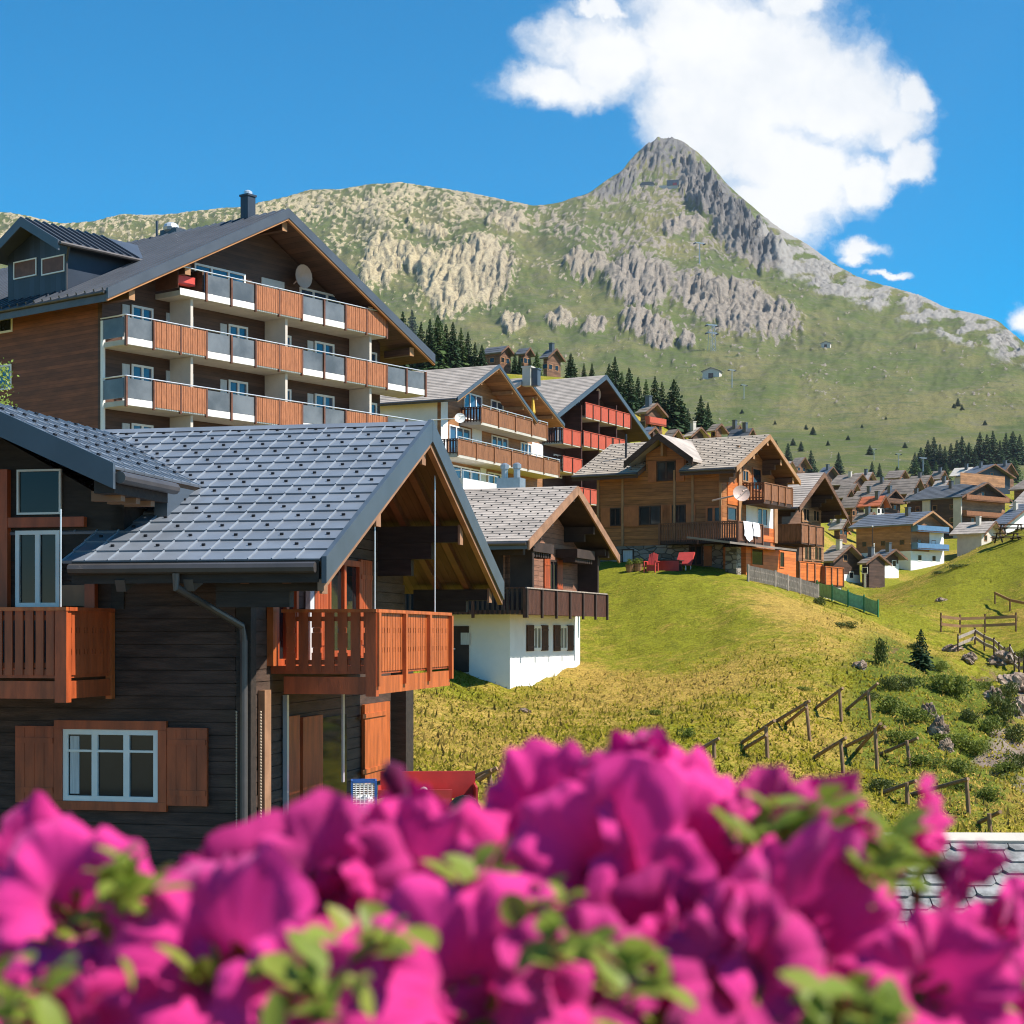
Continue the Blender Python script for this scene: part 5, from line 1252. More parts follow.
village(912,928,884,398,1900,505,493.5,478,'v_mid','tile_brown','brown chalet with tall roof and shaded gable by the spruces')
village(878,890,851,365,1900,508,498.5,489.5,'v_dark','tile_brown','low chalet with flat brown roof just above the red tiled house')
village(855,866,838,340,1900,520,507.5,496.5,'v_mid','tile_brown','brown chalet with grey brown roof beside the red tiled house')
village(884,907,874,352,2300,513,500.5,489.5,'v_dark','tile_dk','dark chalet with balcony, gable squarely to the viewer',bal=[(2.2,'v_mid')])
village(940,949,929,440,1900,486,479,470.5,'v_dark','tile_brown','tiny brown hut at the foot of the dark spruce grove')
village(974,1016,956,405,3200,490,474.5,464,'h_dorm','tile_blue','broad dark blue building with shallow gable beside the spruces')
village(968,979,949,425,1900,483,475,467,'beige','beige','pale flat roofed shed next to the dark blue building',front=False)
village(1032,1062,1008,382,1900,503,488.5,478.5,'v_mid','tile_brown','brown roofed house above the wide dark chalet, cut by the picture edge')
village(1026,1056,1009,348,1900,522,505.5,489.5,'v_dark','tile_grey','dark house with grey roof behind the white walled house, cut by the picture edge')
village(1003,1062,986,300,2600,552,527,503,'plaster','tile_blue','white walled house with blue grey roof behind the picnic tables')
village(829,851,820,320,2300,548,532,519.5,'v_tan','tile_brown','honey timber house with open balcony frame beside the deep shaded gable',bal=[(2.2,'f_orange')])
village(824,842,814,462,2400,485,477,466.5,'v_dark','tile_blue','dark hut with pale blue roof edge between two single spruces')
village(798,812,788,440,2200,474,466.5,457,'v_mid','tile_brown','small hut half hidden behind the golden chalet roof')
village(646,667.5,635,238,1900,434,412,403,'v_mid','tile_brown','small chalet with red balcony among the spruces',bal=[(1.5,'e_red')],ov=.5)
village(648,662,639,222,2100,446,433.5,426.5,'v_dark','tile_blue','low hut with blue grey roof below the small red balcony chalet')
village(691,711,682,282,2400,446,436,427,'v_dark','tile_grey','dark chalet with grey roof next to the tall spruce')
village(714.5,728,706,300,2200,442,430.5,423.5,'v_mid','tile_brown','brown chalet next to the long grey roof')
village(748,757,727,300,1900,446,436,428,'v_mid','tile_dk','long low chalet with dark roof showing above the golden chalet')
village(501,515,480,305,1700,367,352,345.5,'v_mid','tile_dk','brown chalet on the slope, first of three in a row',ov=.5)
village(525,535,514,305,1700,368,353.5,347.5,'v_mid','tile_dk','brown chalet on the slope, second of three in a row',ov=.5)
village(548,565,539,300,1800,374,357,348.5,'v_mid','tile_dk','brown chalet with square gable on the slope, third of three in a row',ov=.5)
for a in [(926,936,906,420,1900,492,484,475,'v_dark','tile_brown','brown roofed hut behind the tall roofed chalet, under the first pylon'),
  (944,955,930,380,1900,497,489,480,'v_mid','tile_grey','grey roofed chalet behind the wide dark chalet ridge'),
  (846,856,828,372,1900,506,497.5,489,'v_dark','tile_brown','low brown roof left of the flat brown roof'),
  (868,877,850,440,1900,487,480,472,'v_dark','tile_grey','grey roof peeping over the long brown roof'),
  (900,910,884,455,1900,484,477.5,470,'v_mid','tile_brown','small brown roof farthest up by the pale spruce'),
  (842,853,828,300,2000,540,529,519,'v_mid','tile_grey','grey roofed shed behind the honey timber frame house'),
  (868,880,852,308,2000,530,521,512,'v_dark','tile_brown','dark shed between the red tiled house and the blue balcony chalet'),
  (916,928,902,372,1900,512,502,492,'v_dark','tile_brown','brown chalet filling the gap left of the wide dark chalet'),
  (1004,1018,990,440,2200,480,472.5,463,'v_mid','tile_dk','dark roofed hut behind the broad blue building'),
  (960,972,944,345,2000,528,517,507,'v_mid','tile_brown','brown gabled hut seen between the wide chalet and the low grey roof'),
  (1036,1060,1016,330,2000,536,522,508,'v_dark','tile_brown','dark brown house cut by the picture edge above the white walled house'),
  (786,798,774,420,2200,478,470,461,'v_dark','tile_grey','little grey roof between golden chalet and spruces'),
  (736,744,722,330,2000,440,432.5,425,'v_mid','tile_brown','tiny brown roof behind the long low chalet'),
  (672,684,662,270,2200,446,437,429,'v_dark','tile_brown','dark brown roof at the foot of the big dark spruce')]:
    village(*a, ov=.7, front=False)
# stone pillars and tan panels of the wide dark chalet
for x in (927,958):
    c,_ = V2.fro(x,0,.8); mb = MB(); mb.box(c-.9,c+.9,.5,.85,0,V2.roofz(1)-.4-V2.zb); mb.build('stone_pillar', MAT['beige'], V2.T)
c = .75*V2.W
for z0 in (3.4,8.4):
    mb = MB(); V2.bx(mb,'g',-1.05,.9,V2.W-.9,.0,.04,V2.zb+2.5+z0,V2.zb+2.5+z0+2.2); mb.build('plaster_panel', MAT['v_tan'], V2.T)
mb = MB(); V1.bx(mb,'g',-1.06,V1.W*.55,V1.W-.9,.0,.03,V1.zb+4.8,V1.zb+9.4); mb.build('plaster_panel', MAT['plaster'], V1.T)

# ================================================================ mountain buildings and lift pylons
def ridge_station():
    P = mhit(662,188); s = P.y/FPX
    T = empty('mountain_station', P, R(-12), label='long grey mountain station below the summit', cat='building')
    mb = MB(); mb.box(-21*s,-8*s,-3,3,-4,4*s); mb.box(-9*s,16*s,-3,4,-4,2.2*s); mb.build('wall', MAT['beige'], T)
    mb = MB(); mb.prism([(-23*s,-4,3.5*s),(-7*s,-4,3.5*s),(-9*s,-4,6.5*s),(-20*s,-4,6.5*s)],(0,8,0)); mb.build('roof', MAT['tile_dk'], T)
    mb = MB(); mb.box(5*s,17*s,-4,4,1.5*s,7*s); mb.build('hall', MAT['tile_blue'], T)
    mb = MB(); mb.box(11*s,15*s,-4.15,-4.0,1.6*s,4*s); mb.build('door', MAT['red_paint'], T)
ridge_station()
def hut(px, py, w, label):
    P = mhit(px, py); s = P.y/FPX
    T = empty('mountain_hut', P, R(-20), label=label, cat='hut'); h = w*.55*s; w = w*s/2
    mb = MB(); mb.prism([(-w,-w*.6,-2),(w,-w*.6,-2),(w,-w*.6,h*.7),(0,-w*.6,h),(-w,-w*.6,h*.7)],(0,w*1.4,0)); mb.build('wall', MAT['beige'], T)
    mb = MB()
    for q in (-1,1): mb.prism([(q*w*1.15,-w*.75,h*.62),(0,-w*.75,h+.05),(0,-w*.75,h+.5),(q*w*1.15,-w*.75,h*.62+.45)],(0,w*1.7,0))
    mb.build('roof', MAT['tile_dk'], T)
    mb = MB(); mb.box(-w*.3,w*.3,-w*.6-.1,-w*.6,-1,h*.45); mb.build('door', MAT['v_dark'], T)
hut(712,378,17,'grey lift hut on the meadow under the pylon'); hut(826,347,9,'tiny stone hut where scree meets meadow')
def pylon(px, py0, py1, label, arms=1, lattice=False, ground=None):
    P = ground or mhit(px, py1); s = P.y/FPX; h = (py1-py0)*s
    T = empty('lift_pylon', P, R(25), label=label, cat='pylon', group='ski lift pylons')
    mb = MB()
    if lattice:
        w = h*.11
        for sx in (-1,1):
            for sy in (-1,1): mb.beam((sx*w,sy*w,-1),(sx*w*.6,sy*w*.6,h),.5,.5)
        for k in range(5):
            z0, z1 = h*k/5, h*(k+1)/5
            mb.beam((-w,-w,z0),(w,-w,z1),.25,.25); mb.beam((w,-w,z0),(w,w,z1),.25,.25); mb.beam((w,-w,z0),(-w,-w,z1),.25,.25)
    else: mb.tube([(0,0,-1),(0,0,h)],[.55*h/20,.35*h/20],8)
    mb.build('mast', MAT['grey_metal'], T)
    for k in range(arms):
        mb = MB(); z = h-k*h*.28; mb.beam((-h*.22,0,z),(h*.22,0,z),.5*h/16,.7*h/16); mb.build('cross_arm', MAT['grey_metal'], T)
        for q in (-1,1):
            mb = MB(); mb.box(q*h*.22-.25*h/18,q*h*.22+.25*h/18,-h*.10,h*.10,z-h*.06,z-h*.015); mb.build('sheave_block', MAT['black'], T)
pylon(699.5,243,268,'dark solitary lift pylon high below the summit'); pylon(711.8,325,353,'twin armed lattice lift pylon at the foot of the cliff',2,True)
pylon(732,370,388,'slender lift pylon on the meadow, upper of two'); pylon(744,385,400,'slender lift pylon on the meadow, lower of two')
pylon(898.7,454,468,'lift pylon in front of the dark grove, beside the lone spruces'); pylon(923,458,478,'taller lift pylon in front of the dark grove'); pylon(874,449,460,'small lift pylon above the brown roofs')

# ================================================================ trees
def spruce_mesh(seed, layers=17, nb=9, spread=.20, loose=.0):
    r = random.Random(seed); mb = MB()
    for i in range(layers):
        t = i/(layers-1); z = .07+.90*t; rad = spread*(1-t)**.85*(1+r.uniform(-.12,.12))+.012
        n = max(4, int(nb*(1-t*.5)))
        for k in range(n):
            a = 2*math.pi*(k+r.random()*.7)/n; rr = rad*r.uniform(.65,1.12); dz = r.uniform(-.015,.015)
            d = Vector((math.cos(a), math.sin(a), 0)); p = Vector((-d.y, d.x, 0)); w = rr*r.uniform(.26,.42)+.010
            droop = r.uniform(.25,.55); segs = 3
            for q in range(segs):
                u0, u1 = q/segs, (q+1)/segs
                def pt(u, s): return d*(rr*u)+p*(s*w*(1-.75*u)*(.35+.65*min(1,u*3)))+Vector((0,0,z+dz+.03*u-droop*rr*u*u))
                tw = Vector((0,0,r.uniform(-.012,.006)))
                mb.quad(pt(u0,-1)+tw, pt(u1,-1)+tw, pt(u1,1)-tw, pt(u0,1)-tw)
                # hanging twigs
                c = pt((u0+u1)/2, r.choice((-1,1))); hgt = .02+.03*r.random()
                mb.quad(c, c+d*w*.5, c+d*w*.5+Vector((0,0,-hgt)), c+Vector((0,0,-hgt*.8)))
    mb.quad((-.012,0,.93),(.012,0,.93),(.002,0,1.0),(-.002,0,1.0)); mb.quad((0,-.012,.93),(0,.012,.93),(0,.002,1.0),(0,-.002,1.0))
    return mb.mesh('crown', MAT['spruce'])
CR = [spruce_mesh(i, 20+i%3, 12, .235+.03*(i%3)) for i in range(5)]
CRL = [m.copy() for m in CR[:3]]
for m in CRL: m.materials.clear(); m.materials.append(MAT['spruce_lt'])
_mb = MB(); _mb.tube([(0,0,-.12),(0,0,.3),(0,0,.97)],[.018,.012,.002],7); TRK = _mb.mesh('trunk', MAT['bark'])
trnd = random.Random(11)
def spruce(px, py, hp, label, group=None, light=False, parts=True, wide=1.0, at_=None):
    P = at_ or anyhit(px, py); h = hp/FPX*P.y
    me = trnd.choice(CRL if light else CR); s = (h*wide*trnd.uniform(.9,1.1), h*wide*trnd.uniform(.9,1.1), h); rz = trnd.uniform(0,6.28)
    if parts:
        T = empty('larch_tree' if light else 'spruce_tree', P, rz, label=label, cat='tree', group=group); T.scale = s
        for nm, q in (('trunk', TRK),('crown', me)):
            o = bpy.data.objects.new(nm, q); COL.objects.link(o); o.parent = T
    else:
        o = bpy.data.objects.new('larch_tree' if light else 'spruce_tree', me); COL.objects.link(o); o.location = P; o.rotation_euler = (0,0,rz); o.scale = s; tag(o, label, 'tree', group)
ORD = ['first','second','third','fourth','fifth','sixth','seventh','eighth','ninth','tenth','eleventh','twelfth','thirteenth','fourteenth','fifteenth','sixteenth','seventeenth','eighteenth','nineteenth','twentieth']
def grove(lst, place, group, light=()):
    lst = sorted(lst)
    for i, (px, top, bot, *w) in enumerate(lst):
        spruce(px, bot, bot-top, f"{'pale green larch' if i in light else 'dark green spruce'}, {ORD[i]} from the left {place}", group, i in light, wide=w[0] if w else 1.0)
grove([(392,316,362),(403,306,366),(412,310,364),(421,318,368),(430,313,366),(438,309,366),(446,320,368),(453,316,366),(461,324,368),(468,330,370),(475,338,368),(482,342,370)], 'in the grove beside the hotel gable', 'spruces beside the hotel gable', (5,8))
grove([(520,352,372),(537,350,374),(571,352,378),(584,362,380),(592,362,382),(515,350,372),(530,356,374)], 'around the three chalets in a row', 'spruces around the three chalets', (3,))
grove([(609,364,402,1.1),(615,357,404,1.1),(622,372,408),(629,368,412),(638,377,415),(646,380,418),(655,376,420),(662,382,424)], 'in the row rising behind the red balcony block', 'spruces behind the red balcony block', (2,5))
for a in ((674,380,432,1.25,'big dark spruce, fullest of the trees above the golden chalet roof'),(681,400,436,1.1,'smaller spruce pressed against the big dark spruce'),(688,408,432,1.1,'short spruce between the two tall ones'),(701,395,430,1.15,'slim dark spruce left of the grey roofs'),(708,402,432,1.05,'low spruce leaning on the slim dark spruce')):
    spruce(a[0],a[2],a[2]-a[1],a[4],'spruces above the golden chalet',wide=a[3])
for a in ((776,440,464,'small spruce showing right of the golden chalet ridge'),(788,443,468,'second small spruce right of the golden chalet ridge'),(801,441,452,'single round bush-like conifer on the meadow'),(811,450,473,'broad dark spruce beside the pale blue roof edge'),(838.7,452,474,'dark spruce with forked top above the brown roofs'),(872,461,478,'slim spruce behind the small lift pylon'),(879.5,463,477,'short spruce next to the slim one behind the small lift pylon'),(766,446,466,'spruce in the gap behind the golden chalet gable'),(897,466,486,'pale spruce at the foot of the first grove pylon')):
    spruce(a[0],a[2],a[2]-a[1],a[3],'single spruces behind the brown roofs',wide=1.25)
grove([(915,452,474,1.2),(921,447,472,1.2),(928,440,470,1.3),(934,437,470,1.3),(940,444,470,1.2),(945,446,470,1.1),(951,443,468,1.2),(957,440,470,1.3),(962,436,468,1.3),(969,442,468,1.2),(975,446,468,1.1),(980,432,466,1.3),(987,434,466,1.2),(993,431,466,1.35),(1000,440,466,1.2),(1006,433,466,1.2),(1013,431,464,1.3),(1020,434,464,1.2)], 'in the long dark grove behind the village', 'spruces of the long dark grove')
grove([(916,458,482,1.3),(927,460,484,1.4),(936,461,482,1.4),(946,462,480,1.3),(986,462,488,1.2),(1003,458,482,1.3),(1015,458,482,1.3)], 'in the paler row before the dark grove', 'larches before the dark grove', tuple(range(7)))
for i, (x, y, h) in enumerate(((813,435,9),(958,408,10),(962,411,7),(954,409,6),(793,446,8),(806,430,6),(870,455,10),(848,440,5),(905,448,6),(862,428,4),(828,446,6),(985,425,5),(775,425,5),(742,415,6),(886,420,4))):
    spruce(x, y, h, 'tiny dark conifer standing alone on the far meadow slope', 'tiny conifers on the meadow slope', parts=False, wide=1.8)
# young spruce on the edge of the ravine
spruce(921, 671, 42, 'young spruce standing alone on the ravine edge', None, wide=1.35, at_=hit(921,671))

def leaf_cloud(n, seed, size, rx, ry, rz, mat, lumps=7):
    r = random.Random(seed); mb = MB()
    L = [(r.uniform(-.6,.6)*rx, r.uniform(-.6,.6)*ry, r.uniform(.15,.7)*rz, r.uniform(.35,.6)) for _ in range(lumps)]
    for k in range(n):
        c = L[k % lumps]; d = Vector((r.gauss(0,1), r.gauss(0,1), r.gauss(.25,1))).normalized()*(r.random()**.4)*c[3]
        p = Vector((c[0]+d.x*rx, c[1]+d.y*ry, max(-.05, c[2]+d.z*rz*.8)))
        x = Vector((r.gauss(0,1), r.gauss(0,1), r.gauss(0,.6))).normalized(); y = x.cross(Vector((r.gauss(0,1),r.gauss(0,1),r.gauss(0,1)))).normalized(); s = size*r.uniform(.6,1.3)
        mb.quad(p-x*s, p+y*s*.5, p+x*s, p-y*s*.5)
    return mb.mesh('shrub', MAT[mat])
SH = [leaf_cloud(900, i, .075, 1, 1, .8, 'shrub' if i < 3 else 'shrub_dk') for i in range(5)]
def shrub(px, py, wpx, hpx, label, v=0, group='shrubs on the ravine slope', name='shrub'):
    P = hit(px, py); s = P.y/FPX; o = bpy.data.objects.new(name, SH[v]); COL.objects.link(o)
    o.location = P-Vector((0,0,.1)); o.scale = (wpx*s/2.2, wpx*s/2.2, hpx*s/1.15); o.rotation_euler = (0,0,px); tag(o, label, 'shrub', group)
for a in ((893,715,46,30,'rounded bright green shrub above the row of leaning poles',0),(918,722,40,26,'bright green shrub spreading right of the rounded one',1),(935,690,44,30,'green shrub between the pale rock outcrops',2),(958,700,46,36,'tall green shrub above the pale rock outcrop',0),(972,722,26,22,'small dark shrub at the right end of the green bank',3),
          (905,690,30,24,'upright shrub below the young spruce',4),(880,665,22,40,'narrow dark shrub running up the knoll side',3),(888,690,22,24,'dark shrub under the narrow one on the knoll side',4),(950,745,44,22,'low shrub beneath the pale rocks',1),(925,765,50,22,'low spreading shrub around the lower poles',2),(880,790,44,22,'low shrub at the last row of poles',3),(962,775,44,24,'low shrub on the lower bank',0),
          (1000,720,40,44,'dark tall shrub in the ravine, beside the cliff edge',4),(1014,745,30,30,'shrub at the foot of the ravine cliff',3),(985,690,24,16,'shrub on the ravine rim',1),(940,672,24,16,'low shrub right of the young spruce',0),(1005,775,30,22,'shrub in the lower ravine corner',2),
          (688,738,24,18,'leafy green plant just above the flowers',0),(655,715,16,12,'small leafy plant on the dry slope',1),(820,605,20,14,'dark low shrub on the knoll shoulder',3),(845,628,30,12,'low heather patch on the knoll side',4),(958,568,26,8,'dark low bush on the upper meadow',4),(940,574,18,6,'small dark bush left of the low bush on the upper meadow',3),(805,690,20,8,'low green tuft above the leaning poles',1),(990,735,36,30,'shrub hiding the foot of the pale ravine bank',0),(1008,700,30,26,'dark shrub over the ravine rock',3),(975,752,34,24,'bright shrub on the bank left of the bare earth',1),(1018,770,34,30,'shrub at the picture edge low in the ravine',4),(955,790,40,22,'shrub above the tall barrier of the lowest row',2),(985,800,34,20,'shrub between lowest barrier and slate roof',0),(900,742,40,20,'shrub right of the middle row of poles',1),(868,700,26,16,'shrub behind the right end of the upper row',4),(1020,660,22,16,'shrub behind the bending rail fence',3),(915,650,18,14,'shrub behind the young spruce',4),(862,745,24,14,'shrub among the middle row of poles',2)):
    shrub(a[0],a[1],a[2],a[3],a[4],a[5])

# birch-like young tree reaching in at the picture's left edge
def young_tree():
    Y = 52; P = Vector(((-22-512)/FPX*Y, Y, -2.0)); T = empty('young_tree', P, 0, label='young tree with yellow green leaves at the hotel corner', cat='tree')
    mb = MB(); top = at(-18,352,Y)-P; mb.tube([(0,0,-.3),(.1,0,4),tuple(top)],[.14,.09,.02],8); mb.build('trunk', MAT['bark'], T)
    r = random.Random(4); lf = MB()
    for (px,py) in ((2,372),(4,386),(2,402),(8,411),(-8,365),(-20,380),(-25,400),(-14,392),(-10,412),(-30,360),(-4,425),(6,424)):
        c = at(px,py,Y+r.uniform(-.5,.5))-P; b = MB(); b.tube([(.08,0,c.z-.5),tuple(c)],[.03,.01],5); b.build('branch', MAT['bark'], T)
        for k in range(60):
            p = c+Vector((r.gauss(0,.14),r.gauss(0,.25),r.gauss(0,.14))); x = Vector((r.gauss(0,1),r.gauss(0,1),r.gauss(0,1))).normalized(); y = x.orthogonal().normalized(); s = r.uniform(.04,.07)
            lf.quad(p-x*s,p+y*s*.6,p+x*s,p-y*s*.6)
    lf.build('crown', MAT['bleaf'], T)
young_tree()

# ================================================================ poles against snow on the slope
def snow_pole(base, top, logs, label):
    Y = None; P = hit(*base); s = P.y/FPX; h = (base[1]-top[1])*s
    T = empty('snow_barrier', P, 0, label=label, cat='snow barrier', group='leaning pole snow barriers')
    r = random.Random(base[0]); mb = MB(); xt = (top[0]-base[0])*s
    mb.tube([(0,0,-.35),(xt,0,h)], [.065,.058], 8); mb.build('post', MAT['post_wood'], T)
    for (x0,y0,x1,y1) in logs:
        a = Vector(((x0-base[0])*s, -.13, h-(y0-top[1])*s))
        # the far end runs back and rests on the slope
        g = hit(x1, y1, max(30, P.y-3), P.y+14); b = g-P
        if b.length > 6: b = Vector(((x1-base[0])*s, 1.0, h-(y1-top[1])*s))
        mb = MB(); mb.tube([a, b+Vector((0,0,.04))], [.055,.065], 8); mb.build('leaning_log', MAT['post_wood'], T)
for i, (b, t, lg, lab) in enumerate([
    ((842,722),(839.5,690),[(842,688,816,709)],'leaning pole barrier in the upper row, second from its right end'),
    ((871,720.6),(868,691),[(877,683.5,847,710.5)],'leaning pole barrier at the right end of the upper row'),
    ((811,742.5),(806,704),[(809,702,777,722),(806,708,786,725)],'tallest leaning pole barrier of the upper row'),
    ((768,759),(766,727),[(774,720.6,742,744),(766,735,744,750)],'double leaning pole barrier over the dry slope'),
    ((715,760),(713.6,740),[(718.6,738.5,697,752.5)],'leaning pole barrier at the left end of the upper row'),
    ((878,771),(875,728),[(884,727,846,747.5),(880,724,857,752)],'crossed pole barrier in the middle row'),
    ((844,774),(840.6,743),[(845,739,814,759)],'leaning pole barrier left of the crossed one'),
    ((911,767.6),(906.7,741.5),[(917,739,881,755)],'leaning pole barrier at the right end of the middle row'),
    ((908,805),(906.7,783),[(915,781,880,795)],'short leaning pole barrier in the lowest row'),
    ((969.6,815),(966.5,782),[(967,780,911,796)],'tall barrier with a long thin log in the lowest row'),
    ((991,835),(989,814),[(999,812,979,824)],'small pole barrier just above the slate roof'),
    ((492,786),(489,772),[(497,768,478,782),(492,770,476,778)],'pair of logs lying by the red cart'),
    ((537,782),(535,766),[(537,765,514,782)],'leaning pole on the slope behind the petals')]):
    snow_pole(b, t, lg, lab)

# ================================================================ fences, picnic tables, rocks
def fence(pts, name, label, cat, posth, rails, pm, rm, step=2.0, net=None, pick=None, rr=.05):
    """pts: ground points (3d)"""
    T = empty(name, pts[0], 0, label=label, cat=cat)
    o = pts[0]; L = []
    for a, b in zip(pts, pts[1:]):
        n = max(1, round((b-a).length/step))
        for k in range(n): 
            q = a.lerp(b, k/n); L.append(Vector((q.x, q.y, ground_xy(q.x,q.y))))
    L.append(pts[-1])
    for q in L:
        mb = MB(); mb.tube([q-o+Vector((0,0,-.3)), q-o+Vector((0,0,posth))], rr, 6); mb.build('post', MAT[pm], T)
    for a, b in zip(L, L[1:]):
        if net:
            mb = MB(); n = 6
            P = [a.lerp(b,i/n)-o for i in range(n+1)]
            for i in range(n):
                sag = -.05*math.sin(math.pi*i/n); sag2 = -.05*math.sin(math.pi*(i+1)/n)
                mb.prism([P[i]+Vector((0,0,.08)),P[i+1]+Vector((0,0,.08)),P[i+1]+Vector((0,0,posth-.1+sag2)),P[i]+Vector((0,0,posth-.1+sag))],(0,.012,0))
            mb.build('netting', MAT[net], T)
        elif pick:
            mb = MB(); d = b-a; n = max(2, int(d.length/.16))
            for i in range(n):
                p = a.lerp(b,(i+.5)/n)-o; mb.box(p.x-.055,p.x+.055,p.y-.012,p.y+.012,p.z+.06,p.z+posth-.05)
            for z in (.25,posth-.3): mb.beam(a-o+Vector((0,.04,z)), b-o+Vector((0,.04,z)), .04, .08)
            mb.build('pickets', MAT[pick], T)
        else:
            for z in rails:
                mb = MB(); mb.beam(a-o+Vector((0,-.06,z)), b-o+Vector((0,-.06,z)), .05, .17); mb.build('rail', MAT[rm], T)
def gp(L, **k): return [hit(x,y,**k) for x,y in L]
fence(gp([(748,582),(775,587),(800,594),(818,600)]),'picket_fence','grey picket fence in front of the orange ground floor','fence',.95,None,'grey_wood',None,1.8,pick='grey_wood',rr=.07)
fence(gp([(817,597),(832,602),(848,607),(864,612),(878,617)]),'netting_fence','green netting fence running down from the knoll','fence',1.05,None,'green_plastic',None,2.4,net='net')
fence(gp([(941,633),(960,634),(985,633),(1016,632)]),'rail_fence','wooden rail fence with two wide boards on the far bank','fence',1.15,(.45,.9),'v_mid','pale_wood',2.4)
fence(gp([(958,652),(975,646),(994,656),(1010,664),(1024,676)]),'rail_fence','wooden rail fence bending down along the ravine edge','fence',1.0,(.4,.8),'v_dark','grey_wood',2.4)
fence(gp([(995,604),(1010,612),(1030,616)]),'rail_fence','long single barrier beam above the rail fence','fence',.8,(.7,),'v_mid','pale_wood',3.0)
def picnic(px, py, rz, label):
    P = hit(px, py, 60, 200); T = empty('picnic_table', P, rz, label=label, cat='picnic table', group='picnic tables on the hill top')
    mb = MB()
    for k in range(5): mb.box(-.95,.95,-.38+k*.155,-.38+k*.155+.14,.72,.765)
    mb.build('table_top', MAT['v_dark'], T)
    for q in (-1,1):
        mb = MB()
        for k in range(2): mb.box(-.95,.95,q*.72-.15+k*.155,q*.72-.15+k*.155+.14,.42,.46)
        mb.build('bench', MAT['v_dark'], T)
    for x in (-.7,.7):
        mb = MB(); mb.beam((x,-.62,0),(x,-.25,.72),.06,.1,up=(1,0,0)); mb.beam((x,.62,0),(x,.25,.72),.06,.1,up=(1,0,0)); mb.beam((x,-.8,.38),(x,.8,.38),.06,.1); mb.build('trestle', MAT['v_dark'], T)
picnic(1007,543,.2,'dark wooden picnic table nearer to the viewer on the hill top'); picnic(1011,534,.1,'dark wooden picnic table behind the nearer one on the hill top')

def rock(px, py, w, h, label, seed, cat='rock'):
    P = hit(px, py); s = P.y/FPX; mb = MB(); mb.ball((0,0,0), 1, n=40, k=24); r = random.Random(seed)
    V = np.array(mb.v); n = fbm(V[:,0]*1.3+seed*3+V[:,2]*.8, V[:,1]*1.3-V[:,2]*1.1, 5, seed)*.9+.25*fbm(V[:,0]*3+V[:,2]*2+seed, V[:,1]*3-V[:,2]*2, 4, seed+5, True); V = V*(1+n[:,None])
    V = V*np.array([w*s/2, w*s/2.4, h*s/1.6]); mb.v = [tuple(q) for q in V]
    o = mb.build('rock', MAT['rock']); o.location = P; o.rotation_euler = (0,0,seed); tag(o, label, cat, 'rocks on the ravine slope')
for i, a in enumerate(((928,716,16,16,'pale rock outcrop at the upper end of the broken strip'),(938,735,18,22,'largest pale rock in the broken strip between shrubs'),(946,752,16,14,'pale rock at the lower end of the broken strip'),(860,668,14,9,'small grey rock on the knoll side'),(1014,688,30,20,'big grey pink rock on the ravine cliff'),(1020,714,20,22,'rugged rock on the ravine cliff, at the picture edge'),(995,700,20,14,'rock poking out of the ravine rim'),(524,712,13,5,'flat pale stone lying in the dry grass'),(953,651,18,8,'dark boulder under the rail fence'),(845,602,8,5,'small stone by the green netting fence'),(941,601,9,4,'lone stone on the upper meadow'),(1004,664,26,14,'brown boulder on the ravine rim'),(969,664,14,8,'small boulder near the bending rail fence'))):
    rock(*a, seed=i+2)

# ================================================================ terrace furniture before the golden chalet
def deck_chair(px, py, label):
    P = hit(px, py, 85, 115); T = empty('garden_chair', P+Vector((0,0,.02)), R(-25), label=label, cat='chair', group='red garden chairs')
    mb = MB()
    for k in range(5): mb.box(-.28+k*.112,-.28+k*.112+.10,-.25,.25,.36,.39)
    mb.build('seat', MAT['coral'], T); mb = MB()
    for k in range(5): mb.beam((-.23+k*.112,.22,.36),(-.23+k*.112,.48,1.02+.05*(2-abs(k-2))),.10,.025,up=(0,1,0))
    mb.build('backrest', MAT['coral'], T)
    for q in (-1,1):
        mb = MB(); mb.box(q*.36-.06,q*.36+.06,-.3,.3,.58,.61); mb.build('armrest', MAT['coral'], T)
        mb = MB(); mb.box(q*.33-.03,q*.33+.03,-.27,-.19,-.05,.58); mb.build('leg', MAT['coral'], T)
        mb = MB(); mb.box(q*.33-.03,q*.33+.03,.2,.28,-.05,.58); mb.build('leg', MAT['coral'], T)
deck_chair(651,572,'pinkish red garden chair on the lawn edge below the log wall')
P = hit(682,570,85,115); T = empty('sun_lounger', P, R(-30), label='red reclining lounger on the lawn edge, right of the pinkish garden chair', cat='lounger')
mb = MB(); mb.prism([(-.5,-.5,.25),(.5,-.5,.25),(.5,-.5,.35),(-.5,-.5,.35)],(0,.7,0)); mb.build('seat', MAT['coral'], T)
mb = MB(); mb.beam((0,.2,.3),(0,.75,1.05),1.0,.1,up=(0,-1,1)); mb.build('backrest', MAT['coral'], T)
for x in (-.42,.42):
    for y in (-.4,.3):
        mb = MB(); mb.tube([(x,y,-.05),(x,y,.27)],.03,6); mb.build('leg', MAT['white'], T)
P = hit(668,572,85,118); T = empty('garden_table', P+Vector((0,1.6,.0)), R(-25), label='dark garden table behind the red chairs', cat='table')
mb = MB(); mb.box(-1.0,1.0,-.45,.45,.68,.74); mb.build('table_top', MAT['e_wood'], T); mb = MB(); mb.box(-.98,.98,-.47,-.44,.1,.68); mb.build('table_cloth', MAT['red_paint'], T)
for x in (-.85,.85):
    mb = MB(); mb.box(x-.05,x+.05,-.35,.35,-.3,.68); mb.build('leg', MAT['e_wood'], T)
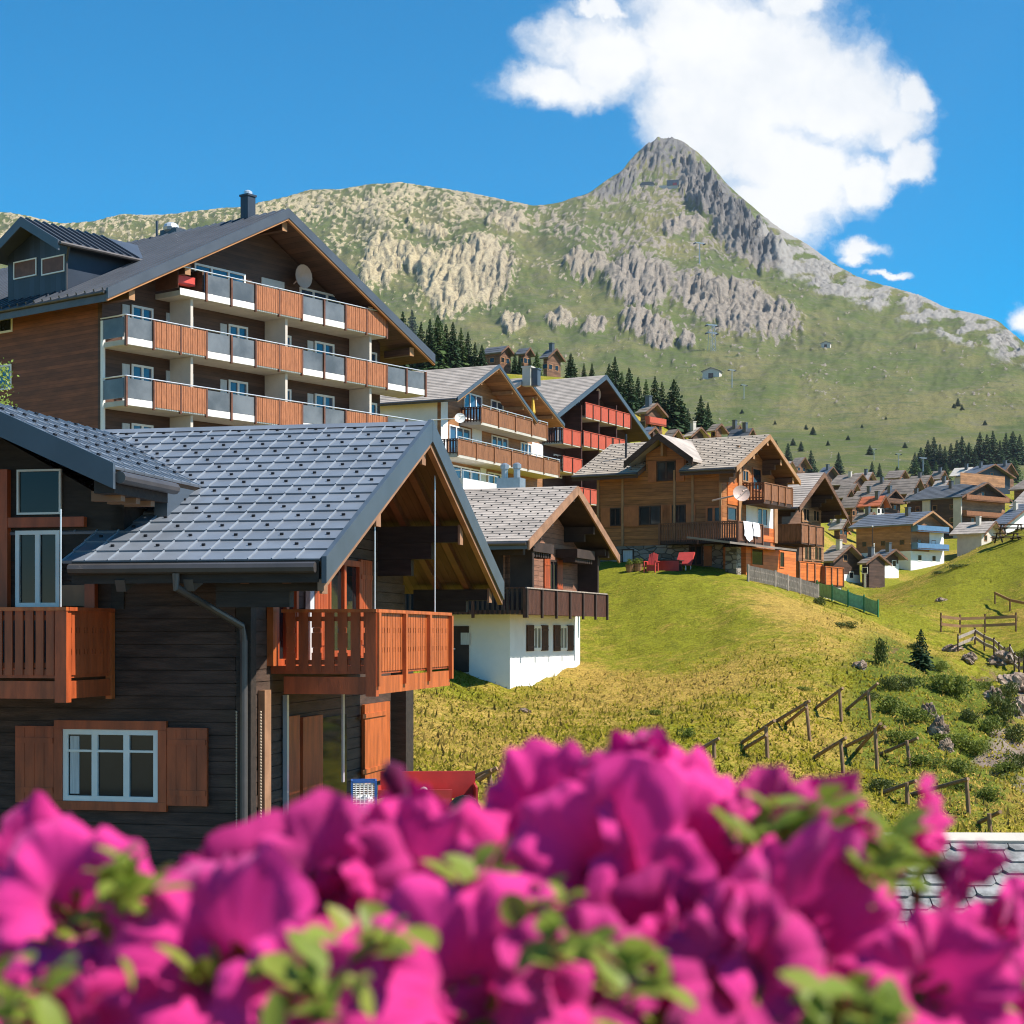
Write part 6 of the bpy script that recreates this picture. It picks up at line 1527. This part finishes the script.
for x,y,lab in ((582,574,'green plastic garden chair by the dark hedge, left one'),(590,575,'green plastic garden chair next to the leftmost green one')):
    P = hit(x,y,85,118); T = empty('plastic_chair', P, R(-40), label=lab, cat='chair', group='green plastic chairs')
    mb = MB(); mb.box(-.26,.26,-.26,.26,.40,.45); mb.build('seat', MAT['green_plastic'], T)
    mb = MB(); mb.beam((0,.24,.42),(0,.38,.95),.5,.04,up=(0,-1,0)); mb.build('backrest', MAT['green_plastic'], T)
    for q in (-.22,.22):
        for w in (-.22,.22):
            mb = MB(); mb.tube([(q,w,-.05),(q,w,.41)],.025,5); mb.build('leg', MAT['green_plastic'], T)
for x,y,lab in ((638,571,'round clay flower pot beside the pinkish garden chair'),(630,572,'wooden barrel planter left of the clay pot')):
    P = hit(x,y,85,118); T = empty('flower_pot', P, 0, label=lab, cat='flower pot', group='pots on the lawn edge')
    mb = MB(); mb.tube([(0,0,-.05),(0,0,.35),(0,0,.42)],[.20,.28,.30],10); mb.build('pot', MAT['v_tan'], T)
    o = bpy.data.objects.new('plant', SH[0]); COL.objects.link(o); o.parent = T; o.location = (0,0,.35); o.scale = (.32,.32,.5)

# flagpoles in the village
for x,y0,y1,lab in ((874,545,585,'white flagpole before the small dark hut'),(872.5,527,575,'thin dark pole before the honey timber chalet')):
    P = hit(x,y1,150,330); h = (y1-y0)/FPX*P.y; T = empty('flagpole', P, 0, label=lab, cat='flagpole'); mb = MB(); mb.tube([(0,0,-.5),(0,0,h)],[.12,.07],6); mb.build('pole', MAT['white'] if 'white' in lab else MAT['v_dark'], T)
    mb = MB(); mb.ball((0,0,h+.08),.14,n=6,k=4); mb.build('finial', MAT['white'], T)

# ================================================================ slate roofed shed below the camera
def shed():
    Y = 17.2; zr = (HOR-838)/FPX*Y; x0 = (862-512)/FPX*Y; ang = R(-2)
    T = empty('slate_shed', (x0,Y,zr-3.0), ang, label='low shed roofed with grey stone slates and a white ridge cap', cat='shed')
    L = 5.2; mb = MB(); r = random.Random(8); pitch = math.tan(R(30)); S = 3.6
    e = Vector((0,-math.cos(R(30)),-math.sin(R(30)))); nn = Vector((0,-math.sin(R(30)),math.cos(R(30)))); top = Vector((0,0,3.0))
    mb.prism([top,top+Vector((L,0,0)),top+e*S+Vector((L,0,0)),top+e*S],-nn*.12)
    row = .185; n = int(S/row)
    for i in range(n):
        x = -.02+(.17 if i % 2 else 0)-.3; 
        while x < L:
            w = r.uniform(.27,.36); lo = top+e*((i+1)*row+.035+r.uniform(-.008,.008)); hi = top+e*(i*row-.0); t = r.uniform(.016,.03)
            c = .045
            P = [lo+Vector((x+c,0,0)),lo+Vector((x+w-.012-c,0,0)),lo-e*c*1.1+Vector((x+w-.012,0,0)),hi+Vector((x+w-.012,0,0)),hi+Vector((x,0,0)),lo-e*c*1.1+Vector((x,0,0))]
            k = r.uniform(.0,.012); tilt = [nn*(t+k)]*3+[nn*.004]*2+[nn*(t+k)]
            tp = [p+q for p,q in zip(P,tilt)]; 
            if x >= -.05: mb.add(tp+[p for p in P], [(0,1,2,3,4,5),(6,7,1,0),(7,8,2,1),(8,9,3,2),(10,11,5,4),(11,6,0,5)])
            x += w
    mb.build('roof', MAT['slate'], T)
    mb = MB(); mb.prism([top+e*.10+nn*.05,top+nn*.075,top+nn*.075+Vector((0,.18,-.05)),top+Vector((0,.18,-.12)),top-nn*.02,top+e*.10+nn*.02],(L,0,0)); mb.build('ridge_cap', MAT['beige'], T)
    mb = MB(); mb.box(.15,L-.15,-2.9,.1,-1.5,1.2); mb.build('wall', MAT['v_dark'], T)
    mb = MB(); mb.prism([top+Vector((0,.18,-.12)),top+Vector((L,.18,-.12)),top+Vector((L,2.4,-1.35)),top+Vector((0,2.4,-1.35))],(0,0,-.1)); mb.build('rear_roof', MAT['slate'], T)
shed()

# ================================================================ red cart and wire crate by the nearest chalet
def cart():
    P = at(380,812,28.0); T = empty('red_cart', P, R(4), label='long red wooden cart beside the orange shutter', cat='cart'); s = 28/FPX
    w = 92*s; h = 34*s
    def bx(n,x0,x1,y0,y1,z0,z1,m): mb = MB(); mb.box(x0*s,x1*s,y0,y1,z0*s,z1*s); return mb.build(n, MAT[m], T)
    bx('front_board',-2,72,-.03,.03,4,22,'red_paint'); bx('rear_board',0,98,.9,.96,8,36,'red_paint'); bx('side_board',-2,1,.04,.89,4,22,'red_paint'); bx('side_board',96,98,-.03,.89,4,24,'red_paint'); bx('shelf',2,70,.05,.85,14,17,'coral')
    for x in (28,44): 
        mb = MB(); mb.ball((x*s,.35,19*s),.07,n=8,k=6); mb.build('knob', MAT['white'], T)
    mb = MB(); mb.beam((-24*s,-.6,8*s),(40*s,-.1,20*s),.05,.10); mb.build('drawbar', MAT['pale_wood'], T)
    for x in (10,84):
        mb = MB(); mb.tube([(x*s,-.12,0),(x*s,-.05,0)],.28,14); mb.build('wheel', MAT['black'], T)
    mb = MB()
    for x in (10,84): mb.box(x*s-.03,x*s+.03,0,.9,-.03,5*s)
    mb.build('axle', MAT['black'], T)
cart()
def crate():
    Y = 26.5; P = at(352,808,Y); s = Y/FPX; T = empty('wire_crate', P, R(6), label='white wire crate with blue rim in front of the red cart', cat='crate')
    W, D, Hh = 24*s, .38, 26*s
    mb = MB()
    for (x0,x1) in ((0,W),):
        for y in (0,D): mb.beam((0,y,Hh),(W,y,Hh),.03,.03); 
        for x in (0,W): mb.beam((x,0,Hh),(x,D,Hh),.03,.03)
        for x in (0,W):
            for y in (0,D): mb.beam((x,y,0),(x,y,Hh),.03,.03)
    mb.build('rim', MAT['blue_paint'], T); mb = MB()
    for k in range(7):
        for y in (0,D): mb.tube([(W*k/6,y,0),(W*k/6,y,Hh)],.008,5)
    for k in range(6):
        for y in (0,D): mb.tube([(0,y,Hh*k/6),(W,y,Hh*k/6)],.008,5)
        for x in (0,W): mb.tube([(x,0,Hh*k/6),(x,D,Hh*k/6)],.008,5)
    mb.box(.02,W-.02,.02,D-.02,-.01,.02); mb.build('wire_mesh', MAT['white'], T)
    mb = MB(); mb.ball((W*.5,D*.5,Hh*.25),W*.42,D*.42,Hh*.22,10,6); o = mb.build('white_cloth', MAT['cloth'], None, True); o.location = P; o.rotation_euler = (0,0,R(6)); tag(o,'crumpled white cloth inside the wire crate','cloth')
crate()
# ================================================================ petunias close to the lens
def petal_mat(name, col, throat, back):
    m, g, b = new_mat(name)
    t = g.attr('t'); vn = g.attr('vein')
    tc = g.n('ShaderNodeTexCoord').outputs['Object']; n1 = g.noise(tc, 45, 4, .6)
    c = g.mix(g.ss(t, .34, .80), c4(throat), c4(col))
    c = g.mix(g.m('MULTIPLY', vn, .35), c, c4(throat))
    c = g.mix(g.m('MULTIPLY', g.ss(n1, .4, .75), .35), c, c4(sc(col, .72)))
    oi = g.n('ShaderNodeObjectInfo').outputs['Random']
    c = g.mix(g.m('MULTIPLY', g.ss(oi, .35, 1.0), .55), c, c4((col[0]*.42, col[1]*.6, col[2]*.62)))
    bf = g.n('ShaderNodeNewGeometry').outputs['Backfacing']
    c = g.mix(bf, c, c4(back))
    g.L.new(c, b.inputs['Base Color']); b.inputs['Roughness'].default_value = .7; b.inputs['Specular IOR Level'].default_value = .15
    b.inputs['Sheen Weight'].default_value = .35; b.inputs['Sheen Tint'].default_value = (1,.6,.85,1)
    bp = g.n('ShaderNodeBump', {'Strength':.25,'Distance':.002,'Height':g.m('ADD', vn, g.noise(tc, 160, 3))}); g.L.new(bp.outputs[0], b.inputs['Normal'])
    tr = g.n('ShaderNodeBsdfTranslucent', {'Color':c}); mx = g.n('ShaderNodeMixShader', {0:.30,1:b.outputs[0],2:tr.outputs[0]})
    g.L.new(mx.outputs[0], g.N['Material Output'].inputs[0]); return m
PM = {'p': petal_mat('pink petunia petals', (.93,.032,.33), (.15,.002,.05), (.78,.04,.29)),
      'h': petal_mat('hot pink petunia petals', (.88,.012,.20), (.16,.002,.04), (.70,.03,.24)),
      'm': petal_mat('magenta petunia petals', (.66,.014,.24), (.06,.002,.025), (.56,.03,.21))}
MAT['pleaf'] = leafmat('petunia leaves', (.16,.23,.025), (.34,.38,.07), .4, .45)
MAT['pstem'] = pmat('petunia stems', (.14,.20,.05), .6, .2, 8, W3, 0)
def flower_geo(seed):
    """a petunia: narrow tube opening into five fused, ruffled lobes. Unit = one flower radius"""
    r = random.Random(seed); NA, NRr = 70, 15; V = []; Tt = []; Vn = []
    ph = [r.uniform(0,6.28) for _ in range(6)]; fold = r.uniform(.8,1.5); cup = r.uniform(-.12,.28); asym = r.uniform(0,.25); adir = r.uniform(0,6.28)
    lift = [r.uniform(-.25,.30) for _ in range(5)]; size = [r.uniform(.86,1.10) for _ in range(5)]
    for i in range(NRr+1):
        t = i/NRr
        for j in range(NA):
            a = 2*math.pi*j/NA; la = (a*5/(2*math.pi)) % 5; li = int(la); f = la-li; lobe = math.sin(math.pi*f)
            sm = lobe**.55; nxt = (li+1) % 5; prv = (li-1) % 5
            lf = lift[li]*sm; sz = 1+(size[li]-1)*sm
            if t < .35:
                q = t/.35; rad = .07+.17*q*q+.05*q; z = -1.15+.60*q
            else:
                q = (t-.35)/.65
                R1 = (.78+.24*sm)*sz; rad = .29+(R1-.29)*q**1.15
                z = -.55+.62*(q**.62)+cup*q*q-.12*q*q
                z += q*q*(.06*math.sin(5*a+ph[5])+.07*math.sin(10*a+ph[0])+.05*fold*math.sin(15*a+ph[1])+.035*math.sin(25*a+ph[2])) + lf*q*q
                z += -.07*q*(1-abs(2*f-1))**3*1.0 + .06*q*(abs(2*f-1))**4
                rad *= 1+.03*math.sin(13*a+ph[3])*q
                z += asym*q*q*math.cos(a-adir)
                # the rim curls back
                z -= max(0,q-.78)*.9*(.4+.6*math.sin(5*a+ph[4])**2)
            V.append((rad*math.cos(a), rad*math.sin(a), z)); Tt.append(t); Vn.append((1-abs(2*f-1))**14*(.3+.7*min(1,t*1.5))*(1-.4*t)+.25*max(0,math.sin(35*a))**6*t*(1-t)*2)
    F = [(i*NA+j, i*NA+(j+1)%NA, (i+1)*NA+(j+1)%NA, (i+1)*NA+j) for i in range(NRr) for j in range(NA)]
    return V, F, Tt, Vn
FM = {}
for kind in 'phm':
    for s in range(6):
        V, F, Tt, Vn = flower_geo(s*7+ord(kind)); FM[kind, s] = np_mesh('flower', np.array(V), np.array(F), PM[kind], True, {'t':Tt,'vein':Vn})
def leaf_geo(mb, p, d, up, L, W, r):
    d = d.normalized(); x = d.cross(up); x = x.normalized() if x.length > 1e-4 else Vector((1,0,0)); n = x.cross(d).normalized(); rows = 6; vs = []; cur = r.uniform(.1,.5)
    for i in range(rows+1):
        t = i/rows; w = W*math.sin(math.pi*min(1,t*.93+.05))**.75*.5*(1 if t < 1 else .1); c = p+d*(L*t)-n*(cur*L*t*t*.5)
        vs += [c-x*w+n*w*.35, c, c+x*w+n*w*.35]
    mb.add(vs, [(i*3+j, i*3+j+1, i*3+j+4, i*3+j+3) for i in range(rows) for j in (0,1)])
fr = random.Random(21)
PX_SPLIT = [(-120,205,'petunia plant with pink blooms in front of the dark log wall window'),(205,470,'petunia plant with pink and magenta blooms under the gable balcony'),(470,740,'tallest petunia plant, its pink blooms reaching up over the dry slope'),(740,1150,'petunia plant with one hot pink petal standing up beside the slate roof')]
PL = []
for i, (a, b, lab) in enumerate(PX_SPLIT):
    c = (a+b)/2; P = at(c, 1290, .70); T = empty('petunia_plant', P, 0, label=lab, cat='petunia', group='petunias in the foreground'); PL.append((a,b,T,MB(),MB(),P))
def plant_for(px):
    for q in PL:
        if px < q[1]: return q
    return PL[-1]
def flower(px, py, dia, kind, face, Y=.66, spin=None, v=None, squash=1.0):
    """face: direction the trumpet looks at: x right, y towards the lens, z up"""
    if py > 800: face = (face[0]*1.1, face[1]*1.45, face[2]*.72)
    q = plant_for(px); C = at(px, py, Y); d = Vector((face[0], -face[1], face[2])).normalized()
    rot = d.to_track_quat('Z','Y').to_matrix().to_4x4() @ Matrix.Rotation(spin if spin is not None else fr.uniform(0,6.28), 4, 'Z')
    s = dia*Y/FPX/2*1.06
    o = bpy.data.objects.new('flower', FM[kind, v if v is not None else fr.randrange(6)]); COL.objects.link(o); o.parent = q[2]
    o.matrix_local = Matrix.Translation(C-q[5]) @ rot @ Matrix.Diagonal((s, s*squash, s, 1))
    base = C-d*s*1.02-q[5]; root = Vector(((px-(q[0]+q[1])/2)*.00012, .04+fr.uniform(-.02,.05), .03))
    q[4].tube([base+d*s*.05, base-d*s*.25-Vector((0,0,.01)), base.lerp(root,.5)-Vector((0,0,.01)), root], [.0022,.002,.0025,.003], 6)
    # calyx: five narrow green sepals
    x = d.orthogonal().normalized(); y = d.cross(x)
    for k in range(5):
        a = 2*math.pi*k/5; e = (x*math.cos(a)+y*math.sin(a)); leaf_geo(q[3], base+e*.002, d*1.0+e*.45, e, s*.55, s*.16, fr)
    if kind == 'h': o['label'] = 'hot pink flower'
    elif kind == 'm': o['label'] = 'magenta flower'
FL = [ (150,1000,190,'p',(.35,.7,.6)),(310,985,170,'p',(.45,.6,.65)),(60,1015,170,'h',(.3,.7,.6)),(620,935,170,'p',(.4,.7,.6)),(858,975,130,'p',(.5,.6,.6)),(400,950,150,'m',(.5,.7,.45)),(530,950,130,'p',(.5,.6,.5)),(700,960,150,'p',(.45,.6,.6)), # px, py, diameter px, colour, facing
 (18,838,130,'h',(.1,.6,.8)),(68,858,105,'h',(.35,.8,.5)),(5,905,160,'p',(-.2,.9,.4)),(55,930,190,'p',(.1,.7,.75)),(118,950,150,'p',(.3,.5,.9)),(30,1005,150,'m',(-.2,1,.0)),(110,1015,130,'p',(.0,1,.3)),
 (205,955,250,'p',(-.35,.75,.55)),(262,945,240,'m',(.15,1,.25)),(206,842,52,'m',(.2,-.6,.8)),(168,895,80,'p',(.6,.3,.7)),(225,1010,150,'m',(.2,.8,-.2)),
 (292,866,150,'p',(-.35,.55,.8)),(345,862,130,'p',(.2,.6,.8)),(300,915,150,'m',(-.4,.8,.3)),(392,880,160,'p',(.25,.7,.7)),(440,850,135,'h',(-.1,.75,.65)),(418,800,70,'m',(.3,-.5,.75)),(372,822,60,'m',(.1,-.3,.9)),(452,905,150,'m',(.5,.7,-.1)),(330,805,80,'p',(-.2,.1,1)),
 (372,905,120,'m',(-.1,.9,.1)),(470,985,240,'p',(-.05,.8,.6)),(545,1010,190,'p',(.35,.8,.45)),(400,1010,130,'p',(-.5,.7,.4)),
 (505,845,130,'m',(-.5,.3,.8)),(545,800,150,'p',(-.3,.55,.8)),(598,835,210,'p',(-.2,.75,.6)),(640,760,150,'p',(-.15,.35,.95)),(610,745,100,'m',(-.3,-.4,.9)),(690,778,170,'p',(.2,.55,.8)),(668,860,230,'p',(.2,.95,.3)),(575,890,190,'p',(-.2,.85,.45)),
 (748,790,120,'m',(.2,.1,1)),(775,835,150,'m',(.3,.6,.7)),(822,800,90,'m',(.15,-.2,.95)),(838,850,150,'m',(.35,.75,.5)),(720,905,230,'p',(-.1,.85,.5)),(790,925,220,'p',(.2,.8,.55)),(838,950,150,'p',(.4,.75,.35)),(745,985,180,'m',(-.1,1,-.1)),(660,960,170,'m',(-.2,.9,.1)),(700,1015,170,'m',(.1,.9,.1)),
 (938,812,85,'h',(.9,.25,.35)),(968,862,78,'m',(.6,.45,-.5)),(1030,925,120,'p',(.35,.8,.4)),(945,1000,130,'h',(-.1,.8,.5)),(1010,1000,140,'p',(.25,.85,.35)),(890,1010,110,'m',(-.3,.8,.3)),(1060,960,140,'m',(.5,.7,.4)),
 (600,1000,130,'m',(.1,1,.0)),(165,930,100,'m',(.2,1,.0)),(500,905,120,'m',(-.2,.9,.2)),(838,880,110,'m',(.4,.8,.1)),
]
for (px,py,d,k,f) in FL:
    flower(px, py+.12*d+(26 if px < 260 else 0)+(10 if px > 720 else 0), d*1.18, k, f, Y=.735-.17*min(1,max(0,(py-740)/290))+fr.uniform(-.025,.025))
# open blooms nearest the lens, their dark throats turned to it
for i, (px,py,d,k,f) in enumerate([(598,872,200,'p',(-.25,.95,.35)),(205,955,225,'p',(-.2,.9,.5)),(690,850,190,'p',(.3,.9,.45)),(410,866,130,'h',(.05,.95,.45)),(480,985,230,'p',(.1,.9,.55)),(815,935,200,'p',(.25,.95,.4)),
        (70,900,170,'p',(.2,.9,.5)),(330,880,150,'m',(.15,1,.3)),(745,975,170,'m',(-.05,1,.25)),(945,985,150,'h',(.1,.95,.4)),(590,985,160,'m',(.2,1,.35)),(780,830,120,'m',(.3,.9,.5)),(300,1000,150,'p',(.3,.9,.5))]):
    flower(px, py, d*1.08, k, (f[0], f[1]/1.2, f[2]*1.25), Y=.685-.17*min(1,max(0,(py-740)/290)), v=i % 6)
# second, deeper layer keeps the clump closed
for i in range(36):
    px = fr.uniform(-90,1110); top = np.interp(px, [-90,0,70,130,200,300,420,500,600,660,760,860,920,1000,1110],[890,900,930,960,955,905,880,885,835,825,855,890,1065,1065,1065])
    py = fr.uniform(top+25, 1080); flower(px, py, fr.uniform(140,200), fr.choice('pmph'), (fr.uniform(-.3,.7), fr.uniform(.3,.9), fr.uniform(.2,.9)), Y=.80-.12*min(1,max(0,(py-760)/290))+fr.uniform(0,.05))
# foliage
GREEN = [(115,892,36),(135,900,30),(100,920,30),(340,975,75),(300,990,60),(15,1005,60),(380,935,40),(555,965,45),(640,985,45),(795,820,60),(770,850,40),(874,846,36),(868,905,30),(840,1005,70),(560,900,30),(450,945,45),(60,905,30),(240,885,30),(650,1010,40),(850,1000,50),(480,880,35),(700,850,30),(330,930,50),(90,975,40),(200,960,30),(430,985,35),(590,985,35),(760,960,35),(980,985,30),(40,985,30),(530,880,25)]
for (px,py,sz) in GREEN:
    q = plant_for(px)
    for k in range(9):
        C = at(px+fr.gauss(0,sz*.4), py+22+abs(fr.gauss(0,sz*.5))-sz*.2, (.700-.155*min(1,max(0,(py-760)/270))+fr.uniform(-.02,.03)))-q[5]; d = Vector((fr.gauss(0,1), fr.gauss(-.5,.7), fr.gauss(.6,.6)))
        leaf_geo(q[3], C, d, Vector((fr.gauss(0,.3),-.3,1)), fr.uniform(.012,.022), fr.uniform(.007,.012), fr)
for (px,py,sz) in [(340,978,60),(315,1000,45),(560,962,38),(640,985,40),(800,818,46),(770,845,30),(845,1005,60),(20,1003,50),(112,885,34),(130,897,26),(385,940,30),(885,850,34),(868,880,28),(480,885,24),(545,905,24)]:
    q = plant_for(px)
    for k in range(13):
        C = at(px+fr.gauss(0,sz*.45), py+fr.gauss(0,sz*.32), .655-.165*min(1,max(0,(py-760)/270))+fr.uniform(-.015,.03))-q[5]; d = Vector((fr.gauss(0,1), fr.gauss(-.4,.7), fr.gauss(.6,.6)))
        leaf_geo(q[3], C, d, Vector((fr.gauss(0,.3),-.3,1)), fr.uniform(.010,.019), fr.uniform(.006,.011), fr)
for i in range(900):
    px = fr.uniform(-140,1160); top = np.interp(px, [-140,0,70,130,200,300,420,500,600,660,760,860,900,1000,1160],[900,900,925,950,945,910,880,885,840,835,865,905,1010,1040,1040])
    py = top+20+fr.random()**.8*330; q = plant_for(px); C = at(px, py, fr.uniform(.72,.92))-q[5]; d = Vector((fr.gauss(0,1), fr.gauss(-.2,.7), fr.gauss(.5,.7)))
    leaf_geo(q[3], C, d, Vector((fr.gauss(0,.4),-.2,1)), fr.uniform(.022,.045), fr.uniform(.014,.026), fr)
# buds
for (px,py,k) in ((210,868,'m'),(395,780,'m'),(640,1005,'m'),(165,885,'p'),(120,905,'m')):
    q = plant_for(px); C = at(px,py,.68)-q[5]; d = Vector((fr.gauss(0,.3),-.1,1)).normalized(); mb = MB(); mb.tube([C-d*.012, C-d*.004, C+d*.004, C+d*.008],[.0025,.004,.0055,.001],8); mb.build('bud', PM[k], q[2], True)
for q in PL:
    q[3].build('foliage', MAT['pleaf'], q[2], True); q[4].build('stems', MAT['pstem'], q[2], True)
# ================================================================ sky, sun, camera
SUN_EL, SUN_AZ = R(50), math.atan2(.97, -.235)
w = bpy.data.worlds.new('World'); scene.world = w; w.use_nodes = True
g = NG(w.node_tree); bg = g.N['Background']
sky = g.n('ShaderNodeTexSky', sky_type='NISHITA'); sky.sun_disc = False; sky.sun_elevation = SUN_EL; sky.sun_rotation = SUN_AZ
sky.altitude = 1900; sky.air_density = 1.0; sky.dust_density = .35; sky.ozone_density = 3.0
hsv = g.n('ShaderNodeHueSaturation', {'Hue':.488,'Saturation':1.62,'Value':1.12,'Color':sky.outputs[0]}).outputs[0]
tc = g.n('ShaderNodeTexCoord').outputs['Generated']
sp = g.n('ShaderNodeSeparateXYZ', {0:tc}).outputs
yy = g.m('MAXIMUM', sp[1], .02); az = g.m('DIVIDE', sp[0], yy); el = g.m('DIVIDE', sp[2], yy)
q = g.n('ShaderNodeCombineXYZ', {0:az,1:el,2:0.0}).outputs[0]
# one big fair weather cloud behind the peak and a few scraps, in slopes (east, up) of the sky
CL = [(610,52,75,52),(560,92,62,28),(690,40,95,75),(770,70,95,85),(840,95,75,62),(893,120,40,30),(915,95,22,22),(905,158,34,22),(790,165,72,62),(760,215,60,45),(720,110,90,80),(690,-40,110,60),(800,-5,50,24),(850,170,40,30),
      (855,250,32,14),(884,281,24,6),(845,262,20,10),(1020,322,22,20),(600,4,30,10),(640,-30,60,30)]
nz = g.n('ShaderNodeTexNoise', {'Vector':q,'Scale':13.0,'Detail':9.0,'Roughness':.60,'Lacunarity':2.1}).outputs
wv = g.vm('SCALE', g.vm('SUBTRACT', nz[1], (.5,.5,.5))[0]); wvn = wv[0].node; wvn.inputs[3].default_value = .060
qw = g.vm('ADD', q, wv[0])[0]
dens = None
for (cx,cy,rx,ry) in CL:
    c = ((cx-512)/FPX, (HOR-cy)/FPX, 0); d = g.vm('SUBTRACT', qw, c)[0]
    d = g.vm('MULTIPLY', d, (FPX/rx/1.14, FPX/ry/1.14, 0))[0]; L = g.vm('LENGTH', d)[1]
    v = g.m('SUBTRACT', 1.0, L)
    dens = v if dens is None else g.n('ShaderNodeMath', {0:dens,1:v,2:.12}, operation='SMOOTH_MAX').outputs[0]
n2 = g.noise(qw, 22, 8, .62)
dn = g.m('ADD', dens, g.m('MULTIPLY_ADD', n2, 1.15, -.58))
cov = g.ss(dn, -.12, .55)
cov = g.m('MULTIPLY', cov, g.m('GREATER_THAN', sp[1], .05))
sh = g.noise(q, 14, 6, .6)
thick = g.ss(dn, .1, .75)
cc = g.mix(g.m('MULTIPLY', g.ss(sh, .40, .68), g.m('MULTIPLY_ADD', thick, -.2, .75)), (6.7,6.75,6.8,1), (5.0,5.4,5.9,1))
col = g.mix(cov, hsv, cc)
g.L.new(col, bg.inputs[0]); bg.inputs[1].default_value = .092

sl = bpy.data.lights.new('sun', 'SUN'); sl.energy = 4.8; sl.angle = R(.55); sl.color = (1.0,.945,.86)
so = bpy.data.objects.new('sun', sl); COL.objects.link(so)
sd = Vector((math.sin(SUN_AZ)*math.cos(SUN_EL), math.cos(SUN_AZ)*math.cos(SUN_EL), math.sin(SUN_EL)))
so.rotation_euler = sd.to_track_quat('Z','Y').to_euler()

cam = bpy.data.cameras.new('camera'); co = bpy.data.objects.new('camera', cam); COL.objects.link(co); scene.camera = co
co.location = (0,0,0); co.rotation_euler = (R(90),0,0)
cam.sensor_width = 36; cam.sensor_fit = 'HORIZONTAL'; cam.lens = 36*FPX/1024; cam.shift_y = (HOR-512)/1024
cam.clip_start = .05; cam.clip_end = 6000
cam.dof.use_dof = True; cam.dof.focus_distance = 38; cam.dof.aperture_fstop = 14.0

scene.view_settings.view_transform = 'Standard'; scene.view_settings.look = 'None'; scene.view_settings.exposure = .75; scene.view_settings.gamma = 1
scene.render.engine = 'CYCLES'
cy = scene.cycles; cy.use_denoising = True; cy.max_bounces = 6; cy.diffuse_bounces = 3; cy.glossy_bounces = 2; cy.transmission_bounces = 3; cy.volume_bounces = 0; cy.transparent_max_bounces = 4
cy.filter_width = 1.1; cy.caustics_reflective = False; cy.caustics_refractive = False

# the air of the valley
def haze(density):
    lo = Vector((1e9,)*3); hi = Vector((-1e9,)*3)
    for o in COL.objects:
        if o.type != 'MESH': continue
        M = Matrix.Identity(4); p = o
        while p is not None: M = p.matrix_basis @ M if p is o or True else M; p = p.parent
        for c in o.bound_box:
            q = M @ Vector(c)
            for i in range(3): lo[i] = min(lo[i], q[i]); hi[i] = max(hi[i], q[i])
    lo -= Vector((12,12,1)); hi += Vector((12,12,8)); lo.y = min(lo.y, -40)
    mb = MB(); mb.box(lo.x,hi.x,lo.y,hi.y,lo.z,hi.z)
    m = bpy.data.materials.new('valley air'); m.use_nodes = True; n = m.node_tree.nodes; n.clear()
    out = n.new('ShaderNodeOutputMaterial'); v = n.new('ShaderNodeVolumePrincipled'); m.node_tree.links.new(v.outputs[0], out.inputs['Volume'])
    v.inputs['Color'].default_value = (.80,.88,1.0,1); v.inputs['Density'].default_value = density; v.inputs['Anisotropy'].default_value = .2
    o = mb.build('haze', m); tag(o, 'thin blue summer haze in the valley air', 'haze', kind='stuff')
haze(.000032)
cy.volume_step_rate = 10; cy.volume_max_steps = 64
